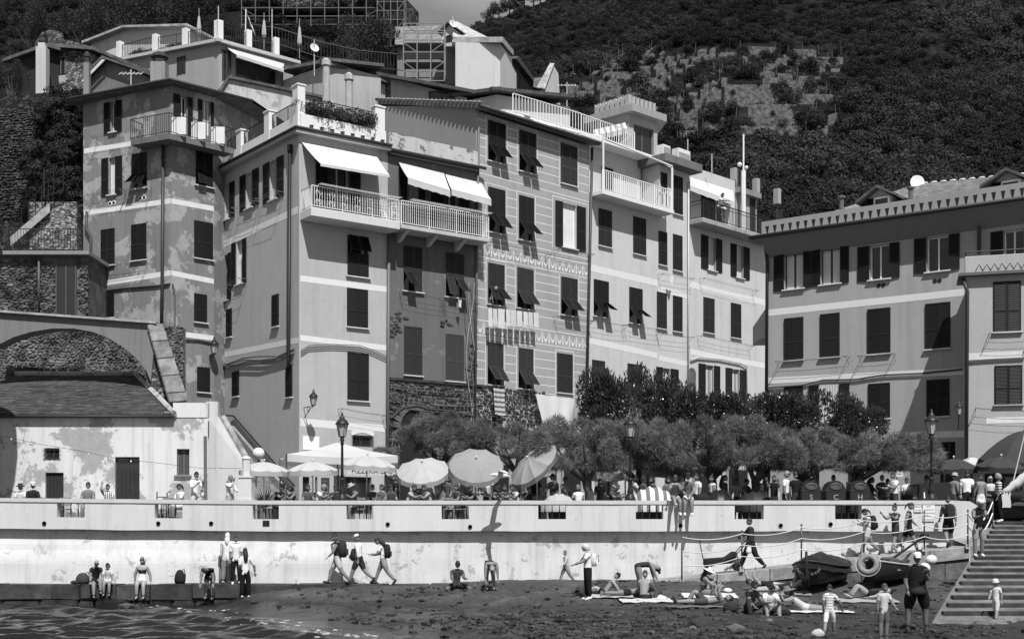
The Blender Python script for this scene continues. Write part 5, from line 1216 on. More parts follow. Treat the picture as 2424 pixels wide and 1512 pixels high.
# outside steps along the corner house
ST = thing('stone_steps', (X_(640, 57), 57, TZ), 'outside stone steps climbing left along the corner house wall', 'steps')
s0, s1 = Vector(fCL.P(fCL.s_(700), .08, TZ + .75)), Vector(fCL.P(fCL.s_(556), .08, 7.4)); n = 26; wd = -fCL.n * 1.5
for i in range(n):
    p, q = s0.lerp(s1, i / n), s0.lerp(s1, (i + 1.15) / n); zt_ = s0.z + (s1.z - s0.z) * (i + 1) / n; mb = MB()
    P = [p, q, q + wd, p + wd]; mb.faces([Vector((r.x, r.y, zt_ - .22)) for r in P] + [Vector((r.x, r.y, zt_)) for r in P], [(3, 2, 1, 0), (4, 5, 6, 7), (0, 1, 5, 4), (1, 2, 6, 5), (2, 3, 7, 6), (3, 0, 4, 7)]); mb.build('step', stone(.2, .3, 'stp'), ST)
mb = MB(); P = [s0 + wd * .1, s1 + wd * .1]; up = Vector((0, 0, .5)); mb.faces([P[0], P[1], P[1] + up, P[0] + up, P[0] - wd * .12, P[1] - wd * .12, P[1] - wd * .12 + up, P[0] - wd * .12 + up], [(0, 1, 2, 3), (7, 6, 5, 4), (3, 2, 6, 7), (0, 3, 7, 4), (1, 5, 6, 2)]); mb.build('dado', plaster(.34, .25, .4, 6, .1, 'dado'), ST)
mb = MB(); up = Vector((0, 0, 1)); mb.tube([s0 + up, s1 + up, s1 + up + Vector((-.9, .9, .15))], .045, 6); mb.build('hand_rail', IRON, ST)
mb = MB(); L0, L1 = pt(598, 1128, 55.5), pt(516, 985, 55.8); L2 = pt(490, 985, 55.8); bt = [Vector((L0.x, L0.y, TZ)), Vector((L2.x, L2.y, TZ))]
mb.faces([bt[0], L0, L1, L2, bt[1]] + [r + Vector((.1, .5, 0)) for r in (bt[0], L0, L1, L2, bt[1])], [(0, 1, 2, 3, 4), (9, 8, 7, 6, 5), (1, 6, 7, 2), (2, 7, 8, 3), (0, 5, 6, 1)]); mb.box((X_(488, 58), 58, TZ), (X_(516, 58), 58.4, Z_(950, 58))); mb.build('outer_wall', plaster(.75, .6, .2, .5, .15, 'W3'), ST)
mb = MB(); mb.tube([L0 + Vector((.1, .2, 0)), L1 + Vector((.1, .2, 0))], .2, 6); mb.build('wall_coping', stone(.22, .4, 'wc'), ST)
# stone house under the left hillside and its terrace
SH = thing('stone_house', pt(120, 745, 63), 'rubble stone house with tall dark window and railed roof terrace beyond the arch', 'building')
f = fac_uY(-20, 63, 207, 63); z0, z1 = Z_(800, 63), Z_(606, 63); mb = MB(f.M); mb.box((0, .03, z0 - 3), (f.L, 5, z1)); mb.build('wall', stone(.14, .35, 'mortar2'), SH)
x0, x1 = f.s_(134), f.s_(180)
stones(SH, f, (0, f.L, z0, z1 - .2), SR, (.23, .1), 'stone', 200, .09, lambda x, z: not (x0 - .1 < x < x1 + .1), 6)
hh = []; window(SH, f, hh, 135, 180, 630, 800, 'bare', .02, frame=.05, sill=False); mb = MB(f.M); mb.box((x0, -.03, z0), (x1, 0, z1 - .5)); mb.k = 1
for x in (x0, (x0 + x1) / 2, x1): mb.box((x - .04, -.06, z0), (x + .04, 0, z1 - .5))
mb.build('glazed_door', [glass(), plain(.06, .6)], SH)
slab(SH, f, -.2, f.L + .2, -4, .4, z1, z1 + .18, plain(.2, .8), 'roof_slab'); railing(SH, [f.P(.8, .2, z1 + .18), f.P(f.L - .2, .2, z1 + .18)], 1.1, IRON, .14, .013)
pipe(SH, f, ((92, 610), (92, 740)), .06, .08, .15)
# retaining walls on the slope at the far left
RT = thing('retaining_wall', pt(90, 560, 70), 'dark rubble retaining wall on the slope left of the peeling house', 'wall')
f = fac_uY(-120, 71, 205, 69); z0, z1 = Z_(640, 70), Z_(225, 70); mb = MB(f.M); mb.box((0, .05, z0 - 4), (f.L, 3, z1)); mb.build('wall_core', rubble(.045, 'rt', 3.6), RT)
stones(RT, f, (f.s_(0), f.L, z0, z1), SR2, (.26, .12), 'stone', 300, .1, lambda x, z: noise.noise(Vector((x * .35, z * .35, 6))) > .02, 12)
mb = MB(); rs0, rs1 = pt(25, 560, 67.5), pt(118, 480, 67.5); mb.faces([rs0, rs1, rs1 + Vector((.5, 1, 0)), rs0 + Vector((.5, 1, 0)), rs0 - Vector((0, 0, .5)), rs1 - Vector((0, 0, .5))], [(0, 1, 2, 3), (4, 5, 1, 0)]); mb.build('stair_slab', stone(.3, .2, 'sts'), RT)
railing(RT, [pt(20, 590, 67.6), pt(115, 475, 67.6)], 1.2, IRON, .5, .02); railing(RT, [pt(105, 470, 67.4), pt(150, 455, 67.4)], 1.6, IRON, .4, .03, mid=.5)
mb = MB(); mb.box((X_(70, 67.8), 67.8, Z_(590, 67.8)), (X_(182, 67.8), 70, Z_(478, 67.8))); mb.build('lower_block', rubble(.2, 'lb', 3.8), RT)
IVY = [bush_mesh(900, 60 + k, leaf(.03, .6, .15, .5, 'ivy'), 6, .07) for k in range(2)]
items = []
for i in range(120):
    u, v = random.gauss(145, 32), random.gauss(385, 60); p = pt(u, v, 68.6); items.append((p.x, p.y, p.z - .5, random.uniform(.4, .9), random.uniform(0, 6), i % 2))
for i in range(60): u, v = random.uniform(90, 190), random.uniform(240, 300); p = pt(u, v, 68.9); items.append((p.x, p.y, p.z - .4, random.uniform(.25, .5), random.uniform(0, 6), i % 2))
scatter('ivy', IVY, items)

# ================================================================ UPPER TOWN
def house(name, label, faces, mat, roof=None, cat='building', depth=6.0, rmat=None, over=.4, rth=.2):
    """faces: (fac, v_bottom, v_top_left, v_top_right, windows); roof slab along the tops"""
    root = thing(name, (faces[0][0].a.x, faces[0][0].a.y, faces[0][0].z(UC + faces[0][0].a.x * K / faces[0][0].a.y, faces[0][1])), label, cat)
    for fac, vb, vl, vr_, wins in faces:
        ul, ur = UC + fac.a.x * K / fac.a.y, UC + fac.b.x * K / fac.b.y
        z0 = min(fac.z(ul, vb), fac.z(ur, vb)) - 3; zl, zr = fac.z(ul, vl), fac.z(ur, vr_); mb = MB(fac.M); mb.prism([(0, z0), (fac.L, z0), (fac.L, zr), (0, zl)], 0, depth); mb.build('wall', mat, root)
        for w in wins:
            x0, x1 = fac.s_(w[0]), fac.s_(w[1]); zt_, zb_ = fac.z(w[0], w[2]), fac.z(w[0], w[3]); mb = MB(fac.M)
            for q in ((x0 - .05, x0 + .03), (x1 - .03, x1 + .05), ((x0 + x1) / 2 - .03, (x0 + x1) / 2 + .03)): mb.box((q[0], -.05, zb_), (q[1], .0, zt_))
            mb.box((x0 - .05, -.05, zt_ - .03), (x1 + .05, 0, zt_ + .05)); o = mb.build('window', plain(w[4] if len(w) > 4 else .12, .7), root); mb = MB(fac.M); mb.face([(x0, -.02, zb_), (x1, -.02, zb_), (x1, -.02, zt_), (x0, -.02, zt_)]); mb.build('pane', glass(), o)
        if roof:
            mb = MB(fac.M); mb.faces([(-over, -over, zl), (fac.L + over, -over, zr), (fac.L + over, depth, zr + roof), (-over, depth, zl + roof), (-over, -over, zl + rth), (fac.L + over, -over, zr + rth), (fac.L + over, depth, zr + roof + rth), (-over, depth, zl + roof + rth)], [(3, 2, 1, 0), (4, 5, 6, 7), (0, 1, 5, 4), (1, 2, 6, 5), (2, 3, 7, 6), (3, 0, 4, 7)]); mb.build('roof', rmat or slate(.1, 'up'), root)
    return root
# B1: stone house with white chimney
f1 = fac_uY(112, 78, 215, 77); b1 = house('hillside_house', 'small rubble house with dark timber eave and white chimney on the far left', [(f1, 240, 112, 125, [(135, 155, 138, 178)])], rubble(.17, 'b1', 3.5), .6)
mb = MB(f1.M); x0, x1 = f1.s_(115), f1.s_(156); mb.box((x0, -.06, f1.z(130, 225)), (x1, 0, f1.z(130, 182))); mb.build('render_panel', plain(.36, .8), b1)
mb = MB(); p = pt(101, 235, 76); mb.box((p.x - .3, 75.7, p.z), (p.x + .3, 76.3, Z_(115, 76))); mb.box((p.x - .2, 75.8, Z_(115, 76)), (p.x + .2, 76.2, Z_(104, 76))); mb.build('chimney', plaster(.62, None, .5, 1, .1, 'ch'), b1); mb = MB(); mb.ball((p.x, 76, Z_(98, 76)), .22, 8, 6); mb.build('chimney_cap', plain(.03), b1)
f = fac_uY(28, 79, 112, 77); house('timber_shelter', 'dark open timber shelter with slate roof beside the white chimney', [(f, 200, 148, 118, [])], plain(.025, .9), .5, cat='shelter')
f = fac_uY(60, 88, 215, 84); rw = thing('ruined_wall', pt(140, 130, 88), 'ruined stone wall with an arched opening on the hillside', 'wall'); mb = MB(f.M); mb.prism([f.sz(u, v) for u, v in ((60, 150), (80, 110), (95, 80), (118, 70), (131, 73), (133, 90), (160, 95), (215, 110), (215, 150))], 0, .6); mb.build('wall', rubble(.13, 'rw', 3), rw); mb = MB(f.M); x, z = f.sz(106, 82); mb.prism([(x - .35, z - 1)] + [(x - .35 * math.cos(t), z - .3 + .35 * math.sin(t)) for t in [math.pi * i / 6 for i in range(7)]] + [(x + .35, z - 1)], -.02, .1); mb.build('arched_opening', DARK, rw)
# B2: gabled house behind the peeling house
f = fac_uY(212, 73.5, 330, 71.5); b2 = thing('gabled_house', pt(260, 215, 72), 'dark grey gabled house just behind the peeling house', 'building'); mb = MB(f.M); mb.prism([f.sz(u, v) for u, v in ((212, 240), (330, 240), (330, 172), (256, 146), (212, 188))], 0, 6); mb.build('wall', plaster(.24, .36, .3, .8, .2, 'b2'), b2)
mb = MB(f.M); pr = [f.sz(u, v) for u, v in ((205, 194), (254, 143), (338, 172), (338, 166), (254, 137), (204, 187))]; mb.prism(pr, -.4, 6); mb.build('roof', slate(.12, 'b2'), b2); mb = MB(f.M); mb.prism([f.sz(u, v) for u, v in ((206, 197), (255, 146), (262, 148), (212, 199))], -.42, -.38); mb.build('verge', plain(.6, .8), b2)
for u, v0, v1, Y, w, g_, lab in ((378, 192, 152, 66.5, .38, .36, 'stout grey chimney with dark cowl on the peeling house roof'), (206, 225, 150, 68, .15, .3, 'slim pipe chimney at the left eave of the peeling house')):
    ch = thing('chimney', pt(u, v0, Y), lab, 'chimney'); p = pt(u, v0, Y); zt_ = Z_(v1, Y); mb = MB(); mb.box((p.x - w, Y - w, p.z - 1), (p.x + w, Y + w, zt_)); mb.build('stack', plaster(g_, .2, .3, 2, .2, 'chm'), ch); mb = MB(); mb.lathe([(w * .95, zt_), (w * .95, zt_ + .3), (w * 1.2, zt_ + .32), (w * 1.1, zt_ + .45), (w * .5, zt_ + .6)], 10, Matrix.Translation((p.x, Y, 0))); mb.build('cowl', plain(.03), ch)
# B3: white house at the top left
f = fac_uY(216, 90, 440, 86); b3 = thing('hilltop_house', pt(320, 130, 88), 'bright low house with a thin tiled roof high on the left', 'building'); mb = MB(f.M); mb.prism([f.sz(u, v) for u, v in ((216, 145), (440, 150), (440, 66), (300, 70), (216, 103))], 0, 6); mb.build('wall', plaster(.66, None, .5, 1, .15, 'b3'), b3); mb = MB(f.M); mb.prism([f.sz(u, v) for u, v in ((205, 103), (302, 66), (455, 62), (455, 67), (302, 71), (207, 108))], -.5, 6); mb.build('roof', slate(.26, 'b3'), b3)
# B4: terrace house with white posts
fa, fb = fac_uY(282, 85, 518, 80), fac_uY(518, 80, 694, 83.5)
b4 = house('post_terrace_house', 'grey house with a roof terrace of white posts and iron railings above', [(fa, 250, 148, 104, [(421, 438, 139, 178, .03)]), (fb, 250, 104, 152, [(527, 545, 120, 190, .05), (560, 650, 142, 196, .04)])], plaster(.44, None, .5, 1, .08, 'b4'), .05, depth=5, rmat=plain(.4, .8), over=.35)
awning(b4, fb, 534, 110, 672, 148, 672, 166, 560, 130, 1.2, cloth(.6, .3, 'b4'), .15)
def posts_rail(root, f, us, vts, vbs, mat):
    for u, vt, vb in zip(us, vts, vbs):
        x, z0 = f.sz(u, vb, -.3); z1 = f.z(u, vt, -.3); mb = MB(f.M); mb.box((x - .18, .1, z0), (x + .18, .46, z1)); mb.build('terrace_post', mat, root)
    for (u, vb, u2, vb2, vt, vt2) in zip(us[:-1], vbs[:-1], us[1:], vbs[1:], vts[:-1], vts[1:]): railing(root, [f.P(f.s_(u, -.3) + .2, -.3, f.z(u, vb, -.3)), f.P(f.s_(u2, -.3) - .2, -.3, f.z(u2, vb2, -.3))], (f.z(u, vt, -.3) - f.z(u, vb, -.3)) * .82, IRON, .16, .016)
posts_rail(b4, fa, (285, 370, 441, 517), (100, 83, 69, 50), (146, 124, 111, 96), WHITE); posts_rail(b4, fb, (519, 587, 652), (50, 73, 91), (96, 117, 136), WHITE)
items = []
for i in range(46):
    u = random.uniform(300, 650); f = fa if u < 515 else fb; v = 128 - (u - 300) * .16 if u < 515 else 96 + (u - 515) * .28; p = Vector(f.P(f.s_(u), -.7, f.z(u, v + 2))); items.append((p.x, p.y, p.z, random.uniform(.25, .55), random.uniform(0, 6), i % 2))
scatter('terrace_plants', IVY, items)
for k, (u, v, Y, s_, lab) in enumerate(((625, 178 - 82, 84, .9, 'closed pale parasol standing on the upper terrace, right of the flagpole'), (709, 118, 86, 1.05, 'tall closed pale parasol by the long railing'), (471, 92, 84, 1.0, 'closed white parasol between the white terrace posts'))):
    ps = thing('closed_parasol', pt(u, v, Y), lab, 'parasol', 'closed parasols above the town'); p = pt(u, v, Y); mb = MB(); mb.lathe([(.02, 1.5 * s_), (.07, 1.38 * s_), (.14, .8 * s_), (.17, .45 * s_), (.14, .25 * s_), (.03, .22 * s_)], 9, Matrix.Translation(p)); mb.build('canopy', cloth(.36, .1, 'cp'), ps, True); mb = MB(); mb.tube([p - Vector((0, 0, .6)), p + Vector((0, 0, 2 * s_))], .03, 5); mb.build('pole', plain(.2), ps)
# B6: rough pale wall in front, B5: pale house
f = fac_uY(512, 76, 790, 79); b6 = thing('rough_terrace_wall', pt(640, 270, 77), 'rough whitewashed terrace wall with a dark coping below the awninged house', 'wall'); mb = MB(f.M); mb.prism([f.sz(u, v) for u, v in ((512, 330), (790, 330), (790, 238), (762, 232), (562, 190), (540, 185), (522, 215))], 0, 3); mb.build('wall', plaster(.62, .4, .35, 1.4, .2, 'b6'), b6); mb = MB(f.M); mb.prism([f.sz(u, v) for u, v in ((515, 215), (540, 181), (565, 186), (765, 229), (765, 235), (562, 192), (540, 188), (522, 218))], -.2, 3); mb.build('coping', stone(.1, .3, 'b6c'), b6)
fa, fb = fac_uY(688, 84, 769, 80), fac_uY(769, 80, 912, 84)
b5 = house('two_window_house', 'pale weathered house with two narrow windows under a slate roof', [(fa, 260, 205, 150, []), (fb, 270, 156, 200, [(785, 805, 176, 214, .6), (861, 883, 195, 233, .6)])], plaster(.5, None, .5, 1, .15, 'b5'), .5, depth=4, rmat=slate(.1, 'b5'))
for u, v0, v1, lab in ((772, 240, 158, 'tall round chimney pipe at the corner of the two-windowed house'), (826, 240, 192, 'square chimney in front of the two-windowed house')):
    ch = thing('chimney', pt(u, v0, 78.5), lab, 'chimney'); p = pt(u, v0, 78.5); mb = MB(); mb.lathe([(.24, p.z - .5), (.22, Z_(v1, 78.5)), (.3, Z_(v1, 78.5) + .05), (.28, Z_(v1, 78.5) + .35), (.1, Z_(v1, 78.5) + .5)], 9, Matrix.Translation((p.x, 78.5, 0))); mb.build('stack', plain(.34, .9, .25), ch)
mb = MB()
def longrail(pix, Y0, Y1, h, name, lab):
    r = thing(name, pt(pix[0][0], pix[0][1], Y0), lab, 'railing'); P = [pt(u, v, Y0 + (Y1 - Y0) * i / (len(pix) - 1)) for i, (u, v) in enumerate(pix)]; railing(r, P, h, IRON, .22, .02, .035)
longrail(((590, 98), (660, 108), (760, 140), (850, 160), (940, 168), (960, 172)), 90, 92, 1.2, 'hillside_railing', 'long dark iron railing running down the hillside path past the round tree')
# B10 and B9
f = fac_uY(925, 78, 1105, 77); b10 = house('dark_eaved_house', 'pale house with dark overhanging roof behind the striped house gable', [(f, 290, 185, 232, [(1017, 1075, 219, 250, .04)])], plaster(.5, None, .5, 1, .1, 'b10'), .8, depth=5, rmat=slate(.06, 'b10'), over=.7)
fa, fb = fac_uY(1100, 80, 1176, 76), fac_uY(1176, 76, 1340, 83)
b9 = house('back_house', 'pale house with a shallow dark roof rising behind the striped house', [(fa, 290, 247, 224, [(1143, 1163, 240, 256, .04)]), (fb, 300, 224, 268, [(1204, 1224, 241, 258, .04)])], plaster(.62, None, .5, 1, .08, 'b9'), .4, depth=5, rmat=slate(.07, 'b9'), over=.6)
TR = thing('roof_terrace', pt(1250, 300, 77), 'cluttered rooftop terrace with pale boards and bundles above the striped house', 'terrace')
for k in range(9):
    p = pt(1190 + k * 24, 262 + k * 7, 76.5); mb = MB(); T = Matrix.Translation(p) @ Matrix.Rotation(random.uniform(-.3, .3), 4, 'Z') @ Matrix.Rotation(.18, 4, 'Y'); mb.box((-1.1, -.1, -.06), (1.1, .1, .06), T); mb.build('board', plain(.6, .8), TR)
for k in range(10):
    p = pt(1180 + k * 17, 292 + k * 3.5, 75.8); mb = MB(); mb.ball(p, (random.uniform(.2, .45), .3, random.uniform(.2, .45)), 8, 6); mb.build('bundle', plain(random.choice((.06, .3, .45)), .9), TR)
# B7: church with scaffolding, B8: gable
CH = thing('church', pt(1080, 220, 92), 'pale church building with lunette window, slate roofs and a long side wing coloured dark for shade', 'church')
fa, fb = fac_uY(1078, 88.6, 1184, 88), fac_uY(1184, 88, 1212, 95); MCh = plaster(.72, None, .5, 1, .08, 'ch7')
for f, pl_ in ((fa, ((1078, 260), (1184, 260), (1184, 103), (1078, 100))), (fb, ((1184, 260), (1212, 260), (1212, 140), (1184, 103)))): mb = MB(f.M); mb.prism([f.sz(u, v) for u, v in pl_], 0, 6 if f is fa else .4); mb.build('wall', MCh, CH)
mb = MB(); mb.faces([pt(1070, 100, 89.4), pt(1190, 101, 87.3), pt(1216, 132, 95), pt(1080, 62, 96)] + [q + Vector((0, 0, .3)) for q in (pt(1070, 98, 89.4), pt(1190, 98, 87.3), pt(1216, 129, 95), pt(1080, 60, 96))], [(3, 2, 1, 0), (4, 5, 6, 7), (0, 1, 5, 4), (1, 2, 6, 5), (2, 3, 7, 6), (3, 0, 4, 7)]); mb.build('roof', slate(.3, 'ch'), CH)
f = fac_uY(940, 95, 1080, 93); mb = MB(f.M); mb.prism([f.sz(u, v) for u, v in ((940, 200), (1080, 200), (1080, 100), (940, 100))], 0, 4); mb.build('nave_wall', plaster(.34, None, .5, 1, .2, 'nv'), CH)
mb = MB(); mb.face([pt(935, 106, 94.5), pt(1080, 104, 92.5), pt(1080, 60, 98), pt(935, 64, 100)]); mb.build('nave_roof', slate(.15, 'nv'), CH)
f = fac_uY(1044, 92, 1082, 91.4); mb = MB(f.M); mb.prism([f.sz(u, v) for u, v in ((1044, 110), (1082, 110), (1082, 74), (1064, 60), (1044, 80))], 0, 4); mb.build('gable', MCh, CH); mb = MB(f.M); x, z = f.sz(1063, 100); n = 9; mb.prism([(x - .5 * math.cos(math.pi * i / n), z + .5 * math.sin(math.pi * i / n)) for i in range(n + 1)], -.03, 0); mb.build('lunette_window', glass(), CH)
mb = MB(f.M); mb.prism([f.sz(u, v) for u, v in ((1040, 82), (1064, 57), (1090, 74), (1090, 71), (1064, 53), (1040, 78))], -.3, 4); mb.build('gable_roof', slate(.16, 'gb'), CH)
f = fac_uY(1210, 96, 1285, 118); mb = MB(f.M); mb.prism([f.sz(u, v) for u, v in ((1210, 270), (1285, 270), (1285, 240), (1212, 140))], 0, .5); mb.build('side_wing', plaster(.14, None, .5, 1, .1, 'sw'), CH); mb = MB(f.M); mb.prism([f.sz(u, v) for u, v in ((1206, 140), (1213, 134), (1288, 236), (1288, 242))], -.5, 1.5); mb.build('wing_roof', slate(.06, 'sw'), CH)  # shade of the wing wall is put into its darker plaster colour
for k in range(5):
    u = 1216 + k * 12; x0, z1 = f.sz(u, 160 + k * 14); x1 = f.s_(u + 5); mb = MB(f.M); mb.box((x0, -.04, z1 - 2.2), (x1, 0, z1)); mb.build('window', plain(.05), CH)
f = fac_uY(1262, 99, 1326, 99); GB = thing('chapel_gable', pt(1300, 245, 99), 'pale steep gable end with slab coping beside the church wing', 'gable'); mb = MB(f.M); mb.prism([f.sz(u, v) for u, v in ((1284, 270), (1327, 270), (1322, 175), (1310, 155), (1284, 232))], 0, 3); mb.build('wall', plaster(.5, None, .5, 1, .1, 'gbw'), GB)
mb = MB(f.M); mb.prism([f.sz(u, v) for u, v in ((1270, 210), (1302, 152), (1312, 153), (1290, 212))], -.25, .1); mb.build('coping', stone(.4, .3, 'gbc'), GB); mb = MB(); mb.face([pt(1262, 206, 99.5), pt(1290, 212, 98.5), pt(1296, 182, 101), pt(1264, 185, 102)]); mb.build('roof', slate(.1, 'gbr'), GB)
def scaffold(lab, u0, v0, u1, v1, Y, nu, nv, depth=1.3, mat=None, decks=True):
    s_ = thing('scaffolding', pt(u0, v1, Y), lab, 'scaffolding'); mat = mat or plain(.17, .5); mb = MB()
    for i in range(nu + 1):
        u = u0 + (u1 - u0) * i / nu
        for dy in (0, depth): mb.tube([pt(u, v1, Y) + Vector((0, dy, 0)), pt(u, v0, Y) + Vector((0, dy, 0))], .05, 4)
    mb.build('standards', mat, s_); mb = MB(); dk = MB()
    for j in range(nv + 1):
        v = v0 + (v1 - v0) * j / nv
        for dy in (0, depth): mb.tube([pt(u0, v, Y) + Vector((0, dy, 0)), pt(u1, v, Y) + Vector((0, dy, 0))], .045, 4)
        if j and j % 2 == 0: a, b_ = pt(u0, v, Y), pt(u1, v, Y); dk.box((a.x, Y + .05, a.z - .06), (b_.x, Y + depth, a.z))
        if j < nv and j % 2 == 0: mb.tube([pt(u0, v, Y), pt(u0 + (u1 - u0) / nu, v + (v1 - v0) / nv, Y)], .04, 4); mb.tube([pt(u1, v, Y), pt(u1 - (u1 - u0) / nu, v + (v1 - v0) / nv, Y)], .04, 4)
    mb.build('ledgers', mat, s_)
    if decks and dk.v: dk.build('decks', plain(.16, .9), s_)
scaffold('light steel scaffolding round the church beside the round tree', 955, 56, 1052, 192, 90, 3, 6)
CS = thing('castle', pt(760, 100, 104), 'dark medieval castle walls high above the town, mostly behind scaffolding', 'castle')
mb = MB(); f = fac_uY(560, 108, 905, 104); mb = MB(f.M); mb.prism([f.sz(u, v) for u, v in ((560, 60), (700, 90), (905, 140), (905, -60), (560, -60))], 0, 8); mb.build('wall', rubble(.07, 'cs', 1.6), CS)
f = fac_uY(895, 103, 957, 106); mb = MB(f.M); mb.prism([f.sz(u, v) for u, v in ((895, 200), (956, 200), (956, -80), (895, -80))], 0, 7); mb.build('tower', rubble(.06, 'cst', 1.6), CS)
scaffold('dark steel scaffolding across the castle wall at the top of the picture', 572, -60, 900, 118, 102.5, 10, 9, 1.5, plain(.09, .5)); scaffold('tall scaffolding round the castle tower beside the open sky', 893, -80, 957, 110, 101.5, 4, 9, 1.5, plain(.1, .5))
# masts, aerials, dishes
def aerial(u, v0, v1, Y, lab, kind='yagi'):
    a = thing('aerial', pt(u, v0, Y), lab, 'aerial'); p, q = pt(u, v0, Y), pt(u, v1, Y); mb = MB(); mb.tube([p, q], .035, 5); mb.build('mast', plain(.4, .5), a)
    if kind == 'yagi':
        mb = MB(); mb.tube([q - Vector((.6, 0, .2)), q + Vector((.6, 0, -.2))], .02, 4)
        for i in range(6): r = q + Vector((-.55 + .22 * i, 0, -.2)); mb.tube([r - Vector((0, .3, .18)), r + Vector((0, .3, .18))], .014, 4)
        mb.build('antenna', plain(.5, .5), a)
    if kind == 'dish': T = Matrix.Translation(q - Vector((0, 0, .5))) @ Matrix.Rotation(R(70), 4, 'X') @ Matrix.Rotation(R(30), 4, 'Y'); mb = MB(); mb.lathe([(.02, -.1), (.18, -.03), (.28, .03), (.29, .045), (.08, -.04)], 14, T); mb.build('dish', plain(.6, .4), a)
aerial(1342, 262, 195, 84, 'white grid aerial on a mast right of the chapel gable'); aerial(1072, 70, 40, 89, 'tall weather mast with instruments on the church gable', 'dish'); aerial(744, 180, 95, 80, 'thin mast with dish beside the two-windowed house', 'dish'); aerial(1685, 420, 365, 82, 'slim white aerial behind the balcony penthouse', 'pole'); aerial(644, 90, 22, 84, 'bare pole rising from the white-posted terrace', 'pole'); aerial(517, 50, 15, 81, 'short thin pole on the corner post of the terrace', 'pole'); aerial(310, 215, 165, 66, 'small aerial on the roof of the peeling house'); aerial(1628, 395, 330, 80, 'rusty post with a white box at the end of the roof terrace', 'pole')
FP = thing('flagpole', pt(581, 90, 82), 'white flagpole with a limp flag on the upper terrace', 'flagpole'); mb = MB(); mb.tube([pt(581, 90, 82), pt(582, 22, 82)], .035, 5); mb.build('pole', plain(.7, .5), FP); mb = MB(); p = pt(582, 22, 82)
for i in range(5): mb.face([p + Vector((.08 * i, .05 * (i % 2), -.1 - .24 * i)), p + Vector((.08 * i + .08, .05 * ((i + 1) % 2), -.1 - .24 * (i + 1))), p + Vector((.2 + .1 * i, .1 * ((i + 1) % 2), -.5 - .24 * (i + 1))), p + Vector((.12 + .1 * i, .1 * (i % 2), -.35 - .24 * i))])
mb.build('flag', cloth(.6, .3, 'fl'), FP)
# small buildings far up the slope
for u, v, Y, w, h, lab in ((2360, 232, 250, 5.5, 1.6, 'long low stone hut far up the wooded hillside on the right'), (1785, 152, 330, 3, 2, 'tiny pale hut among the vineyard terraces')):
    hu = thing('hut', pt(u, v, Y), lab, 'hut'); p = pt(u, v, Y); mb = MB(); mb.box((p.x - w, Y, p.z - 2), (p.x + w, Y + 4, p.z + h)); mb.build('wall', rubble(.25, 'hut', 1.5), hu); mb = MB(); mb.box((p.x - w - .3, Y - .4, p.z + h), (p.x + w + .3, Y + 4, p.z + h + .3)); mb.build('roof', plain(.08), hu)
# ================================================================ TERRACE: lamps, parasols, trees, bins
LG = plain(.025, .45, .2, metal=.3); LGL = plain(.34, .25, .1)
def lantern(root, T, s=1.0):
    """six-sided street lantern, its foot at the origin of T"""
    mb = MB(); mb.lathe([(.08 * s, 0), (.1 * s, .03 * s), (.115 * s, .05 * s)], 6, T); mb.build('lantern_base', LG, root)
    mb = MB(); mb.lathe([(.115 * s, .05 * s), (.2 * s, .48 * s)], 6, T); g_ = mb.build('lantern_glass', LGL, root)
    mb = MB()
    for k in range(6):
        a = 2 * math.pi * k / 6; mb.tube([T @ Vector((.12 * s * math.cos(a), .12 * s * math.sin(a), .05 * s)), T @ Vector((.205 * s * math.cos(a), .205 * s * math.sin(a), .48 * s))], .012 * s, 4)
    mb.build('lantern_frame', LG, root)
    mb = MB(); mb.lathe([(.25 * s, .47 * s), (.24 * s, .5 * s), (.14 * s, .64 * s), (.09 * s, .66 * s), (.09 * s, .73 * s), (.04 * s, .76 * s), (.05 * s, .81 * s), (.012 * s, .9 * s)], 12, T); mb.build('lantern_cap', LG, root, True)
def street_lamp(u, vt, Y, z0, lab):
    r = thing('street_lamp', (X_(u, Y), Y, z0), lab, 'street lamp', 'iron lamps along the parapet'); zt = Z_(vt, Y); s = (zt - z0) / 3.1; T = Matrix.Translation((X_(u, Y), Y, z0))
    mb = MB(); mb.lathe([(.2 * s, 0), (.19 * s, .08 * s), (.12 * s, .2 * s), (.1 * s, .26 * s), (.12 * s, .3 * s), (.085 * s, .42 * s), (.075 * s, .7 * s), (.1 * s, .74 * s), (.06 * s, .8 * s)], 14, T); mb.build('base', LG, r, True)
    mb = MB(); mb.lathe([(.055 * s, .78 * s), (.05 * s, 1.1 * s), (.042 * s, 1.95 * s), (.07 * s, 1.98 * s), (.05 * s, 2.05 * s), (.085 * s, 2.14 * s), (.04 * s, 2.22 * s)], 12, T); mb.build('column', LG, r, True)
    lantern(r, Matrix.Translation((X_(u, Y), Y, z0 + 2.2 * s)), s)
ZP = Z_(1184, 45)
street_lamp(810, 975, 45.3, ZP, 'iron street lamp on the parapet in front of the corner house'); street_lamp(1492, 976, 45.3, ZP, 'iron street lamp on the parapet beside the striped boat cover'); street_lamp(2205, 967, 45.3, ZP, 'iron street lamp on the parapet beside the large waste skip')
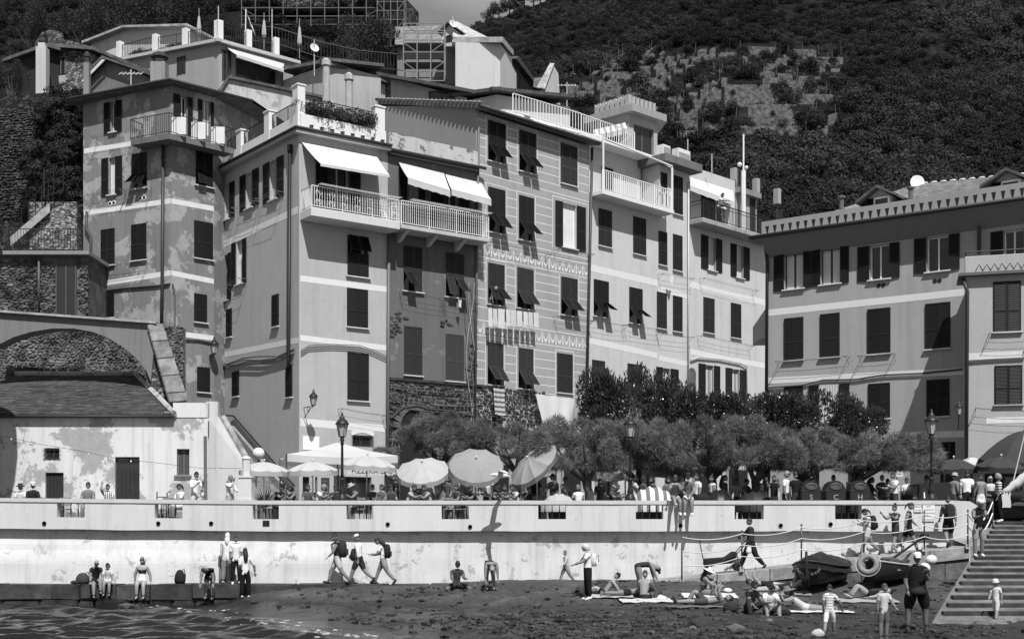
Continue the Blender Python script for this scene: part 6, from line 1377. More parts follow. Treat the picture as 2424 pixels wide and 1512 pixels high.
def wall_lamp(fac, u, vt, vb, out, lab):
    x, z = fac.sz(u, vb, out); s = (fac.z(u, vt, out) - z) / .9; P = Vector(fac.P(x, out, z)); r = thing('wall_lamp', fac.P(x, 0, z), lab, 'lamp', 'iron bracket lamps on the houses'); lantern(r, Matrix.Translation(P), s)
    mb = MB(); Q = Vector(fac.P(x, 0.02, z - .02)); mb.tube([P, Q], .02, 5); mb.tube([P - Vector((0, 0, .02)), P.lerp(Q, .4) - Vector((0, 0, .12)), P.lerp(Q, .6) - Vector((0, 0, .28)), Q - Vector((0, 0, .5))], .018, 5)
    mb.tube([P.lerp(Q, .5) + Vector((0, 0, .12 * math.sin(t) - .12)) + (Q - P) * .12 * math.cos(t) for t in [k * .8 for k in range(9)]], .013, 4); mb.build('bracket', LG, r)
wall_lamp(fCR, 742, 920, 960, 1.0, 'iron bracket lamp on the front of the corner house'); wall_lamp(fAR, 507, 795, 838, .5, 'iron bracket lamp at the corner of the peeling house by the alley'); wall_lamp(fG, 2270, 945, 983, .9, 'iron bracket lamp at the left corner of the annex block'); wall_lamp(fAL, 207, 640, 668, .5, 'small iron bracket lamp on the left corner of the peeling house')
GLB = thing('globe_lamp', pt(612, 1080, 57), 'white globe lamp on a short stem beside the stone steps', 'lamp'); mb = MB(); p = pt(612, 1073, 57); mb.ball(p, .27, 16, 12); mb.build('globe', plain(.62, .4, .03), GLB, True); mb = MB(); mb.tube([p - Vector((0, 0, .25)), p - Vector((0, 0, .8))], .04, 6); mb.build('stem', IRON, GLB)
def parasol(u, v, half, Y, axis, g, lab, n=10, dome=.32, val=.17, gv=None, pole=True, trans=.35, grp='parasols of the terrace cafes', zfloor=TZ):
    c = pt(u, v, Y); Rr = half * Y / K; ax = Vector(axis).normalized(); e = ax.cross(Vector((0, 1, 0)))
    if e.length < .1: e = Vector((1, 0, 0))
    e.normalize(); f_ = ax.cross(e)
    r = thing('parasol', (c.x, c.y, zfloor), lab, 'parasol', grp); mb = MB(); rings = 5; ps = []
    def P(rr, a, h): return c + (e * math.cos(a) + f_ * math.sin(a)) * rr + ax * h
    rn = random.Random(int(u * 7)); cut = n * 4
    def hgt(t): return dome * Rr * (1 - t ** 1.7)
    for k in range(cut):
        a0, a1 = 2 * math.pi * k / cut, 2 * math.pi * (k + 1) / cut
        def sag(k_): q = (k_ % 4) / 4; return math.sin(math.pi * q)
        for i in range(rings):
            t0, t1 = i / rings, (i + 1) / rings
            def pp(t, a, k_): return P(Rr * t * (1 - .035 * sag(k_)), a, hgt(t) - .05 * Rr * sag(k_) * t)
            q = [pp(t0, a0, k), pp(t0, a1, k + 1), pp(t1, a1, k + 1), pp(t1, a0, k)]
            mb.face(q if i else [q[0], q[2], q[3]])
    mb.build('canopy', cloth(g, trans, 'um'), r, False)
    mb = MB()
    for k in range(cut):
        a0, a1 = 2 * math.pi * k / cut, 2 * math.pi * (k + 1) / cut
        def lo(k_): return val * (1 + .22 * math.cos(math.pi * (k_ % 4) / 2)) + rn.uniform(-.015, .015)
        A, B = P(Rr * (1 - .035 * math.sin(math.pi * (k % 4) / 4)), a0, -.05 * Rr * math.sin(math.pi * (k % 4) / 4)), P(Rr * (1 - .035 * math.sin(math.pi * ((k + 1) % 4) / 4)), a1, -.05 * Rr * math.sin(math.pi * ((k + 1) % 4) / 4))
        dn = (Vector((0, 0, -1)) * .75 - ax * .35).normalized(); mb.face([A, B, B + dn * val * (1 + .25 * ((k + 1) % 4 == 0)), A + dn * val * (1 + .25 * (k % 4 == 0))])
    mb.build('valance', cloth(gv or g * .85, trans, 'uv'), r)
    mb = MB(); tip = c + ax * (dome * Rr + .02); mb.ball(tip + ax * .05, .045, 8, 6); mb.build('finial', plain(.5, .4), r, True)
    mb = MB()
    for k in range(n): a = 2 * math.pi * k / n; mb.tube([c + ax * dome * Rr * .85, P(Rr * .98, a, .0)], .009, 4)
    mb.build('ribs', plain(.08, .5), r)
    if pole:
        j = c - ax * .25; mb = MB(); mb.tube([tip, j, (j.x, j.y, zfloor)], .024, 8); mb.build('pole', plain(.35, .4), r)
    return r
up = (0, -.05, 1)
parasol(625, 1112, 60, 48.5, (.03, -.06, 1), .55, 'pale scalloped parasol leftmost of the cafe row, beside the white pillar'); parasol(740, 1112, 60, 48, (-.02, -.04, 1), .58, 'pale scalloped parasol second from the pillar, left of the lamp post'); parasol(869, 1100, 68, 47.5, (.06, -.05, 1), .55, 'pale scalloped parasol just right of the lamp post')
parasol(1001, 1112, 63, 47.5, (-.05, -.52, .85), .52, 'pale parasol tipped towards the beach, left of the big grey one', gv=.4); parasol(1127, 1100, 65, 47.3, (.04, -.66, .75), .36, 'large plain grey parasol tipped steeply towards the beach', gv=.3, dome=.3); parasol(1262, 1098, 68, 47.2, (-.60, -.42, .68), .36, 'grey parasol leaning far over to the left', gv=.18, dome=.3)
parasol(2258, 1107, 55, 50, (-.04, -.06, 1), .05, 'dark parasol behind the man in white, left of two', gv=.04, trans=.1, dome=.4, n=8); parasol(2368, 1104, 58, 49, (.05, -.08, 1), .05, 'dark parasol at the right, above the striped shirt', gv=.04, trans=.1, dome=.4, n=8); parasol(2425, 1085, 108, 52, (.0, -.1, 1), .05, 'huge dark parasol at the right edge of the picture', gv=.04, trans=.1, dome=.62, n=8, val=.3)
def canopy(u, vtop, vrim, half, Y, g, lab, dx=2.3, dy=2.0, rot=.5):
    c = pt(u, vrim, Y); hh_ = Z_(vtop, Y) - c.z; w = half * Y / K; r = thing('cafe_canopy', (c.x, c.y, TZ), lab, 'canopy'); mb = MB(); n = 8; T = Matrix.Translation(c) @ Matrix.Rotation(rot, 4, 'Z')
    cs = [T @ Vector(q) for q in ((-w, -w * .8, 0), (w, -w * .8, 0), (w, w * .8, 0), (-w, w * .8, 0))]; ap = c + Vector((0, 0, hh_))
    for a, b_ in zip(cs, cs[1:] + cs[:1]):
        for i in range(n):
            p, q = a.lerp(b_, i / n) - Vector((0, 0, .1 * math.sin(math.pi * i / n))), a.lerp(b_, (i + 1) / n) - Vector((0, 0, .1 * math.sin(math.pi * (i + 1) / n))); m1, m2 = p.lerp(ap, .5) - Vector((0, 0, .08)), q.lerp(ap, .5) - Vector((0, 0, .08))
            mb.face([p, q, m2, m1]); mb.face([m1, m2, ap]); mb.face([p, p - Vector((0, 0, .28)), q - Vector((0, 0, .28)), q])
    mb.build('cover', cloth(g, .35, 'cv'), r); mb = MB()
    for q in cs: mb.tube([(q.x, q.y, TZ), q], .035, 6)
    mb.tube([(c.x, c.y, TZ), ap], .05, 6); mb.build('poles', plain(.06, .5), r); return r
canopy(800, 1046, 1082, 128, 53, .6, 'big pale square cafe canopy behind the scalloped parasols', rot=.25); canopy(1620, 1086, 1108, 70, 52, .2, 'dark sagging canopy in the shade of the trees', rot=.3); canopy(1440, 1108, 1118, 48, 53, .35, 'low flat awning in the shade behind the first tree trunk', rot=.1); canopy(2300, 1080, 1096, 48, 53, .6, 'white canopy between the dark parasols', rot=.2); canopy(1275, 1095, 1108, 40, 52, .4, 'pale canopy behind the leaning grey parasol', rot=0)
# scalloped cafe fascia with lettering
FA = thing('cafe_fascia', pt(870, 1120, 58), 'scalloped pale cafe valance with dark lettering behind the parasols', 'sign'); f = fac_uY(822, 57, 945, 57.8); mb = MB(f.M); n = 24
for i in range(n):
    x0, x1 = f.L * i / n, f.L * (i + 1) / n; zt_, zb_ = f.z(880, 1108), f.z(880, 1122); s0, s1 = .07 * abs(math.sin(i * math.pi / 2)), .07 * abs(math.sin((i + 1) * math.pi / 2)); mb.face([(x0, 0, zb_ - s0), (x1, 0, zb_ - s1), (x1, 0, zt_), (x0, 0, zt_)])
mb.build('valance', cloth(.55, .2, 'fa'), FA)
def text(root, s, P, size, M, g=.03, name='lettering'):
    c = bpy.data.curves.new(name, 'FONT'); c.body = s; c.size = size; c.align_x = 'CENTER'; c.align_y = 'CENTER'; c.extrude = .002; c.materials.append(plain(g, .7))
    t_ = bpy.data.objects.new(name, c); me = bpy.data.meshes.new_from_object(t_); bpy.data.objects.remove(t_); bpy.data.curves.remove(c)
    return link(name, me, root, Matrix.Translation(P) @ M.to_3x3().to_4x4() @ Matrix.Rotation(R(90), 4, 'X'))
text(FA, 'PIZZERIA DAL 1985', f.P(f.L * .62, .01, f.z(880, 1115)), .30, f.M)
# ---------------- trees
def tamarisk_crown(seed, n=34000):
    rnd = random.Random(seed); mb = MB(); L = []
    for i in range(30):
        a = rnd.uniform(0, 6.28); r = 1.12 * rnd.random() ** .6; L.append((Vector((r * math.cos(a), r * math.sin(a) * .8, rnd.uniform(.12, .82) - .22 * r)), rnd.uniform(.10, .27)))
    for i in range(n):
        c, r = rnd.choice(L); d = Vector((rnd.gauss(0, 1), rnd.gauss(0, 1), rnd.gauss(.15, .8))).normalized(); p = c + d * r * rnd.uniform(.35, 1.0) ** .5
        p.z = max(p.z, .05); g_ = (d * .7 + Vector((rnd.gauss(0, .5), rnd.gauss(0, .5), .5 + rnd.gauss(0, .5)))).normalized(); s_ = g_.cross(Vector((rnd.gauss(0, 1), rnd.gauss(0, 1), rnd.gauss(0, 1)))).normalized() * rnd.uniform(.0025, .006)
        l = rnd.uniform(.05, .13); m_ = p + g_ * l * .5 + Vector((0, 0, -.01)); e = p + g_ * l - Vector((0, 0, .25 * l)); mb.face([p - s_, p + s_, m_ + s_ * .8, m_ - s_ * .8]); mb.face([m_ - s_ * .8, m_ + s_ * .8, e])
    return mb.mesh('crown', leaf(.165, .9, .4, .7, 'tam'))
TAM = [tamarisk_crown(70 + k) for k in range(3)]
def tree(name, u, vt, vb, half, Y, crown, lab, grp, bark=.05, utr=None, lean=0, depth=.8, cat='tree', TZ=TZ):
    c0 = pt(u, vb, Y); w = half * Y / K; h = Z_(vt, Y) - c0.z; tx = X_(utr if utr else u, Y); r = thing(name, (tx, Y, TZ), lab, cat, grp); rnd = random.Random(int(u))
    link('crown', crown, r, Matrix.Translation((c0.x, Y, c0.z)) @ Matrix.Rotation(rnd.uniform(-.5, .5), 4, 'Z') @ Matrix.Diagonal((w, w * depth, h, 1)))
    mb = MB(); fork = Vector((tx + (c0.x - tx) * .25 + rnd.uniform(-.1, .1), Y, TZ + (c0.z - TZ) * .72 + .2)); n = 6; b0 = Vector((tx, Y, TZ - .1))
    mb.tube([b0.lerp(fork, i / n) + Vector((.05 * math.sin(i * 1.7 + u), .04 * math.cos(i * 1.3), 0)) for i in range(n + 1)], [.24, .19, .17, .165, .16, .16, .17], 9)
    for k in range(6):
        a = 2 * math.pi * k / 6 + rnd.uniform(-.4, .4); e = Vector((c0.x + .62 * w * math.cos(a), Y + .5 * w * depth * math.sin(a), c0.z + h * rnd.uniform(.3, .65))); m_ = fork.lerp(e, .45) + Vector((rnd.uniform(-.1, .1), 0, rnd.uniform(-.15, .05))); mb.tube([fork - Vector((0, 0, .1)), m_, e], [.11, .07, .02], 6)
    mb.build('trunk', stone(bark, .4, 'bark'), r); return r
TG = 'feathery tamarisk trees on the terrace'
for k, a in enumerate(((1035, 985, 1085, 100, 55.5, None, 'feathery tamarisk in front of the stone arch, farthest left of its kind'), (1205, 1000, 1095, 90, 52.5, 1225, 'low feathery tamarisk behind the big grey parasol'), (1365, 975, 1125, 108, 48.5, 1402, 'feathery tamarisk with a stout leaning trunk left of the middle lamp post'), (1475, 1000, 1125, 80, 51, 1520, 'feathery tamarisk just behind the middle lamp post'), (1560, 985, 1112, 100, 50, 1618, 'feathery tamarisk above the couple sitting on the wall'), (1690, 972, 1118, 105, 48.8, 1685, 'broad pale tamarisk in the middle of the tree row'), (1815, 1010, 1128, 95, 48.5, 1778, 'feathery tamarisk above the man with the stroller'), (1945, 1010, 1120, 105, 49.5, 1880, 'feathery tamarisk over the recycling bins'), (2085, 1020, 1128, 108, 49, 2000, 'feathery tamarisk rightmost in the row, beside the right lamp post'))):
    tree('tamarisk_tree', a[0], a[1] - 22, a[2] - 12, a[3] * 1.22, a[4], TAM[k % 3], a[6], TG, utr=a[5])
def broadleaf_crown(seed, n=3000, mat=None, lf=.055):
    rnd = random.Random(seed); mb = MB(); L = [(Vector((rnd.uniform(-.62, .62), rnd.uniform(-.5, .5), rnd.uniform(.25, .72))), rnd.uniform(.24, .4)) for _ in range(9)]
    for i in range(n):
        c, r = rnd.choice(L); d = Vector((rnd.gauss(0, 1), rnd.gauss(0, 1), rnd.gauss(.2, .9))).normalized(); p = c + d * r * rnd.uniform(.4, 1.12) ** .6
        a = (d + Vector((rnd.gauss(0, .5), rnd.gauss(0, .5), .4 + rnd.gauss(0, .4)))).normalized(); e = a.cross(Vector((rnd.gauss(0, 1), rnd.gauss(0, 1), rnd.gauss(0, 1)))).normalized(); s_ = lf * rnd.uniform(.7, 1.4)
        nn_ = a.cross(e) * s_ * .12; mb.faces([p, p + a * s_ * .55 + e * s_ * .26 + nn_, p + a * s_ * 1.25, p + a * s_ * .55 - e * s_ * .26 + nn_], [(0, 1, 2), (0, 2, 3)])
    return mb.mesh('crown', mat or leaf(.035, .22, .1, .4, 'mag'))
MAG = [broadleaf_crown(80 + k, 8500) for k in range(2)]
for k, a in enumerate(((1458, 905, 1060, 80, 56, 1450, 'glossy dark magnolia in front of the pale balcony house, tallest of its row'), (1590, 925, 1060, 95, 56.5, 1600, 'glossy dark magnolia second from the left in the clipped row'), (1735, 962, 1070, 80, 56.5, 1740, 'glossy dark magnolia in front of the alley'), (1815, 975, 1070, 62, 55, 1812, 'smallest glossy magnolia, beside the alley mouth'), (1890, 960, 1075, 100, 53.5, 1890, 'glossy dark magnolia in front of the long dark house, left of two'), (2025, 968, 1075, 70, 53, 2020, 'glossy dark magnolia in front of the long dark house, right of two'))):
    tree('magnolia_tree', a[0], a[1] - 26, a[2], a[3] * 1.25, a[4], MAG[k % 2], a[6], 'glossy magnolias behind the tamarisks', utr=a[5])
# trees up the hillside
BIG = [broadleaf_crown(90 + k, 5200, leaf(.028, .5, .12, .5, 'hol%d' % k), .045) for k in range(2)]
for k, (u, vt, vb, half, Y, lab) in enumerate(((862, 35, 160, 92, 95, 'round dense dark tree below the castle, beside the church scaffolding'), (205, 10, 120, 85, 93, 'dark olive tree on the slope behind the ruined wall'), (318, -20, 85, 90, 97, 'tall dark tree above the bright hilltop house'), (80, 20, 115, 70, 95, 'loose dark tree at the far left of the slope'), (450, -30, 60, 80, 100, 'dark tree above the terrace with white posts'), (30, 150, 230, 45, 76, 'dark shrub overhanging the rubble wall at the left edge'))):
    tree('hillside_tree', u, vt, vb, half, Y, BIG[k % 2], lab, 'dark trees on the castle slope', TZ=pt(u, vb, Y).z - 2.2)
PIN = [bush_mesh(1500, 40 + k, leaf(.03, .7, .1, .5, 'pin'), 6, .06, 1.0, 'crown') for k in range(2)]
for k, (u, v) in enumerate(((1150, 72), (1166, 70), (1180, 64), (1205, 58), (1216, 48), (1240, 36), (1262, 22), (1278, 8))):
    t = .985; x, Y, z = hill_z(u, t); s_ = (2.4, 3.2, 3.6, 2.8, 4.2, 5, 4.0, 4.6)[k]; r = thing('pine_tree', (x, Y, z), '%s dark pine from the left on the skyline ridge' % ('first', 'second', 'third', 'fourth', 'fifth', 'sixth', 'seventh', 'eighth')[k], 'tree', 'pines along the ridge')
    link('crown', PIN[k % 2], r, Matrix.Translation((x, Y, z + s_ * .7)) @ Matrix.Diagonal((s_ * .9, s_ * .9, s_ * .9, 1))); mb = MB(); mb.tube([(x, Y, z - 1), (x + .2, Y, z + s_ * .6), (x, Y, z + s_ * 1.2)], [.3, .22, .1], 6); mb.build('trunk', plain(.04), r)
# agave by the steps
AG = thing('cycad', pt(628, 1180, 52), 'spiky cycad plant behind the parapet by the white pillar', 'plant'); mb = MB(); c = Vector((X_(628, 52), 52, TZ + .6))
for k in range(46):
    a = random.uniform(0, 6.28); el = random.uniform(.2, 1.35); d = Vector((math.cos(a) * math.cos(el), math.sin(a) * math.cos(el), math.sin(el))); s_ = d.cross(Vector((0, 0, 1))).normalized() * .04; m_ = c + d * .5; e = c + d * 1.0 - Vector((0, 0, .25 * math.cos(el))); mb.face([c - s_ * .4, c + s_ * .4, m_ + s_, m_ - s_]); mb.face([m_ - s_, m_ + s_, e])
mb.build('fronds', leaf(.05, .4, .1, .3, 'cy'), AG); mb = MB(); mb.lathe([(.3, TZ), (.34, TZ + .5), (.36, TZ + .55)], 12, Matrix.Translation((c.x, c.y, 0))); mb.build('pot', plain(.1), AG)
items = []
for i in range(16): p = Vector(fCR.P(random.uniform(.4, fCR.L - .8), -.25, ZC + 1.05)); items.append((p.x, p.y, p.z, random.uniform(.45, .85), random.uniform(0, 6), i % 2))
scatter('terrace_greenery', [bush_mesh(700, 75 + k, leaf(.06, .6, .2, .5, 'tg'), 6, .07) for k in range(2)], items)
# ---------------- recycling bins, skip
for k, (u, mark, lab) in enumerate(((1937, 'S', 'dark recycling bin marked with a white S, left of three'), (2020, 'C', 'dark recycling bin marked with a white C, middle of three'), (2050 + 58, 'H', 'dark recycling bin marked with a white H, right of three'))):
    Y = 46.2; u = (1937, 1985 + 4, 2040)[k] - 22 + k * 6; x = X_(u, Y); w = .36; r = thing('recycling_bin', (x, Y, TZ), lab, 'bin', 'recycling bins behind the parapet'); mb = MB(); mb.box((x - w, Y - .35, TZ), (x + w, Y + .35, TZ + 1.05)); link('body', bevel(mb.mesh('body', plain(.018, .4)), .03), r)
    mb = MB(); n = 8; prof = [(x - w * math.cos(math.pi * i / n), TZ + 1.05 + .42 * math.sin(math.pi * i / n)) for i in range(n + 1)]; mb.prism(prof, Y - .35, Y + .35); mb.build('lid', plain(.02, .4), r)
    mb = MB(); T = Matrix.Translation((x, Y - .36, TZ + 1.25)) @ Matrix.Rotation(R(90), 4, 'X') @ Matrix.Diagonal((1.6, 1, 1, 1)); mb.lathe([(.13, -.01), (.13, .02), (.1, .03), (.1, .0)], 14, T); mb.build('slot', plain(.07, .4), r); text(r, mark, (x, Y - .36, TZ + .86), .26, I4, .3, 'mark')
sk = thing('waste_skip', (X_(2200, 46.6), 46.6, TZ), 'large dark waste skip with curved lid behind the right end of the parapet', 'skip'); x0, x1 = X_(2155, 46.4), X_(2250, 46.4); mb = MB(); mb.box((x0, 46.1, TZ), (x1, 47.6, TZ + .95)); mb.build('body', plain(.016, .5), sk); mb = MB(); mb.prism([(x0, TZ + .95), (x0 + .15, TZ + 1.35), (x1 - .2, TZ + 1.42), (x1, TZ + .95)], 46.1, 47.6); mb.build('lid', plain(.018, .4), sk); text(sk, 'ACAM', (X_(2172, 46.0), 46.08, TZ + .85), .1, I4, .3, 'mark')
BL = thing('small_bell', (X_(2185, 45.3), 45.3, ZP), 'small dark metal bell standing on the parapet by the lamp post', 'bell'); mb = MB(); mb.lathe([(.24, ZP), (.25, ZP + .04), (.17, ZP + .12), (.14, ZP + .28), (.08, ZP + .34), (.03, ZP + .36), (.04, ZP + .42)], 14, Matrix.Translation((X_(2185, 45.3), 45.25, 0))); mb.build('body', plain(.03, .3, metal=.5), BL, True)
# picket fence, boards, doors under the trees
PF = thing('picket_fence', pt(1950, 1185, 52), 'uneven pale picket fence under the trees', 'fence'); rnd = random.Random(3)
for i in range(58):
    x = X_(1650, 52) + i * .125; h = rnd.uniform(1.0, 1.35); mb = MB(); T = Matrix.Translation((x, 52 + rnd.uniform(-.03, .03), TZ)) @ Matrix.Rotation(rnd.uniform(-.09, .09), 4, 'Y'); mb.prism([(-.04, 0), (.04, 0), (.04, h - .06), (0, h), (-.04, h - .06)], -.012, .012); mb.v = [tuple(T @ Vector(v)) for v in mb.v]; mb.build('picket', plain(.5, .8), PF)
mb = MB(); mb.box((X_(1650, 52), 52.03, TZ + .35), (X_(1650, 52) + 7.2, 52.07, TZ + .43)); mb.build('rail', plain(.4), PF)
def sign(u0, v0, u1, v1, Y, g, lab, lines=(), tg=.05, name='sign', post=True, size=None):
    a, b_ = pt(u0, v1, Y), pt(u1, v0, Y); r = thing(name, ((a.x + b_.x) / 2, Y, a.z), lab, 'sign'); mb = MB(); mb.box((a.x, Y - .015, a.z), (b_.x, Y + .015, b_.z)); mb.build('board', plain(g, .6, .05), r); n = len(lines)
    for i, t in enumerate(lines):
        h = (b_.z - a.z) / max(n, 1); s_ = size or min(h * .75, (b_.x - a.x) / max(4, len(t)) * 1.6); text(r, t, ((a.x + b_.x) / 2, Y - .018, b_.z - h * (i + .5)), s_, I4, tg)
    if post:
        mb = MB(); mb.tube([((a.x + b_.x) / 2, Y + .03, TZ), ((a.x + b_.x) / 2, Y + .03, a.z + .1)], .03, 5); mb.build('post', plain(.1), r)
    return r
sign(2164, 1195, 2182, 1211, 44.97, .66, 'small white notice on the parapet headed DOCCE', ('DOCCE', '€ 1,00'), post=False); sign(2184, 1195, 2212, 1233, 44.97, .66, 'larger white notice with lines of dark text on the parapet end', ('ATT', 'DIVIETO DI', 'BALNEAZIONE', 'OLTRE 100 m', 'NON SEGNALATE'), post=False)
sign(2003, 1140, 2027, 1165, 50, .6, 'white hand-lettered board reading VULNETIA under the trees', ('Ristorante Pizzeria', 'VULNETIA')); sign(2108, 1085, 2138, 1128, 55, .5, 'framed menu board on the wall under the last tamarisk', ('MENU', '~~~~', '~~~~')); sign(2118, 1148, 2130, 1162, 55, .5, 'small white notice below the framed menu', ('WC',))
sign(732, 1120, 746, 1165, 57.2, .35, 'tall menu board of round dish pictures beside the cafe door', ('o o', 'o o', 'o o')); sign(760, 1130, 780, 1160, 57.4, .04, 'dark chalk board left of the lamp post', ('~~', '~~'), .3); sign(790, 1125, 816, 1162, 57.4, .04, 'dark chalk board just behind the lamp post', ('~~', '~~'), .3)
ov = thing('oval_sign', pt(1163, 1130, 50), 'oval white restaurant sign beside the grey parasol', 'sign'); mb = MB(); p = pt(1163, 1127, 50); mb.lathe([(.3, -.02), (.3, .02)], 20, Matrix.Translation(p) @ Matrix.Rotation(R(90), 4, 'X') @ Matrix.Diagonal((.72, 1.15, 1, 1))); mb.build('board', plain(.6), ov); mb = MB(); mb.lathe([(.1, .0), (.1, .03)], 12, Matrix.Translation(p) @ Matrix.Rotation(R(90), 4, 'X')); mb.build('emblem', plain(.06), ov); mb = MB(); mb.tube([(p.x, 50.04, TZ), (p.x, 50.04, p.z)], .025, 5); mb.build('post', plain(.05), ov)
# dark shop fronts under the trees
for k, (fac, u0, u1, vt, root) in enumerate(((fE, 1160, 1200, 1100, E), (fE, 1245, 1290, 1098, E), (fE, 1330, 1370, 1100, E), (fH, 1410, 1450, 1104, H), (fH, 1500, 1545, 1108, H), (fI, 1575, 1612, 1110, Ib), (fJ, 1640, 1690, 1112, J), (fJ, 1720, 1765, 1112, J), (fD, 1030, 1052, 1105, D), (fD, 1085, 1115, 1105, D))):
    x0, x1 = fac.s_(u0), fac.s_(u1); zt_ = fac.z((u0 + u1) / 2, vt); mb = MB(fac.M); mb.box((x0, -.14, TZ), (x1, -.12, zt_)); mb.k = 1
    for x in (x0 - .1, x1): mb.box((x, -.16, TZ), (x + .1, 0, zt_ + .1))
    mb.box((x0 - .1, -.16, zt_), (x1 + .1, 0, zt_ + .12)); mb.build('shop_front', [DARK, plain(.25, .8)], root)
# ---------------- tables and chairs glimpsed behind the parapet
def table(u, Y, lab):
    x = X_(u, Y); r = thing('cafe_table', (x, Y, TZ), lab, 'table', 'cafe tables behind the parapet'); mb = MB(); mb.box((x - .38, Y - .35, TZ + .72), (x + .38, Y + .35, TZ + .75)); mb.build('table_top', plain(.3, .6), r)
    for sx in (-.32, .32):
        for sy in (-.29, .29): mb = MB(); mb.tube([(x + sx, Y + sy, TZ), (x + sx, Y + sy, TZ + .72)], .02, 5); mb.build('leg', plain(.1, .5), r)
def chair(u, Y, lab, rot=0.0):
    x = X_(u, Y); r = thing('cafe_chair', (x, Y, TZ), lab, 'chair', 'cafe chairs behind the parapet'); T = Matrix.Translation((x, Y, TZ)) @ Matrix.Rotation(rot, 4, 'Z'); g_ = plain(.2, .6); mb = MB(); mb.box((-.21, -.2, .43), (.21, .2, .47), T); mb.build('seat', g_, r)
    mb = MB()
    for k in range(3): mb.box((-.2, .19, .58 + .11 * k), (.2, .215, .65 + .11 * k), T)
    mb.build('backrest', g_, r)
    for sx in (-.19, .19):
        for sy in (-.18, .2): mb = MB(); mb.tube([T @ Vector((sx, sy, 0)), T @ Vector((sx, sy, .88 if sy > 0 else .43))], .017, 4); mb.build('leg', g_, r)
for k, (u, Y) in enumerate(((640, 47), (700, 47.2), (855, 47), (925, 47), (1010, 47), (1080, 47.2), (1190, 47), (1300, 47.6))): table(u, Y, 'small cafe table behind the parapet, %s from the white pillar' % ('first', 'second', 'third', 'fourth', 'fifth', 'sixth', 'seventh', 'eighth')[k])
for k, (u, Y, rt_) in enumerate(((612, 47, 1.5), (850, 46.5, 0), (900, 46.6, 2.4), (1060, 46.5, .3), (1095, 46.6, -.4), (1240, 46.6, 1.2), (395, 46.6, 0), (150, 46.6, 0), (1530, 47, .6), (425, 46.8, .4))): chair(u, Y, 'slatted wooden chair behind the parapet, seen %s' % ('right of the white pillar', 'through the opening under the lamp post', 'right of the lamp post opening', 'under the pale tipped parasol', 'through the opening under the grey parasol', 'under the leaning parasol', 'through the second opening from the left', 'through the leftmost opening', 'through the opening by the seated couple', 'beside the sack truck')[k], rt_)
# sack truck
HT = thing('sack_truck', (X_(638 - 5, 46.8), 46.8, TZ), 'iron sack truck leaning behind the parapet in front of the white house', 'hand truck'); x0, x1 = X_(616 // 1 - 0, 46.8), X_(660, 46.8)
x0, x1 = X_(366 + 4, 46.8), X_(394, 46.8); zt_ = Z_(1166, 46.8); mb = MB()
for x in (x0, x1): mb.tube([(x, 46.8, TZ), (x, 46.9, zt_), (x + (.12 if x == x1 else 0), 46.9, zt_ + .05)], .022, 5)
for z in (TZ + .4, TZ + .7, zt_ - .15): mb.tube([(x0, 46.85, z), (x1, 46.85, z)], .018, 5)
mb.build('frame', IRON, HT); mb = MB(); mb.lathe([(.15, -.04), (.15, .04)], 12, Matrix.Translation(((x0 + x1) / 2, 46.7, TZ + .15)) @ Matrix.Rotation(R(90), 4, 'Y')); mb.build('wheel', DARK, HT)
# ---------------- laundry
def cloth_sheet(lab, fac, pix, out, mat, name='laundry', n=12):
    """a hanging cloth: top-left, top-right, bottom-right, bottom-left in the picture"""
    A, B, Cc, Dd = [Vector(fac.P(fac.s_(u, out), out, fac.z(u, v, out))) for u, v in pix]; mb = MB(); m_ = 8; P = []
    for j in range(m_ + 1):
        for i in range(n + 1):
            s_, t = i / n, j / m_; p = A.lerp(B, s_).lerp(Dd.lerp(Cc, s_), t) + (-fac.n) * (.07 * math.sin(s_ * 17) * (.3 + t)) + Vector((0, 0, .03 * math.sin(s_ * 9) * t)); P.append(p)
    mb.faces(P, [(j * (n + 1) + i, j * (n + 1) + i + 1, (j + 1) * (n + 1) + i + 1, (j + 1) * (n + 1) + i) for j in range(m_) for i in range(n)]); return tag(mb.build(name, mat, None, True), lab, 'laundry', 'washing on the clothes lines')
cloth_sheet('wide white bed sheet hanging below the striped house', fE, ((1268, 932), (1362, 942), (1352, 1008), (1285, 1002)), .5, cloth(.7, .2)); cloth_sheet('patchwork blanket with small squares hanging from the striped house', fE, ((1168, 917), (1196, 921), (1198, 985), (1172, 980)), .5, cloth(.5, .15, 'pw', (.12, 4, 2)))
for k, (u0, u1, v, l) in enumerate(((1156, 1166, 728, 44), (1167, 1178, 730, 40), (1179, 1196, 730, 44), (1198, 1208, 732, 40), (1209, 1222, 733, 38), (1224, 1237, 735, 34), (1239, 1250, 737, 34), (1251, 1262, 738, 34), (1263, 1276, 739, 33))):
    cloth_sheet('white garment, %s from the left on the long line of washing' % ('first', 'second', 'third', 'fourth', 'fifth', 'sixth', 'seventh', 'eighth', 'ninth')[k], fE, ((u0, v), (u1, v + 2), (u1 - 1, v + l + 3 * (k % 3)), (u0 + 1, v + l)), .55, cloth((.7, .62, .68)[k % 3], .2), n=6)
cloth_sheet('single white cloth pegged under the dark old house window', fD, ((1085, 709), (1094, 711), (1093, 728), (1086, 726)), .5, cloth(.68, .2), n=4); cloth_sheet('small white shirt hung on the slab roofed house', fI, ((1584, 648), (1598, 652), (1596, 672), (1586, 668)), .5, cloth(.68, .2), n=4)
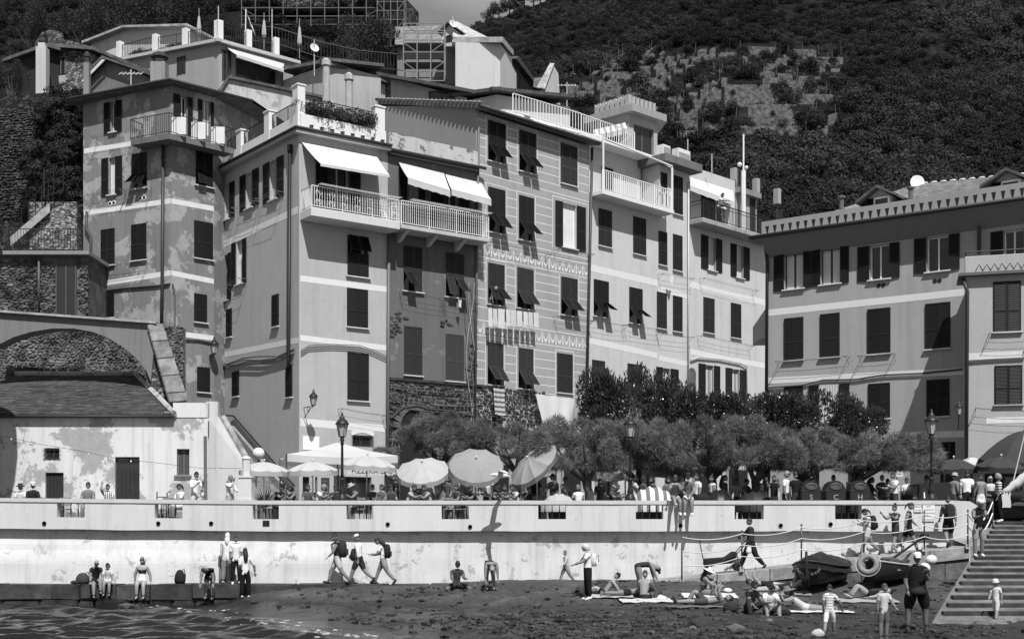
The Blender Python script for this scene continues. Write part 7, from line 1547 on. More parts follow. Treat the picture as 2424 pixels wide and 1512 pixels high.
# ---------------- gull over the beach
GU = thing('gull', pt(1185, 1125, 43.8), 'white gull gliding in front of the parasols', 'gull'); mb = MB(); c = pt(1185, 1125, 43.8)
mb.tube([c + Vector((.32, .1, -.03)), c + Vector((.2, .06, 0)), c, c + Vector((-.18, -.05, .02)), c + Vector((-.28, -.08, .03)), c + Vector((-.36, -.1, .02))], [.02, .06, .085, .06, .045, .008], 8)
for s_ in (-1, 1):
    W0 = [c + Vector((.1, .02, .03)), c + Vector((-.1, -.03, .03))]; W1 = [c + Vector((.12, s_ * .35, .16)), c + Vector((-.06, s_ * .35, .16))]; W2 = [c + Vector((.3, s_ * .72, .05)), c + Vector((.2, s_ * .74, .05))]; mb.face([W0[0], W0[1], W1[1], W1[0]]); mb.face([W1[0], W1[1], W2[1], W2[0]])
mb.build('body', plain(.6, .7, .1), GU)
# ================================================================ PEOPLE
PEOPLE = []
POSE = dict(
    stand=dict(), walk=dict(hip=(26, -20), knee=(8, 22), sh=(-18, 20), el=(15, 25)), walk2=dict(hip=(-22, 24), knee=(28, 6), sh=(15, -15), el=(20, 15)),
    sit=dict(hip=(88, 86), knee=(88, 84), sh=(25, 30), el=(55, 60), lean=4, mode='seat'), lean_sit=dict(hip=(88, 86), knee=(88, 84), sh=(55, 50), el=(60, 70), lean=22, mode='seat'),
    edge=dict(hip=(78, 76), knee=(80, 74), sh=(15, 18), el=(20, 25), lean=8, mode='seat'),
    ground=dict(hip=(128, 122), knee=(118, 112), sh=(50, 48), el=(25, 30), lean=18, abd=(10, 10), mode='seat'), cross=dict(hip=(80, 80), knee=(128, 128), abd=(38, 38), sh=(35, 38), el=(45, 50), lean=15, mode='seat'),
    bend=dict(lean=98, hip=(12, 8), knee=(8, 4), sh=(14, 4), el=(4, 8), nod=40), stoop=dict(lean=72, hip=(28, 24), knee=(26, 24), sh=(8, 8), el=(6, 6), nod=35, shab=(10, 10)),
    supine=dict(lean=-82, hip=(92, 90), knee=(4, 4), sh=(75, 80), el=(10, 12), mode='lie'), knees=dict(lean=-84, hip=(140, 136), knee=(105, 100), sh=(60, 65), el=(30, 20), mode='lie'), oneknee=dict(lean=-84, hip=(140, 94), knee=(108, 6), sh=(150, 160), el=(60, 60), mode='lie'),
    recline=dict(lean=-38, hip=(96, 118), knee=(8, 62), sh=(-30, -34), el=(5, 5), mode='seat'), prone=dict(lean=62, hip=(-88, -86), knee=(0, 4), sh=(75, 78), el=(80, 80), nod=-50, mode='lie'), flat=dict(lean=86, hip=(-88, -88), knee=(4, 0), sh=(120, 140), el=(40, 50), nod=-10, mode='lie'))
def person(u, pos, pose, face, h, label, top=.3, sleeve=.55, span=(.1, 1), bottom=.05, leg=.75, shoe=.05, skin=.24, hair=.02, style='short', hat=None, hatg=.6, shades=False, fat=1.0, group=None, look=0, tmat=None, **kw):
    P = dict(hip=(2, -2), knee=(3, 3), abd=(4, 4), sh=(3, 5), shab=(9, 9), el=(10, 12), lean=2, nod=8, mode='feet', slump=0); P.update(POSE[pose]); P.update(kw)
    s = h / 1.75; a_ = R(face); F_, S_ = Vector((math.sin(a_), -math.cos(a_), 0)), Vector((math.cos(a_), math.sin(a_), 0)); U_ = Vector((0, 0, 1))
    def V(a, b, c): return S_ * (a * s) + F_ * (b * s) + U_ * (c * s)
    ln = R(P['lean']); t = (0, math.sin(ln), math.cos(ln)); J = {}; J['pel'] = Vector((0, 0, 0))
    def tv(d, a=0): return V(a, t[1] * d, t[2] * d)
    J['waist'] = tv(.14); J['chest'] = tv(.36); J['nb'] = tv(.53); nd = ln + R(P['nod']) * (1 if P['lean'] > -30 else .2)
    hd = V(0, math.sin(nd), math.cos(nd)); J['neck'] = J['nb'] + hd * .07; J['head'] = J['nb'] + hd * .19
    edges = [('pel', 'waist'), ('waist', 'chest'), ('chest', 'nb'), ('nb', 'neck')]; rad = dict(pel=(.15 * fat, .115 * fat), waist=(.135 * fat, .10 * fat), chest=(.155 * fat, .11 * fat), nb=(.085, .07), neck=(.052, .055)); hands = []; feet = []
    for i, sg in enumerate((-1, 1)):
        n = 'LR'[i]; ab = math.tan(R(P['abd'][i])) * sg; ph = R(P['hip'][i]); k = ph - R(P['knee'][i])
        J['hip' + n] = V(.085 * sg * fat, 0, -.03); J['mid' + n] = J['hip' + n] + V(ab * .21, math.sin(ph) * .21, -math.cos(ph) * .21); J['kn' + n] = J['hip' + n] + V(ab * .43, math.sin(ph) * .43, -math.cos(ph) * .43)
        ab2 = ab * (.2 if P['mode'] != 'seat' or pose not in ('cross',) else -1.0); J['cf' + n] = J['kn' + n] + V(ab2 * .15, math.sin(k) * .15, -math.cos(k) * .15); J['an' + n] = J['kn' + n] + V(ab2 * .41, math.sin(k) * .41, -math.cos(k) * .41)
        edges += [('pel', 'hip' + n), ('hip' + n, 'mid' + n), ('mid' + n, 'kn' + n), ('kn' + n, 'cf' + n), ('cf' + n, 'an' + n)]; lw = 1.12 if leg < 1 else 1.05; lo = 1.0 if leg < 1.3 else 1.25
        rad.update({'hip' + n: (.098 * fat, .098 * fat), 'mid' + n: (.083 * fat * lw, .083 * fat * lw), 'kn' + n: (.058 * lo, .058 * lo), 'cf' + n: (.058 * lo, .058 * lo), 'an' + n: (.04 * lo, .04 * lo)})
        fa = k + R(82); feet.append((J['an' + n], (F_ * math.sin(fa) - U_ * math.cos(fa)).normalized(), (F_ * math.sin(k) - U_ * math.cos(k)).normalized()))
        J['sh' + n] = J['nb'] + tv(-.07, .165 * sg * (.6 + .4 * fat)); sa = R(P['sh'][i]); sb = math.tan(R(P['shab'][i])) * sg; e = sa + R(P['el'][i])
        J['el' + n] = J['sh' + n] + V(sb * .27, math.sin(sa) * .27, -math.cos(sa) * .27); J['wr' + n] = J['el' + n] + V(sb * .05 - P.get('inw', 0) * sg, math.sin(e) * .24, -math.cos(e) * .24)
        edges += [('nb', 'sh' + n), ('sh' + n, 'el' + n), ('el' + n, 'wr' + n)]; sw_ = 1.15 if sleeve > .3 and top is not None else 1.0
        rad.update({'sh' + n: (.062 * sw_, .062 * sw_), 'el' + n: (.043, .043), 'wr' + n: (.028, .028)}); hands.append((J['wr' + n], (J['wr' + n] - J['el' + n]).normalized(), sg))
    ground = pos.z; mn = P['mode']
    if mn == 'feet': low = min(J['anL'].z, J['anR'].z) - .075 * s; c = (J['anL'] + J['anR']) / 2
    elif mn == 'seat': low = -.115 * s * fat; c = J['pel']
    else: low = min(v.z for v in J.values()) - .10 * s; c = J['pel']
    off_ = Vector((pos.x - c.x, pos.y - c.y, ground - low))
    for k in J: J[k] = J[k] + off_
    PEOPLE.append(dict(J=J, edges=edges, rad=rad, s=s, off=off_, hands=[(p + off_, d, g) for p, d, g in hands], feet=[(p + off_, d, d2) for p, d, d2 in feet], hd=hd.normalized(), F=F_, S=S_, o=dict(top=top, sleeve=sleeve, span=span, bottom=bottom, leg=leg, shoe=shoe, skin=skin, hair=hair, style=style, hat=hat, hatg=hatg, shades=shades, tmat=tmat), label=label, group=group, look=look, face=face, pos=pos, ground=ground))
    return PEOPLE[-1]
def finish_people():
    tmp = []
    for p in PEOPLE:
        ks = list(p['J']); ks.remove('head'); ix = {k: i for i, k in enumerate(ks)}; me = bpy.data.meshes.new('skel'); me.from_pydata([p['J'][k] for k in ks], [(ix[a], ix[b]) for a, b in p['edges']], [])
        o = bpy.data.objects.new('skel', me); COL.objects.link(o); o.modifiers.new('s', 'SKIN'); sv_ = me.skin_vertices[0].data
        for k in ks: r = p['rad'][k]; sv_[ix[k]].radius = (r[0] * p['s'] * 1.3, r[1] * p['s'] * 1.3)
        sv_[ix['pel']].use_root = True; o.modifiers['s'].branch_smoothing = .6; m2 = o.modifiers.new('d', 'SUBSURF'); m2.levels = 1; m2.render_levels = 1; tmp.append(o)
    bpy.context.view_layer.update(); dg = bpy.context.evaluated_depsgraph_get()
    for p, o in zip(PEOPLE, tmp):
        me = bpy.data.meshes.new_from_object(o.evaluated_get(dg)); make_body(p, me); bpy.data.meshes.remove(me)
    for o in tmp: m_ = o.data; bpy.data.objects.remove(o); bpy.data.meshes.remove(m_)
def make_body(p, me):
    J, s, o = p['J'], p['s'], p['o']; mb = MB(); mb.v = [tuple(v.co) for v in me.vertices]; torso0, torso1 = J['pel'], J['nb']; tl = (torso1 - torso0).length; td = (torso1 - torso0).normalized()
    def seg(pn, a, b):
        d = J[b] - J[a]; t_ = max(0, min(1, (pn - J[a]).dot(d) / max(d.length_squared, 1e-9))); return (pn - J[a] - d * t_).length, t_
    for f in me.polygons:
        c = f.center; best = None
        for a, b in p['edges']:
            d, t_ = seg(c, a, b); d -= (p['rad'][a][0] * (1 - t_) + p['rad'][b][0] * t_) * s * .8
            if best is None or d < best[0]: best = (d, a, b, t_)
        _, a, b, t_ = best; m_ = 0; ft = (c - torso0).dot(td) / tl
        if b[:2] in ('wa', 'ch', 'nb', 'ne') or (a in ('nb',) and b[:2] == 'sh'):
            if b == 'neck': m_ = 0
            elif ft < o['span'][0] and o['bottom'] is not None: m_ = 2
            elif o['top'] is not None and o['span'][0] <= ft <= o['span'][1]: m_ = 1
        elif b[:2] == 'hi': m_ = 2 if o['bottom'] is not None else 0
        elif b[:2] in ('mi', 'kn', 'cf', 'an'):
            fr = {'mi': 0, 'kn': .5, 'cf': 1, 'an': 1.4}[b[:2]] + t_ * {'mi': .5, 'kn': .5, 'cf': .4, 'an': .6}[b[:2]]
            m_ = 2 if o['bottom'] is not None and fr < o['leg'] else 0
        elif b[:2] in ('el', 'wr'):
            fr = t_ if b[:2] == 'el' else 1 + t_; m_ = 1 if o['top'] is not None and o['span'][1] > .95 and fr < o['sleeve'] else 0
        mb.f.append(tuple(f.vertices)); mb.m.append(m_)
    # head: skull, jaw, nose, ears, eyes, mouth
    hd = p['hd']; la = R(p['look']); Fh = (p['F'] * math.cos(la) + p['S'] * math.sin(la)); Fh = (Fh - hd * Fh.dot(hd)).normalized(); Sh = Fh.cross(hd); HM = Matrix(((Sh.x, Fh.x, hd.x, J['head'].x), (Sh.y, Fh.y, hd.y, J['head'].y), (Sh.z, Fh.z, hd.z, J['head'].z), (0, 0, 0, 1))) @ Matrix.Scale(s * (1.0 if s > .8 else 1.0 + (.8 - s) * .75), 4)
    mb.M = HM; mb.k = 0; n0 = len(mb.v); sub = MB(); sub.ball((0, 0, 0), (.074, .094, .118), 14, 10)
    for i, (x, y, z) in enumerate(sub.v):
        if z < 0: q = 1 + z * 2.6; x *= max(.62, q + .25); y = y * max(.7, q + .28) + (-z * .16 if y > 0 else -z * -.05)
        sub.v[i] = (x, y, z)
    mb.faces(sub.v, sub.f); mb.faces([(-.014, .09, .012), (.014, .09, .012), (0, .092, .045), (0, .122, .005)], [(0, 1, 3), (1, 2, 3), (2, 0, 3)])
    for sg in (-1, 1): mb.ball((.074 * sg, -.005, .005), (.012, .022, .03), 6, 5)
    mb.k = 4
    if o['shades']: mb.box((-.072, .08, .018), (-.008, .1, .052)); mb.box((.008, .08, .018), (.072, .1, .052)); mb.box((-.075, -.01, .036), (-.07, .09, .046)); mb.box((.07, -.01, .036), (.075, .09, .046))
    else:
        for sg in (-1, 1): mb.ball((.03 * sg, .086, .03), (.013, .008, .008), 6, 4)
    mb.box((-.022, .084, -.055), (.022, .094, -.047)); mb.M = None; mb.k = 0
    # hands with four fingers and a thumb
    for w, d, sg in p['hands']:
        x_ = d.cross(Vector((0, 0, 1)))
        if x_.length < .1: x_ = p['F'].copy()
        x_.normalize(); nn_ = x_.cross(d).normalized(); pc = w + d * .045 * s; T = Matrix(((x_.x, nn_.x, d.x), (x_.y, nn_.y, d.y), (x_.z, nn_.z, d.z))).to_4x4(); mb.ball(pc, (.038 * s, .018 * s, .055 * s), 8, 6, T)
        for q in range(4):
            b0 = w + d * .085 * s + x_ * (q - 1.5) * .019 * s; l = (.07, .082, .076, .06)[q] * s; k1 = b0 + d * l * .5 + nn_ * .006 * s; k2 = k1 + d * l * .42 + nn_ * .022 * s; mb.tube([b0 - d * .02 * s, k1, k2], [.0095 * s, .0088 * s, .006 * s], 5)
        b0 = w + d * .03 * s + x_ * .03 * s; mb.tube([b0, b0 + d * .03 * s + x_ * .028 * s, b0 + d * .062 * s + x_ * .035 * s + nn_ * .012 * s], [.012 * s, .0105 * s, .007 * s], 5)
    # feet
    for an, d, dn in p['feet']:
        mb.k = 3 if o['shoe'] is not None else 0; z_ = dn * .045 * s; r = s * (1.12 if o['shoe'] is not None else .92)
        mb.tube([an - d * .065 * s + z_, an - d * .02 * s + z_ * .7, an + d * .07 * s + z_, an + d * .15 * s + z_ * 1.2, an + d * .19 * s + z_ * 1.3], [.026 * r, .043 * r, .043 * r, .036 * r, .014 * r], 8)
    mats = [plain(o['skin'] * .75, .55, .08), o['tmat'] or cloth(o['top'] if o['top'] is not None else .2, 0, 'pt'), cloth(o['bottom'] if o['bottom'] is not None else .2, 0, 'pb'), plain(o['shoe'] if o['shoe'] is not None else .2, .6), plain(.012, .3)]
    r = mb.build('person', mats, None, True); tag(r, p['label'], 'person', p['group'])
    # hair and hats
    st = o['style']; hb = MB(HM)
    if st != 'bald' and o['hat'] != 'scarf':
        sub = MB(); sub.ball((0, -.008, .012), (.082, .098, .122), 14, 10)
        for f in sub.f:
            c = sum((Vector(sub.v[i]) for i in f), Vector()) / len(f)
            if c.y > .045 and c.z < .062: continue
            if c.z < -.035 and st in ('short', 'bun', 'pony'): continue
            hb.face([sub.v[i] for i in f])
        if st == 'long': hb.tube([(0, -.06, .06), (0, -.1, -.06), (0, -.115, -.2), (0, -.12, -.34), (0, -.11, -.42)], [.06, .085, .085, .07, .02], 8)
        if st == 'bob': hb.tube([(0, -.03, .08), (0, -.05, 0), (0, -.05, -.1), (0, -.045, -.13)], [.07, .1, .1, .07], 10)
        if st == 'bun': hb.ball((0, -.06, .14), .05, 8, 6)
        if st == 'pony': hb.ball((0, -.115, .04), .035, 7, 5); hb.tube([(0, -.12, .03), (0, -.16, -.05), (0, -.15, -.2)], [.03, .035, .008], 6)
        if st == 'curly':
            rr = random.Random(3)
            for _ in range(26): d_ = Vector((rr.gauss(0, 1), rr.gauss(-.5, 1), rr.gauss(.3, 1))).normalized(); hb.ball(Vector((d_.x * .09, d_.y * .1 - .01, d_.z * .12)), .035, 6, 4)
        hb.build('hair', plain(o['hair'], .6, .3), r, True)
    hg = plain(o['hatg'], .8, .05)
    if o['hat']:
        hb = MB(HM)
        if o['hat'] in ('cap', 'backcap'):
            fs_ = 1 if o['hat'] == 'cap' else -1; hb.lathe([(.092, .045), (.094, .075), (.082, .115), (.05, .14), (.005, .148)], 14); hb.faces([(-.065, .07 * fs_, .05), (.065, .07 * fs_, .05), (.055, .17 * fs_, .035), (-.055, .17 * fs_, .035), (-.065, .07 * fs_, .06), (.065, .07 * fs_, .06), (.055, .17 * fs_, .043), (-.055, .17 * fs_, .043)], [(0, 1, 2, 3), (7, 6, 5, 4), (0, 4, 5, 1), (1, 5, 6, 2), (2, 6, 7, 3), (3, 7, 4, 0)])
        elif o['hat'] == 'brim': hb.lathe([(.17, .045), (.172, .05), (.095, .062), (.09, .12), (.07, .15), (.005, .152)], 18)
        elif o['hat'] == 'sun': hb.lathe([(.25, .02), (.24, .035), (.1, .065), (.095, .12), (.07, .15), (.005, .155)], 18)
        elif o['hat'] == 'bucket': hb.lathe([(.14, .02), (.142, .026), (.098, .075), (.09, .135), (.07, .145), (.005, .147)], 16)
        elif o['hat'] == 'scarf': hb.ball((0, -.012, 0), (.09, .104, .135), 14, 10); hb.tube([(0, -.02, -.08), (.02, -.06, -.18), (.03, -.09, -.34)], [.09, .1, .03], 8)
        elif o['hat'] == 'swim': hb.ball((0, -.004, .018), (.08, .1, .115), 14, 10)
        hb.build('headscarf' if o['hat'] == 'scarf' else 'hat', hg, r, True)
def backpack(p, label, g=.02, s=1.0, front=False, lowz=0.0):
    J = p['J']; F_ = p['F'] * (1 if front else -1); c = (J['chest'] + J['waist']) / 2 + F_ * (.19 * p['s']) + Vector((0, 0, .06 - lowz)); T = Matrix(((p['S'].x, F_.x, 0, c.x), (p['S'].y, F_.y, 0, c.y), (0, 0, 1, c.z), (0, 0, 0, 1))) @ Matrix.Scale(s, 4)
    r = thing('backpack', c, label, 'backpack'); mb = MB(T); mb.lathe([(.1, -.24), (.15, -.22), (.165, -.05), (.155, .1), (.11, .22), (.03, .25)], 10, Matrix.Diagonal((1, .75, 1, 1))); mb.build('body', plain(g, .8, .2), r, True); mb = MB(T); mb.box((-.1, .1, -.18), (.1, .155, .0)); link('pocket', bevel(mb.mesh('pocket', plain(g * 1.5, .8)), .02), r)
    mb = MB(T)
    for sg in (-1, 1): mb.tube([(.08 * sg, -.05, .2), (.11 * sg, -.14, .23), (.12 * sg, -.3, .12), (.12 * sg, -.28, -.05), (.1 * sg, -.06, -.18)], .016, 5)
    mb.build('straps', plain(g, .8), r); return r
def bagdown(P, label, g=.02, w=.2, h=.45, name='bag'):
    r = thing(name, P, label, 'bag'); mb = MB(Matrix.Translation(P)); mb.lathe([(w * .85, 0), (w * 1.0, h * .25), (w * .85, h * .65), (w * .5, h * .92), (w * .12, h)], 10, Matrix.Diagonal((1, .6, 1, 1))); mb.build('body', plain(g, .85, .3), r, True); mb = MB(Matrix.Translation(P)); mb.tube([(w * .3, 0, h * .9), (w * .7, -.02, h * 1.08), (w * .95, 0, h * .6), (w * .9, 0, h * .2)], .016, 5); mb.build('strap', plain(g, .8), r)
def towel(P, label, L=1.7, W=.8, rot=0, g=.5, stripe=None):
    mb = MB(); n = 8; T = Matrix.Translation(P) @ Matrix.Rotation(rot, 4, 'Z'); pts_ = []
    for j in range(5):
        for i in range(n + 1): q = T @ Vector((L * (i / n - .5), W * (j / 4 - .5), 0)); q.z = beach_z(q.x, q.y) + .05 + .015 * math.sin(i * 2.3 + j * 1.7); pts_.append(q)
    mb.faces(pts_, [(j * (n + 1) + i, j * (n + 1) + i + 1, (j + 1) * (n + 1) + i + 1, (j + 1) * (n + 1) + i) for j in range(4) for i in range(n)]); tag(mb.build('towel', cloth(g, .0, 'tw', stripe), None, True), label, 'towel', 'towels on the sand')
G = ground_hit
def L_(u, Y=44.3): return Vector((X_(u, Y), Y, .75))                     # on the ledge
def E_(u): return Vector((X_(u, 43.85), 43.85, .76))                     # on the edge of the ledge
def T_(u, Y, dz=0): return Vector((X_(u, Y), Y, TZ + dz))                 # on the terrace
def S_(u, Y=46.5): return Vector((X_(u, Y), Y, TZ + .46))                 # on a chair
def RP(u, Y=44.3): x = X_(u, Y); return Vector((x, Y, ramp_z(x) + .005))
# --- on the ledge and along the wall
person(226, E_(226), 'edge', 25, 1.62, 'older woman in black with short grey hair sitting on the stone ledge', .02, .5, bottom=.02, leg=.6, shoe=None, hair=.25, shades=True, hip=(74, 96), knee=(62, 88), lean=20, nod=20)
person(257, E_(257), 'edge', 5, 1.35, 'dark-haired child in pale top sitting on the ledge beside the woman in black', .5, .5, bottom=.6, leg=.55, shoe=None, style='bob', hair=.015, lean=15)
person(337, E_(337), 'edge', 5, 1.68, 'woman in dark bikini top and sunglasses sitting on the ledge', .015, 0, (.5, .74), .6, .4, None, .36, .12, 'long', shades=True, sh=(-12, -10), shab=(20, 20), el=(5, 8), lean=0)
bagdown(L_(196, 44.1), 'slumped dark cloth bag on the ledge left of the woman in black', .035, .26, .38); bagdown(L_(426, 44.2), 'upright black backpack standing alone on the ledge', .012, .2, .48, 'backpack')
mb = MB(); p = L_(177, 44.0); mb.ball(p + Vector((0, 0, .05)), (.16, .1, .07), 8, 5); tag(mb.build('sandals', plain(.02)), 'dark pair of sandals on the ledge beside the cloth bag', 'shoes')
q = person(495, Vector((X_(495, 43.15), 43.15, .28)), 'stoop', 0, 1.66, 'person in black stooping down to the sand below the ledge', .015, .35, bottom=.03, leg=.7, shoe=.12, hair=.012)
person(527, L_(527, 44.9), 'stand', 180, 1.15, 'small child half hidden behind the woman in the white headscarf', .12, .5, bottom=.15, leg=1.8)
person(537, L_(537, 44.4), 'stand', 172, 1.72, 'woman in pale headscarf and white jacket standing with her back turned', .62, 1.9, (-.25, 1), .2, 2, .3, .3, hat='scarf', hatg=.55, fat=1.1)
person(559, L_(559, 44.1), 'stand', 10, 1.62, 'boy in white shirt and wide black trousers standing by the wall', .62, .8, (-.1, 1), .012, 2, .6, .2, fat=1.05)
person(581, Vector((X_(581, 43.45), 43.45, beach_z(X_(581, 43.45), 43.45))), 'stand', 200, 1.66, 'girl with very long dark hair in white shirt and black trousers', .6, .8, (-.15, 1), .01, 2, .45, .24, .012, 'long', shab=(30, 8), sh=(5, -10), el=(5, 60))
a = person(802, L_(802, 44.2), 'walk', -90, 1.76, 'walker in black tank top with a hair bun and dark rucksack', .015, 0, bottom=.4, leg=.8, shoe=.02, style='bun', nod=18); backpack(a, 'big dark rucksack on the walker in the tank top', .022, 1.25)
a = person(855, L_(855, 43.95), 'walk2', -105, 1.72, 'walker in white shirt and white cap with dark shorts', .66, 1.6, bottom=.03, leg=.85, shoe=.02, hat='cap', hatg=.68, nod=15); backpack(a, 'black shoulder bag on the walker in the white cap', .012, .85, True, .18)
a = person(911, L_(911, 44.1), 'walk', -90, 1.64, 'walker with long dark hair, white shirt and grey shorts', .62, .5, bottom=.22, leg=.45, shoe=.03, hair=.015, style='long', lean=12, nod=25, el=(60, 65), sh=(20, 25)); backpack(a, 'black rucksack on the girl with long hair', .012)
person(1080, G(1080, 1392), 'cross', 15, 1.74, 'man in dark t-shirt sitting cross-legged on the sand by the wall', .05, .5, bottom=.02, leg=.8, shoe=.02, skin=.14, shades=True)
person(1160, G(1160, 1394), 'bend', 8, 1.68, 'swimmer in dark suit and bathing cap bending over to the sand', .02, 0, (0, .8), .02, .35, None, .22, hat='swim', hatg=.3)
person(1342, L_(1342, 44.5), 'walk', -70, 1.15, 'small boy in open shirt walking along the foot of the wall', .4, 1.5, bottom=.2, leg=.9, shoe=.12, hair=.06, look=30)
a = person(1393, G(1393, 1417), 'stand', -85, 1.70, 'woman with pale bobbed hair in white t-shirt and black trousers', .66, .6, bottom=.012, leg=2, shoe=.62, hair=.42, style='bob', sh=(38, 42), el=(28, 30), nod=22, fat=1.08); r = backpack(a, 'white drawstring bag with dark lettering on the pale-haired woman', .5, .85)
J_ = a['J']; text(r, 'ON\nAIRS', (J_['chest'] + J_['waist']) / 2 - a['F'] * .34 + Vector((0, 0, .1)) + a['S'] * 0, .13, Matrix.Rotation(R(-85 + 180), 4, 'Z'), .03)
# --- lounging on the sand
person(1432, G(1432, 1408), 'recline', -90, 1.55, 'boy in dark cap and dark trunks leaning back on the sand', None, 0, bottom=.02, leg=.55, shoe=None, skin=.34, hat='cap', hatg=.02)
person(1516, G(1516, 1401), 'bend', 90, 1.68, 'woman in dark bikini bending far forward beside the ramp', .05, 0, (.62, .74), .04, .12, None, .26, .012, 'bun', lean=92, sh=(18, 10))
person(1524, G(1524, 1419), 'ground', 165, 1.76, 'bare-backed man in dark shorts sitting on the sand below the bending woman', None, 0, bottom=.03, leg=.7, shoe=None, skin=.30, hair=.03, hip=(100, 70), knee=(100, 60))
person(1487, G(1487, 1411), 'flat', 95, 1.7, 'person in dark trunks lying face down behind the bare-backed man', None, 0, bottom=.02, leg=.5, shoe=None, skin=.2)
person(1668, G(1668, 1434), 'oneknee', -90, 1.80, 'man in grey trunks lying on his back with one knee raised', None, 0, bottom=.055, leg=.75, shoe=.02, skin=.26, shades=True)
person(1662, G(1662, 1408), 'ground', 70, 1.66, 'woman in wide straw sun hat sitting on the sand', .2, 0, (.55, .72), .04, .12, None, .22, .02, 'long', 'sun', .5, hip=(95, 90), knee=(70, 65))
person(1692, G(1692, 1404), 'knees', -5, 1.7, 'person lying with both knees up behind the woman in the straw hat', .3, 0, bottom=.05, leg=.3, shoe=None, skin=.26, hat='cap', hatg=.6)
person(1845, G(1845, 1402), 'flat', 92, 1.66, 'person in black swimwear lying on their side left of the covered boat', .02, 0, (.45, .7), .02, .15, None, .36, .02, lean=80, hip=(-84, -88), knee=(4, 0))
person(1822, G(1822, 1396), 'flat', -80, 1.7, 'pale person curled up asleep beside the covered boat', .02, 0, (.55, .7), .02, .1, None, .40, .02, hip=(-82, -88), knee=(6, 0))
person(1772, G(1772, 1450), 'ground', 30, 1.78, 'bearded man in dark polo shirt sitting with knees apart on the sand', .018, .6, bottom=.03, leg=2, shoe=.5, skin=.15, abd=(22, 22), sh=(35, 38), look=25)
a = person(1819, G(1819, 1455), 'ground', 8, 1.7, 'woman in white sports t-shirt and sunglasses hugging her knees', .66, .55, bottom=.04, leg=.4, shoe=None, skin=.34, hair=.015, style='curly', shades=True, sh=(48, 48), el=(50, 50), inw=.12, look=15)
text(tag(link('shirt_print', MB().mesh('shirt_print')), 'dark lettering printed on the white sports t-shirt', 'print'), 'adidas', a['J']['chest'] + a['F'] * .16 + Vector((0, 0, -.02)), .1, Matrix.Rotation(R(8), 4, 'Z'), .03)
bagdown(G(1730, 1447), 'dark rucksack lying on the sand left of the man in the polo shirt', .02, .24, .3, 'backpack')
person(1905, G(1905, 1447), 'prone', -88, 1.72, 'sunbather in wide grey hat lying face down propped on the elbows', .4, .1, (0, .8), .5, .2, None, .26, .03, 'long', 'sun', .12)
person(1963, G(1963, 1502), 'walk', 160, 1.18, 'small boy in striped t-shirt and white shorts walking away', .62, .5, (-.15, 1), .64, 1.0, .1, .22, .015, tmat=cloth(.62, 0, 'str', (.3, 16, 2)), shab=(35, 8), sh=(20, -5))
person(2052, G(2052, 1419), 'knees', -88, 1.68, 'woman in black swimsuit lying with knees up between the boats', .015, 0, (0, .85), .015, .1, None, .34, .02)
person(2091, Vector((X_(2091, 28.6), 28.6, beach_z(X_(2091, 28.6), 28.6))), 'stand', 15, 1.22, 'boy in pale grey t-shirt and dark shorts in the foreground', .42, .55, (-.1, 1), .10, .95, .1, .2, .04, shab=(10, 14), sh=(-5, 25), el=(10, 30), look=35)
a = person(2170, G(2170, 1490), 'stand', -8, 1.82, 'big man in black t-shirt, black shorts and white cap in the foreground', .010, .7, (-.12, 1), .012, .92, .03, .15, .012, hat='cap', hatg=.62, fat=1.5, abd=(9, 9), sh=(4, 20), el=(18, 110), shab=(14, 4), inw=.06, shades=True)
bagdown(a['J']['pel'] + a['F'] * .24 - Vector((0, 0, .12)), 'black belt bag worn by the big man', .012, .2, .18)
person(2360, G(2360, 1469), 'walk2', -45, 1.08, 'toddler in bucket hat and white clothes walking on the sand', .55, .6, (-.1, 1), .42, 1.0, None, .32, .2, 'bob', 'bucket', .52)
for k, (u, v, L, rot, g_, lab) in enumerate(((1440, 1411, 1.5, .05, .35, 'pale towel under the boy with the dark cap'), (1530, 1424, 1.6, .1, .45, 'pale towel under the bare-backed man'), (1650, 1438, 1.8, 0, .12, 'dark towel under the man lying on his back'), (1680, 1412, 1.7, 0, .5, 'crumpled pale towel beside the woman in the straw hat'), (1850, 1406, 1.8, 0, .2, 'patterned towel under the sleeping couple'), (1940, 1450, 1.8, 0, .5, 'white towel under the sunbather in the grey hat'), (2050, 1424, 1.9, 0, .28, 'grey towel under the woman between the boats'))): towel(G(u, v), lab, L, .7, rot, g_)
for u, v, lab, g_ in ((1565, 1421, 'rounded white bag on the sand beside the bare-backed man', .62), (1722, 1403, 'crumpled white plastic bag near the raised knees', .62), (1858, 1456, 'pair of dark trainers left on the sand', .02), (1968 - 32, 1506, 'small pale heap of sand and shells by the striped boy', .4), (2095, 1423, 'white bundle beside the woman between the boats', .5)):
    P = G(u, v); mb = MB(); mb.ball(P + Vector((0, 0, .07)), (.17, .12, .1), 10, 7); mb.v = [tuple(Vector(q_) + noise.noise_vector(Vector(q_) * 6) * .05) for q_ in mb.v]; tag(mb.build('bundle', cloth(g_, .1, 'bd'), None, True), lab, 'bundle')
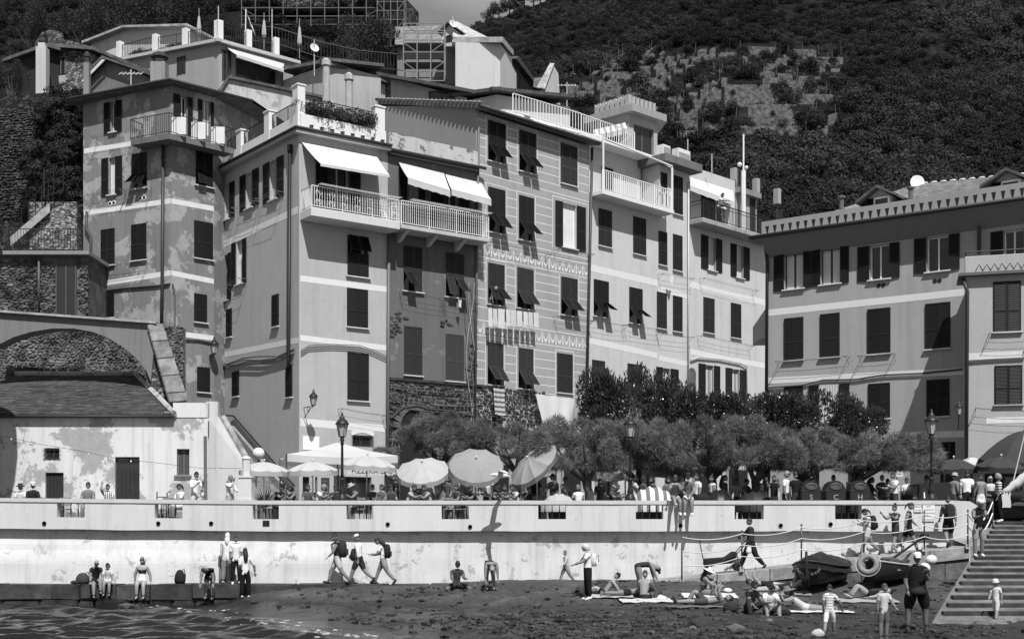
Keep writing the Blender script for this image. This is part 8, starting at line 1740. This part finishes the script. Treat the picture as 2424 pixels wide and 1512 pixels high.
# --- on the ramp and the slipway
a = person(1781, RP(1781), 'walk', -88, 1.80, 'man in dark jumper pushing a stroller down the ramp', .03, 2, bottom=.015, leg=2, shoe=.02, skin=.16, sh=(42, 8), el=(20, 10), fat=1.08)
bagdown(a['J']['wrR'] - Vector((0, 0, .32)), 'white plastic bag carried by the man with the stroller', .6, .09, .26)
a = person(2060, RP(2060), 'walk2', -88, 1.66, 'woman in dark cap and pale vest walking down the ramp', .5, 0, bottom=.36, leg=.5, shoe=.03, skin=.24, hair=.02, style='pony', hat='cap', hatg=.02, sh=(25, 30), el=(85, 90), nod=25); backpack(a, 'black rucksack on the woman in the dark cap', .012, 1.05)
person(2146, RP(2146, 44.1), 'walk', 70, 1.74, 'woman in black sleeveless dress walking up the ramp', .012, 0, bottom=.012, leg=.75, shoe=.2, skin=.26, hair=.02, style='pony', nod=22); person(2124, RP(2124, 44.5), 'walk2', -60, 1.68, 'woman in dark top holding something up, behind the black dress', .05, .4, bottom=.03, leg=.8, shoe=.1, skin=.24, hair=.015, style='bun', sh=(60, 55), el=(70, 70))
a = person(2246, RP(2246, 44.2), 'walk', 176, 1.80, 'man in grey t-shirt and black shorts walking up the ramp, back turned', .09, .65, (-.05, 1), .014, .85, .03, .22, .02, fat=1.12, nod=14); backpack(a, 'black sling bag across the back of the man in the grey t-shirt', .012, 1.1)
P = Vector((X_(2316, 40.6), 40.6, slip_z(40.6) + .02)); person(2316, P, 'stand', 2, 1.78, 'man in black vest, pale shorts and white cap looking at his phone', .010, 0, (-.1, .97), .30, .9, .5, .2, .015, hat='backcap', hatg=.66, nod=32, sh=(30, 30), el=(75, 75), inw=.1, fat=1.08)
# --- on the wall
person(1597, Vector((X_(1597, 45.02), 45.02, ZP)), 'edge', 5, 1.66, 'woman in dark top sitting on the parapet with crossed legs', .05, 0, (.1, .9), .5, .5, .66, .24, .06, 'long', shades=True, hip=(92, 74), knee=(50, 80), sh=(35, 30), el=(70, 75))
person(1628, Vector((X_(1628, 45.02), 45.02, ZP)), 'edge', -5, 1.8, 'man in grey t-shirt and white shorts sitting on the parapet', .11, .6, (0, 1), .62, .75, .66, .24, .02, hat='cap', hatg=.02, lean=14, sh=(25, 25), el=(35, 35), inw=.12)
bagdown(Vector((X_(1662, 45.2), 45.2, ZP)), 'black rucksack lying on the parapet right of the seated couple', .012, .3, .26, 'backpack')
CG = 'people on the terrace behind the parapet'
# --- terrace, left of the pillar
person(50, S_(50), 'sit', 0, 1.65, 'seated person in small dark hat at the far left of the parapet', .5, .5, hat='brim', hatg=.02, group=CG); person(77, S_(77), 'sit', 30, 1.78, 'seated man in dark jacket and pale cap at the far left', .02, 2, hat='cap', hatg=.5, group=CG)
person(208, S_(208), 'sit', 10, 1.8, 'seated man in grey t-shirt and sunglasses leaning back on the terrace', .14, .6, shades=True, lean=-8, group=CG); person(256, S_(256), 'sit', 5, 1.65, 'seated woman in patterned blouse shading her eyes', .42, .6, tmat=cloth(.55, 0, 'pat', (.15, 14, 0)), sh=(130, 20), el=(90, 60), group=CG)
person(428, S_(428), 'sit', -40, 1.68, 'seated woman in white with a ponytail and sunglasses by the sack truck', .62, .8, style='pony', shades=True, group=CG, bottom=.55)
person(461, T_(461, 46.7), 'stand', 40, 1.8, 'young man in white shirt standing with a baby in his arms', .62, 1.8, bottom=.5, leg=2, hair=.02, sh=(35, 40), el=(85, 85), inw=.1, nod=25, group=CG); person(479, T_(479, 46.4, .78), 'sit', -30, .72, 'baby in a cap held by the young man in white', .5, 1.5, bottom=.4, leg=2, hat='cap', hatg=.25, mode='seat', group=CG)
person(543, T_(543, 46.7), 'stand', 60, 1.66, 'woman in floral headscarf and white blouse holding up a phone', .62, 1.9, bottom=.3, leg=2, hat='scarf', hatg=.16, sh=(70, 30), el=(80, 60), group=CG, fat=1.08)
# --- cafe tables
for u, Y, po, fc, h, tp, kw, lab in (
    (652, 46.6, 'lean_sit', 60, 1.78, .015, dict(hat='cap', hatg=.015), 'seated man in black with a dark cap, nearest the steps'), (704, 46.5, 'lean_sit', -60, 1.66, .1, dict(style='curly', sleeve=0, skin=.18), 'seated woman with curly dark hair resting on the parapet'), (728, 46.8, 'sit', 20, 1.66, .08, dict(style='bob'), 'seated person in dark grey left of the white shirt'),
    (748, 46.6, 'lean_sit', 75, 1.76, .62, dict(hair=.2), 'seated grey-haired man in a white t-shirt at the cafe'), (772, 47.4, 'sit', -30, 1.68, .06, dict(style='long', hair=.1), 'seated woman in dark clothes left of the lamp post'), (795, 47.6, 'sit', 0, 1.7, .04, dict(shades=True), 'seated man in sunglasses close to the lamp post'),
    (850, 46.5, 'lean_sit', -60, 1.78, .16, dict(hat='brim', hatg=.3), 'seated man in brimmed hat with his arm along the parapet'), (880, 47.5, 'sit', 30, 1.7, .06, {}, 'seated person in the shade under the third parasol'), (905, 46.8, 'sit', -20, 1.66, .1, dict(style='bob'), 'seated woman in grey beside the parasol pole'), (925, 47.6, 'sit', 10, 1.72, .05, dict(shades=True), 'seated man deep in the shade by the cafe door'),
    (962, 46.6, 'lean_sit', 80, 1.74, .34, {}, 'seated man in pale grey under the first tipped parasol'), (985, 47.2, 'sit', 60, 1.66, .05, dict(style='long'), 'seated woman in black between the tipped parasols'), (1022, 46.8, 'lean_sit', -70, 1.74, .26, {}, 'seated man in light shirt facing left under the pale parasol'), (1046, 47.4, 'sit', -40, 1.66, .12, dict(style='curly', hair=.1), 'seated woman with frizzy hair under the pale parasol'),
    (1084, 46.8, 'sit', -50, 1.66, .05, dict(style='long'), 'seated dark-haired woman looking left under the grey parasol'), (1106, 47.4, 'sit', -60, 1.7, .08, {}, 'seated man behind the dark-haired woman'), (1132, 46.7, 'lean_sit', -70, 1.68, .04, dict(hat='cap', hatg=.05), 'seated woman in dark vest and cap right of the grey parasol pole'), (1168, 46.8, 'lean_sit', 40, 1.68, .06, dict(style='long', shades=True), 'seated woman in sunglasses by the oval sign'), (1192, 47.2, 'sit', 30, 1.66, .05, {}, 'seated person in black right of the oval sign'), (1226, 46.5, 'lean_sit', -50, 1.74, .42, {}, 'seated man in pale t-shirt resting his head on his hand'), (1245, 47.3, 'lean_sit', 20, 1.7, .03, {}, 'seated person in black under the leaning parasol'),
    (1370, 47.4, 'sit', 200, 1.68, .6, dict(hair=.12), 'seated person in white seen from behind beside the first trunk'), (1440, 46.7, 'lean_sit', 60, 1.74, .05, dict(hat='brim', hatg=.3), 'seated man in straw hat left of the middle lamp post'), (1470, 46.8, 'lean_sit', -40, 1.7, .3, dict(hat='brim', hatg=.5), 'seated man in pale hat close to the middle lamp post')):
    person(u, S_(u, Y), po, fc, h, lab, tp, kw.pop('sleeve', .6), bottom=.05, group=CG, **{**dict(skin=.2), **kw})
for u, Y, fc, h, tp, kw, lab in ((939, 48.5, -70, 1.76, .02, {}, 'waiter in black standing by the cafe door'), (966 + 12, 50, 60, 1.7, .5, {}, 'person in white standing far back by the cafe'), (1266, 48.2, 10, 1.78, .012, {}, 'waiter in black standing under the leaning parasol'), (1520, 49, 120, 1.7, .06, dict(style='curly'), 'standing person in dark clothes under the dark canopy'), (1652, 47.2, -60, 1.74, .6, {}, 'man in white standing just behind the seated couple'), (1688, 47.4, -70, 1.68, .6, dict(style='bun', sleeve=0), 'woman in white vest with hair up standing by the trunk'), (1833, 46.7, -20, 1.66, .012, dict(style='long', sh=(75, 70), el=(70, 75)), 'woman with long black hair taking a photograph'), (1858, 46.5, 60, 1.8, .62, dict(hair=.25, shades=True), 'grey-haired man in white polo shirt at the parapet'), (1884, 46.4, 175, 1.76, .012, dict(hat='cap', hatg=.03), 'man in black t-shirt and dark cap with his back turned'), (1905, 50.5, 0, 1.7, .05, {}, 'person in dark clothes far back by the fence'), (1580, 48.6, 20, 1.66, .1, dict(style='bob'), 'woman in grey standing behind the striped boat cover'),
    (2118, 46.8, -70, 1.78, .62, dict(shades=False, sh=(30, 35), el=(70, 70)), 'man in white t-shirt and rucksack straps beside the bins'), (2147, 47.2, 170, 1.6, .6, {}, 'boy in white t-shirt beside the skip'), (2190, 49.5, 30, 1.76, .2, dict(hat='cap', hatg=.05), 'man in striped shirt far back behind the skip'), (2086, 48.5, 10, 1.74, .02, {}, 'person in black in the shade behind the bins'),
    (2256, 46.9, 110, 1.74, .2, dict(hat='bucket', hatg=.3, fat=1.1), 'man in bucket hat and grey t-shirt at the parapet end'), (2288, 46.7, -8, 1.84, .66, dict(shades=True, el=(20, 100), sh=(5, 20), fat=1.1, bottom=.02), 'man in white t-shirt and sunglasses at the top of the ramp'), (2322, 46.5, 178, 1.7, .2, dict(span=(.1, .55), bottom=.6, leg=.45, style='bun', sleeve=0), 'woman in white shorts with her back turned at the top of the ramp'), (2343, 47.2, 0, 1.64, .5, dict(hair=.35, style='bob', shades=True), 'pale-haired woman in sunglasses beside the striped shirt'), (2366, 46.4, -95, 1.72, .55, dict(tmat=cloth(.6, 0, 'str2', (.03, 11, 2)), sleeve=.9, bottom=.012, leg=1.9, hair=.2, style='bob', shoe=.62), 'woman in black and white striped top and black trousers')):
    person(u, T_(u, Y), 'stand', fc, h, lab, tp, kw.pop('sleeve', .6), group=CG, **{**dict(bottom=.04, leg=1.9, skin=.22), **kw})
P = fJ.P(fJ.s_(1681), .6, ZJ); person(1681, P, 'stand', 60, 1.95, 'waiter in white shirt serving on the iron railed cafe balcony', .6, .7, bottom=.02, leg=2, lean=18, sh=(60, 50), el=(20, 20)); P = fJ.P(fJ.s_(1694), .55, ZJ + .5); person(1694, P, 'sit', -30, 1.85, 'seated guest in white on the iron railed cafe balcony', .6, .7)
P = fE.P(fE.s_(1163), -.05, fE.z(1163, 750)); person(1163, P, 'stand', 60, 1.6, 'woman leaning out of a shuttered window above the washing line', .3, 1.5, hair=.3, lean=25)
for k, (u, Y, fc, tp, st) in enumerate(((1015, 49, 30, .3, 'short'), (1062, 49.5, -40, .08, 'long'), (1150, 49, 60, .5, 'bun'), (1310, 49, -30, .06, 'curly'), (1335, 49.5, 40, .3, 'short'), (1420, 49.5, 0, .04, 'long'), (1500, 49.5, 90, .4, 'short'), (1545, 49.3, -60, .05, 'bob'), (1610, 50, 20, .2, 'short'), (1712, 49, 60, .05, 'long'), (1745, 50, -20, .35, 'short'), (1765, 48.6, 40, .05, 'curly'), (1800, 49.5, -70, .5, 'short'), (1920, 49.2, 30, .1, 'bob'), (1975, 49.8, -40, .3, 'short'), (2060, 50, 70, .05, 'long'), (2100, 49.4, 0, .3, 'short'))):
    person(u, T_(u, Y), 'stand', fc, 1.6 + .02 * (k * 7 % 11), 'figure in %s clothes in the shade behind the tables, %s from the left' % ('pale' if tp > .15 else 'dark', ('first', 'second', 'third', 'fourth', 'fifth', 'sixth', 'seventh', 'eighth', 'ninth', 'tenth', 'eleventh', 'twelfth', 'thirteenth', 'fourteenth', 'fifteenth', 'sixteenth', 'seventeenth')[k]), tp, .7, bottom=.05, leg=1.8, style=st, skin=.2, group=CG, sh=(10 + k * 5 % 40, 5), el=(40, 15 + k * 9 % 50))
finish_people()
# ================================================================ BOATS, ROPE RAILING, STROLLER
def boat(P, heading, L, B, Hh, lab, hull, inside, cover=None, name='rowing_boat', stem=True, rake=.25):
    """hull lofted from stern to bow; heading is the plan direction of the bow"""
    r = thing(name, P, lab, 'boat'); h = Vector((heading[0], heading[1], 0)).normalized(); s = Vector((-h.y, h.x, 0)); T = Matrix(((h.x, s.x, 0, P.x), (h.y, s.y, 0, P.y), (0, 0, 1, P.z), (0, 0, 0, 1)))
    n, m = 14, 7
    def sec(t):
        w = B / 2 * (math.sin(math.pi * min(1, (t * .86 + .14))) ** .62 if t < .985 else .03); sh = Hh * (1 + .28 * (2 * t - 1) ** 2 + .1 * t); k = .06 + .3 * max(0, t - .75) * Hh * 1.5
        return w, sh, k
    def prof(t, q, ins=0.0):
        w, sh, k = sec(t); w = max(w - ins, .012); a = q * math.pi / 2
        return Vector((L * (t - .5) + (rake * L * .12 * (1 - math.cos(a)) if t > .8 else 0) * (t - .8) * 5, w * math.sin(a) ** .7, k + ins + (sh - k - ins) * (1 - math.cos(a)) ** .9))
    for nm, ins, mat in (('hull', 0, hull), ('inner_hull', .04, inside)):
        mb = MB(T); ps = []
        for i in range(n + 1):
            for j in range(-m, m + 1):
                v = prof(i / n, abs(j) / m, ins); ps.append((v.x, v.y * (1 if j >= 0 else -1), v.z))
        w_ = 2 * m + 1; mb.faces(ps, [(i * w_ + j, i * w_ + j + 1, (i + 1) * w_ + j + 1, (i + 1) * w_ + j) for i in range(n) for j in range(2 * m)] + [tuple(range(w_))]); mb.build(nm, mat, r, True)
    mb = MB(T)
    for sg in (-1, 1): mb.tube([(prof(i / n, 1).x, sg * (prof(i / n, 1).y), prof(i / n, 1).z + .01) for i in range(n + 1)], .035, 6)
    mb.build('gunwale', plain(.3 if cover is None else .03, .6), r, True)
    if stem: mb = MB(T); b_ = prof(1, 1); mb.tube([(L * .5 - .1, 0, .12), (L * .5 + .03, 0, b_.z * .5), (b_.x + .04, 0, b_.z), (b_.x + .05, 0, b_.z + .3)], [.04, .045, .045, .04], 6); mb.build('stem_post', plain(.035, .6), r)
    if cover is not None:
        mb = MB(T); ps = []; q = 8
        for i in range(n + 1):
            g_ = prof(i / n, 1); rid = Hh * (.55 + .12 * math.sin(i * 1.1)) * math.sin(math.pi * (.1 + .82 * i / n)) + .03
            for j in range(-q, q + 1): a = j / q; ps.append((g_.x, g_.y * 1.05 * a, g_.z + rid * (1 - abs(a) ** 1.4) + .02 * math.sin(i * 2 + j) - (.22 if abs(j) == q else 0)))
        w_ = 2 * q + 1; mb.faces(ps, [(i * w_ + j, i * w_ + j + 1, (i + 1) * w_ + j + 1, (i + 1) * w_ + j) for i in range(n) for j in range(2 * q)]); mb.build('tarpaulin', cover, r, True)
    else:
        for t in (.28, .52, .74):
            g_ = prof(t, 1); mb = MB(T); mb.box((g_.x - .12, -g_.y + .03, g_.z * .68), (g_.x + .12, g_.y - .03, g_.z * .68 + .04)); mb.build('thwart', plain(.3, .6), r)
    return r, T, prof
DKH = plain(.012, .35, .2); TARP = plain(.010, .45, .3)
P = G(1914, 1410); P.y += 1.6; P.x += .75; P.z = beach_z(P.x, P.y) - .02
b1, T1, pf = boat(P, (-.42, -.9), 3.9, 1.75, .64, 'black rowing boat under a dark tarpaulin drawn up on the sand', DKH, DKH, TARP)
mb = MB(T1); g_ = pf(1, 1)
for k in range(9): a = math.pi * k / 8; mb.ball((g_.x - .25 + .12 * math.sin(a), .34 * math.cos(a), g_.z - .28 - .16 * math.sin(a)), .055, 7, 5)
tag(mb.build('rope_fender', plain(.06, .8), b1, True))
P = G(2100, 1402); P.y += 1.7; P.x += .7; P.z = beach_z(P.x, P.y)
b2, T2, pf = boat(P, (-.62, -.78), 3.5, 1.6, .56, 'open dark rowing boat with a lifebuoy on its bow beside the slipway', plain(.022, .4, .2), plain(.20, .6, .25))
def lifebuoy(c, ax, Rr, lab):
    r = thing('lifebuoy', c, lab, 'lifebuoy'); T = Matrix.Translation(c) @ Vector(ax).to_track_quat('Z', 'Y').to_matrix().to_4x4(); mb = MB(T); n, m = 28, 10; ps = []
    for i in range(n):
        a = 2 * math.pi * i / n
        for j in range(m): b_ = 2 * math.pi * j / m; ps.append(((Rr + .095 * math.cos(b_)) * math.cos(a), (Rr + .095 * math.cos(b_)) * math.sin(a), .085 * math.sin(b_)))
    mb.faces(ps, [(i * m + j, ((i + 1) % n) * m + j, ((i + 1) % n) * m + (j + 1) % m, i * m + (j + 1) % m) for i in range(n) for j in range(m)]); mb.build('ring', plain(.2, .6, .15), r, True)
    mb = MB(T); mb.tube([((Rr + .13) * math.cos(a), (Rr + .13) * math.sin(a), .02) for a in [2 * math.pi * k / 20 for k in range(21)]], .012, 4); mb.build('rope', plain(.4, .8), r)
c = T2 @ Vector((pf(1, 1).x + .2, 0, pf(1, 1).z - .12)); lifebuoy(c, (-.35, -.9, .2), .26, 'thick grey lifebuoy hung on the bow of the open boat')
for k, (dx, dy, dz, lab) in enumerate(((-.9, .95, .75, 'white fender buoy hanging at the stern of the open boat, upper one'), (-.2, .98, .5, 'white fender buoy at the side of the open boat, lower one'))):
    p = T2 @ Vector((dx, dy, dz)); mb = MB(); mb.ball(p, (.2, .17, .17), 12, 8); tag(mb.build('buoy', plain(.62, .5), None, True), lab, 'buoy')
mb = MB(T2)
for k in range(14): q_ = Vector((random.uniform(-.8, .9), random.uniform(-.35, .35), random.uniform(.55, .8))); mb.ball(q_, (random.uniform(.12, .25), random.uniform(.1, .2), random.uniform(.06, .14)), 7, 5)
mb.build('nets', plain(.05, .9, .5), b2); mb = MB(T2); mb.tube([(.3, -.2, .6), (-.9, .3, 1.25), (-1.5, .45, 1.5)], [.05, .04, .05], 6); mb.box((-1.75, .38, 1.42), (-1.35, .55, 1.6)); mb.build('outboard', plain(.015, .5), b2)
P = Vector((X_(2440, 47.5), 47.5, TZ)); boat(P, (-.95, -.3), 4.6, 1.7, .7, 'dark rowing boat parked on the piazza at the right edge', plain(.015, .5), plain(.05, .6), TARP)
SLs = thing('furled_sail', pt(2400, 1160, 46.5), 'pale furled sail slanting in from the right edge above the crowd', 'sail'); mb = MB(); a, b_ = pt(2372, 1168, 46.2), pt(2440, 1120, 46.2); mb.tube([a.lerp(b_, i / 10) + Vector((0, 0, .03 * math.sin(i * 2.1))) for i in range(11)], [.05, .09, .13, .12, .15, .17, .16, .18, .2, .19, .2], 9); mb.build('sail_roll', cloth(.5, .1, 'sail'), SLs, True); mb = MB(); mb.tube([pt(2388, 1183, 46.2), pt(2432, 1000, 46.2)], .02, 5); mb.build('halyard', plain(.5), SLs)
mb = MB(); n = 8; ps = []
for j in range(7):
    for i in range(n + 1): q_ = pt(2372 + i * 2.6, 1164 + j * 6 + (i % 2), 46.15); q_.y += .05 * math.sin(i * 2.3 + j); ps.append(q_)
mb.faces(ps, [(j * (n + 1) + i, j * (n + 1) + i + 1, (j + 1) * (n + 1) + i + 1, (j + 1) * (n + 1) + i) for j in range(6) for i in range(n)]); mb.build('sail_tail', cloth(.55, .1, 'sail2'), SLs, True)
# covered boats on the terrace
def covered(u0, u1, vt, Y, mat, lab, name='covered_boat'):
    x0, x1 = X_(u0, Y), X_(u1, Y); r = thing(name, ((x0 + x1) / 2, Y, TZ), lab, 'boat'); mb = MB(); n, m = 16, 8; ps = []; zt = Z_(vt, Y)
    for i in range(n + 1):
        t = i / n; hh_ = (zt - TZ - .35) * (math.sin(math.pi * (.08 + .84 * t)) ** .6) * (1 + .05 * math.sin(i * 2.1))
        for j in range(m + 1): a = math.pi * j / m; ps.append((x0 + (x1 - x0) * t, Y - .75 * math.cos(a) * (math.sin(math.pi * (.06 + .88 * t)) ** .5), TZ + .35 + hh_ * math.sin(a) ** .8))
    mb.faces(ps, [(i * (m + 1) + j, i * (m + 1) + j + 1, (i + 1) * (m + 1) + j + 1, (i + 1) * (m + 1) + j) for i in range(n) for j in range(m)]); mb.build('cover', mat, r, True)
    mb = MB(); mb.box((x0 + .4, Y - .4, TZ), (x1 - .4, Y + .4, TZ + .4)); mb.build('hull', plain(.03), r)
covered(1488, 1602, 1152, 46.9, cloth(.6, .1, 'bst', (.16, 3.2, 0)), 'boat under a boldly striped cover behind the parapet'); covered(1660, 1740, 1158, 47.2, TARP, 'boat under a black cover behind the parapet, right of the seated couple'); covered(1740, 1835, 1163, 47.6, plain(.02, .6, .3), 'low boat under a dark cover behind the man with the stroller'); covered(1890, 1960, 1150, 47.8, TARP, 'rounded dark tarpaulin behind the left recycling bin'); covered(1280, 1365, 1168, 46.8, cloth(.36, .05, 'skiff'), 'white skiff with raised bow behind the parapet left of the first trunk'); covered(1985, 2075, 1150, 48.4, TARP, 'dark covered boat behind the middle recycling bin')
# rope railing down the ramp
RR = thing('rope_railing', RP(1900, 43.45), 'iron posts with three drooping white ropes along the ramp', 'railing')
posts = [(1614, 1265, 1372), (1756, 1257, 1343), (1897, 1242, 1326), (2045, 1226, 1311), (2188, 1211, 1296), (2291, 1208, 1290)]; PY = 43.2; tops = []
for u, vt, vb in posts:
    x = X_(u, PY); z1 = Z_(vt, PY); z0 = Z_(vb, PY); mb = MB(); mb.tube([(x, PY, z0 - .05), (x, PY, z1)], .028, 8); mb.ball((x, PY, z1 + .01), .035, 8, 6); mb.build('post', plain(.06, .4, metal=.3), RR, True); mb = MB(); mb.box((x - .07, PY - .02, z0 - .12), (x + .07, PY + .08, z0 + .04)); mb.build('bracket', plain(.35, .5), RR); tops.append((x, z0, z1))
for (xa, a0, a1), (xb, b0, b1_) in zip(tops[:-1], tops[1:]):
    for k in range(3):
        za = a1 - .08 - (a1 - a0) * .31 * k; zb = b1_ - .08 - (b1_ - b0) * .31 * k; mb = MB(); n = 14; sag = .14
        pth_ = [Vector((xa + (xb - xa) * i / n, PY - .03, za + (zb - za) * i / n - sag * 4 * (i / n) * (1 - i / n))) for i in range(n + 1)]; mb.tube(pth_, .017, 6); mb.build('rope', plain(.5, .8, .2, 30), RR, True)
RR2 = thing('rope_railing', Vector((X_(2352, 45), 45, 2.3)), 'short drooping rope and post beside the slipway head', 'railing'); x = X_(2350, 45.5); mb = MB(); mb.tube([(x, 45.5, 2.4), (x, 45.5, 3.7)], .03, 8); mb.build('post', plain(.06, .4), RR2)
for k in range(2): a, b_ = Vector((tops[-1][0], PY, tops[-1][2] - .1 - .4 * k)), Vector((x, 45.5, 3.6 - .4 * k)); mb = MB(); mb.tube([a.lerp(b_, i / 10) - Vector((0, 0, .5 * 4 * (i / 10) * (1 - i / 10))) for i in range(11)], .024, 6); mb.build('rope', plain(.6, .8), RR2, True)
# stroller
c = RP(1712, 44.3); STR = thing('stroller', c, 'low black stroller being pushed down the ramp behind the ropes', 'stroller'); sl_ = .1125; T = Matrix.Translation(c) @ Matrix.Rotation(-math.atan(sl_), 4, 'Y')
mb = MB(T); mb.tube([(.95, -.25, 1.0), (.45, -.25, .55), (-.5, -.25, .25)], .018, 5); mb.tube([(.95, .25, 1.0), (.45, .25, .55), (-.5, .25, .25)], .018, 5); mb.tube([(.95, -.25, 1.0), (.95, .25, 1.0)], .022, 5); mb.tube([(.5, -.25, .6), (.5, -.25, .15)], .016, 5); mb.tube([(.5, .25, .6), (.5, .25, .15)], .016, 5); mb.tube([(-.62, -.1, .2), (-.72, -.1, 1.25)], .018, 5); mb.build('frame', plain(.03, .4), STR)
mb = MB(T); mb.prism([(-.65, .32), (.35, .28), (.55, .62), (.42, .7), (.1, .52), (-.6, .55)], -.22, .22); link('seat', bevel(mb.mesh('seat', plain(.012, .8)), .04), STR)
for x in (-.5, .5):
    for y in (-.26, .26): mb = MB(T); mb.lathe([(.13, -.025), (.14, 0), (.13, .025), (.07, .03), (.07, -.03)], 14, Matrix.Translation((x, y, .14)) @ Matrix.Rotation(R(90), 4, 'X')); mb.build('wheel', plain(.015, .6), STR)
# big stones on the sand
for k, (u, v, s_, lab) in enumerate(((1740, 1492, .2, 'flat pale boulder in the foreground left of the striped boy'), (1540, 1500, .13, 'dark stone near the bottom edge of the beach'), (1640, 1488, .1, 'small rounded stone in the middle foreground'), (300, 1428, .22, 'wet dark rock washed by the sea below the ledge'), (1820, 1470, .09, 'small pale stone in front of the woman hugging her knees'))):
    P = G(u, v) if u > 600 else Vector((X_(u, 42.3), 42.3, .02)); o = link('rock', PEB[k], None, Matrix.Translation(P + Vector((0, 0, s_ * .2))) @ Matrix.Rotation(k, 4, 'Z') @ Matrix.Diagonal((s_ * 1.4, s_, s_ * 1.2, 1))); tag(o, lab, 'rock', 'larger stones on the beach')
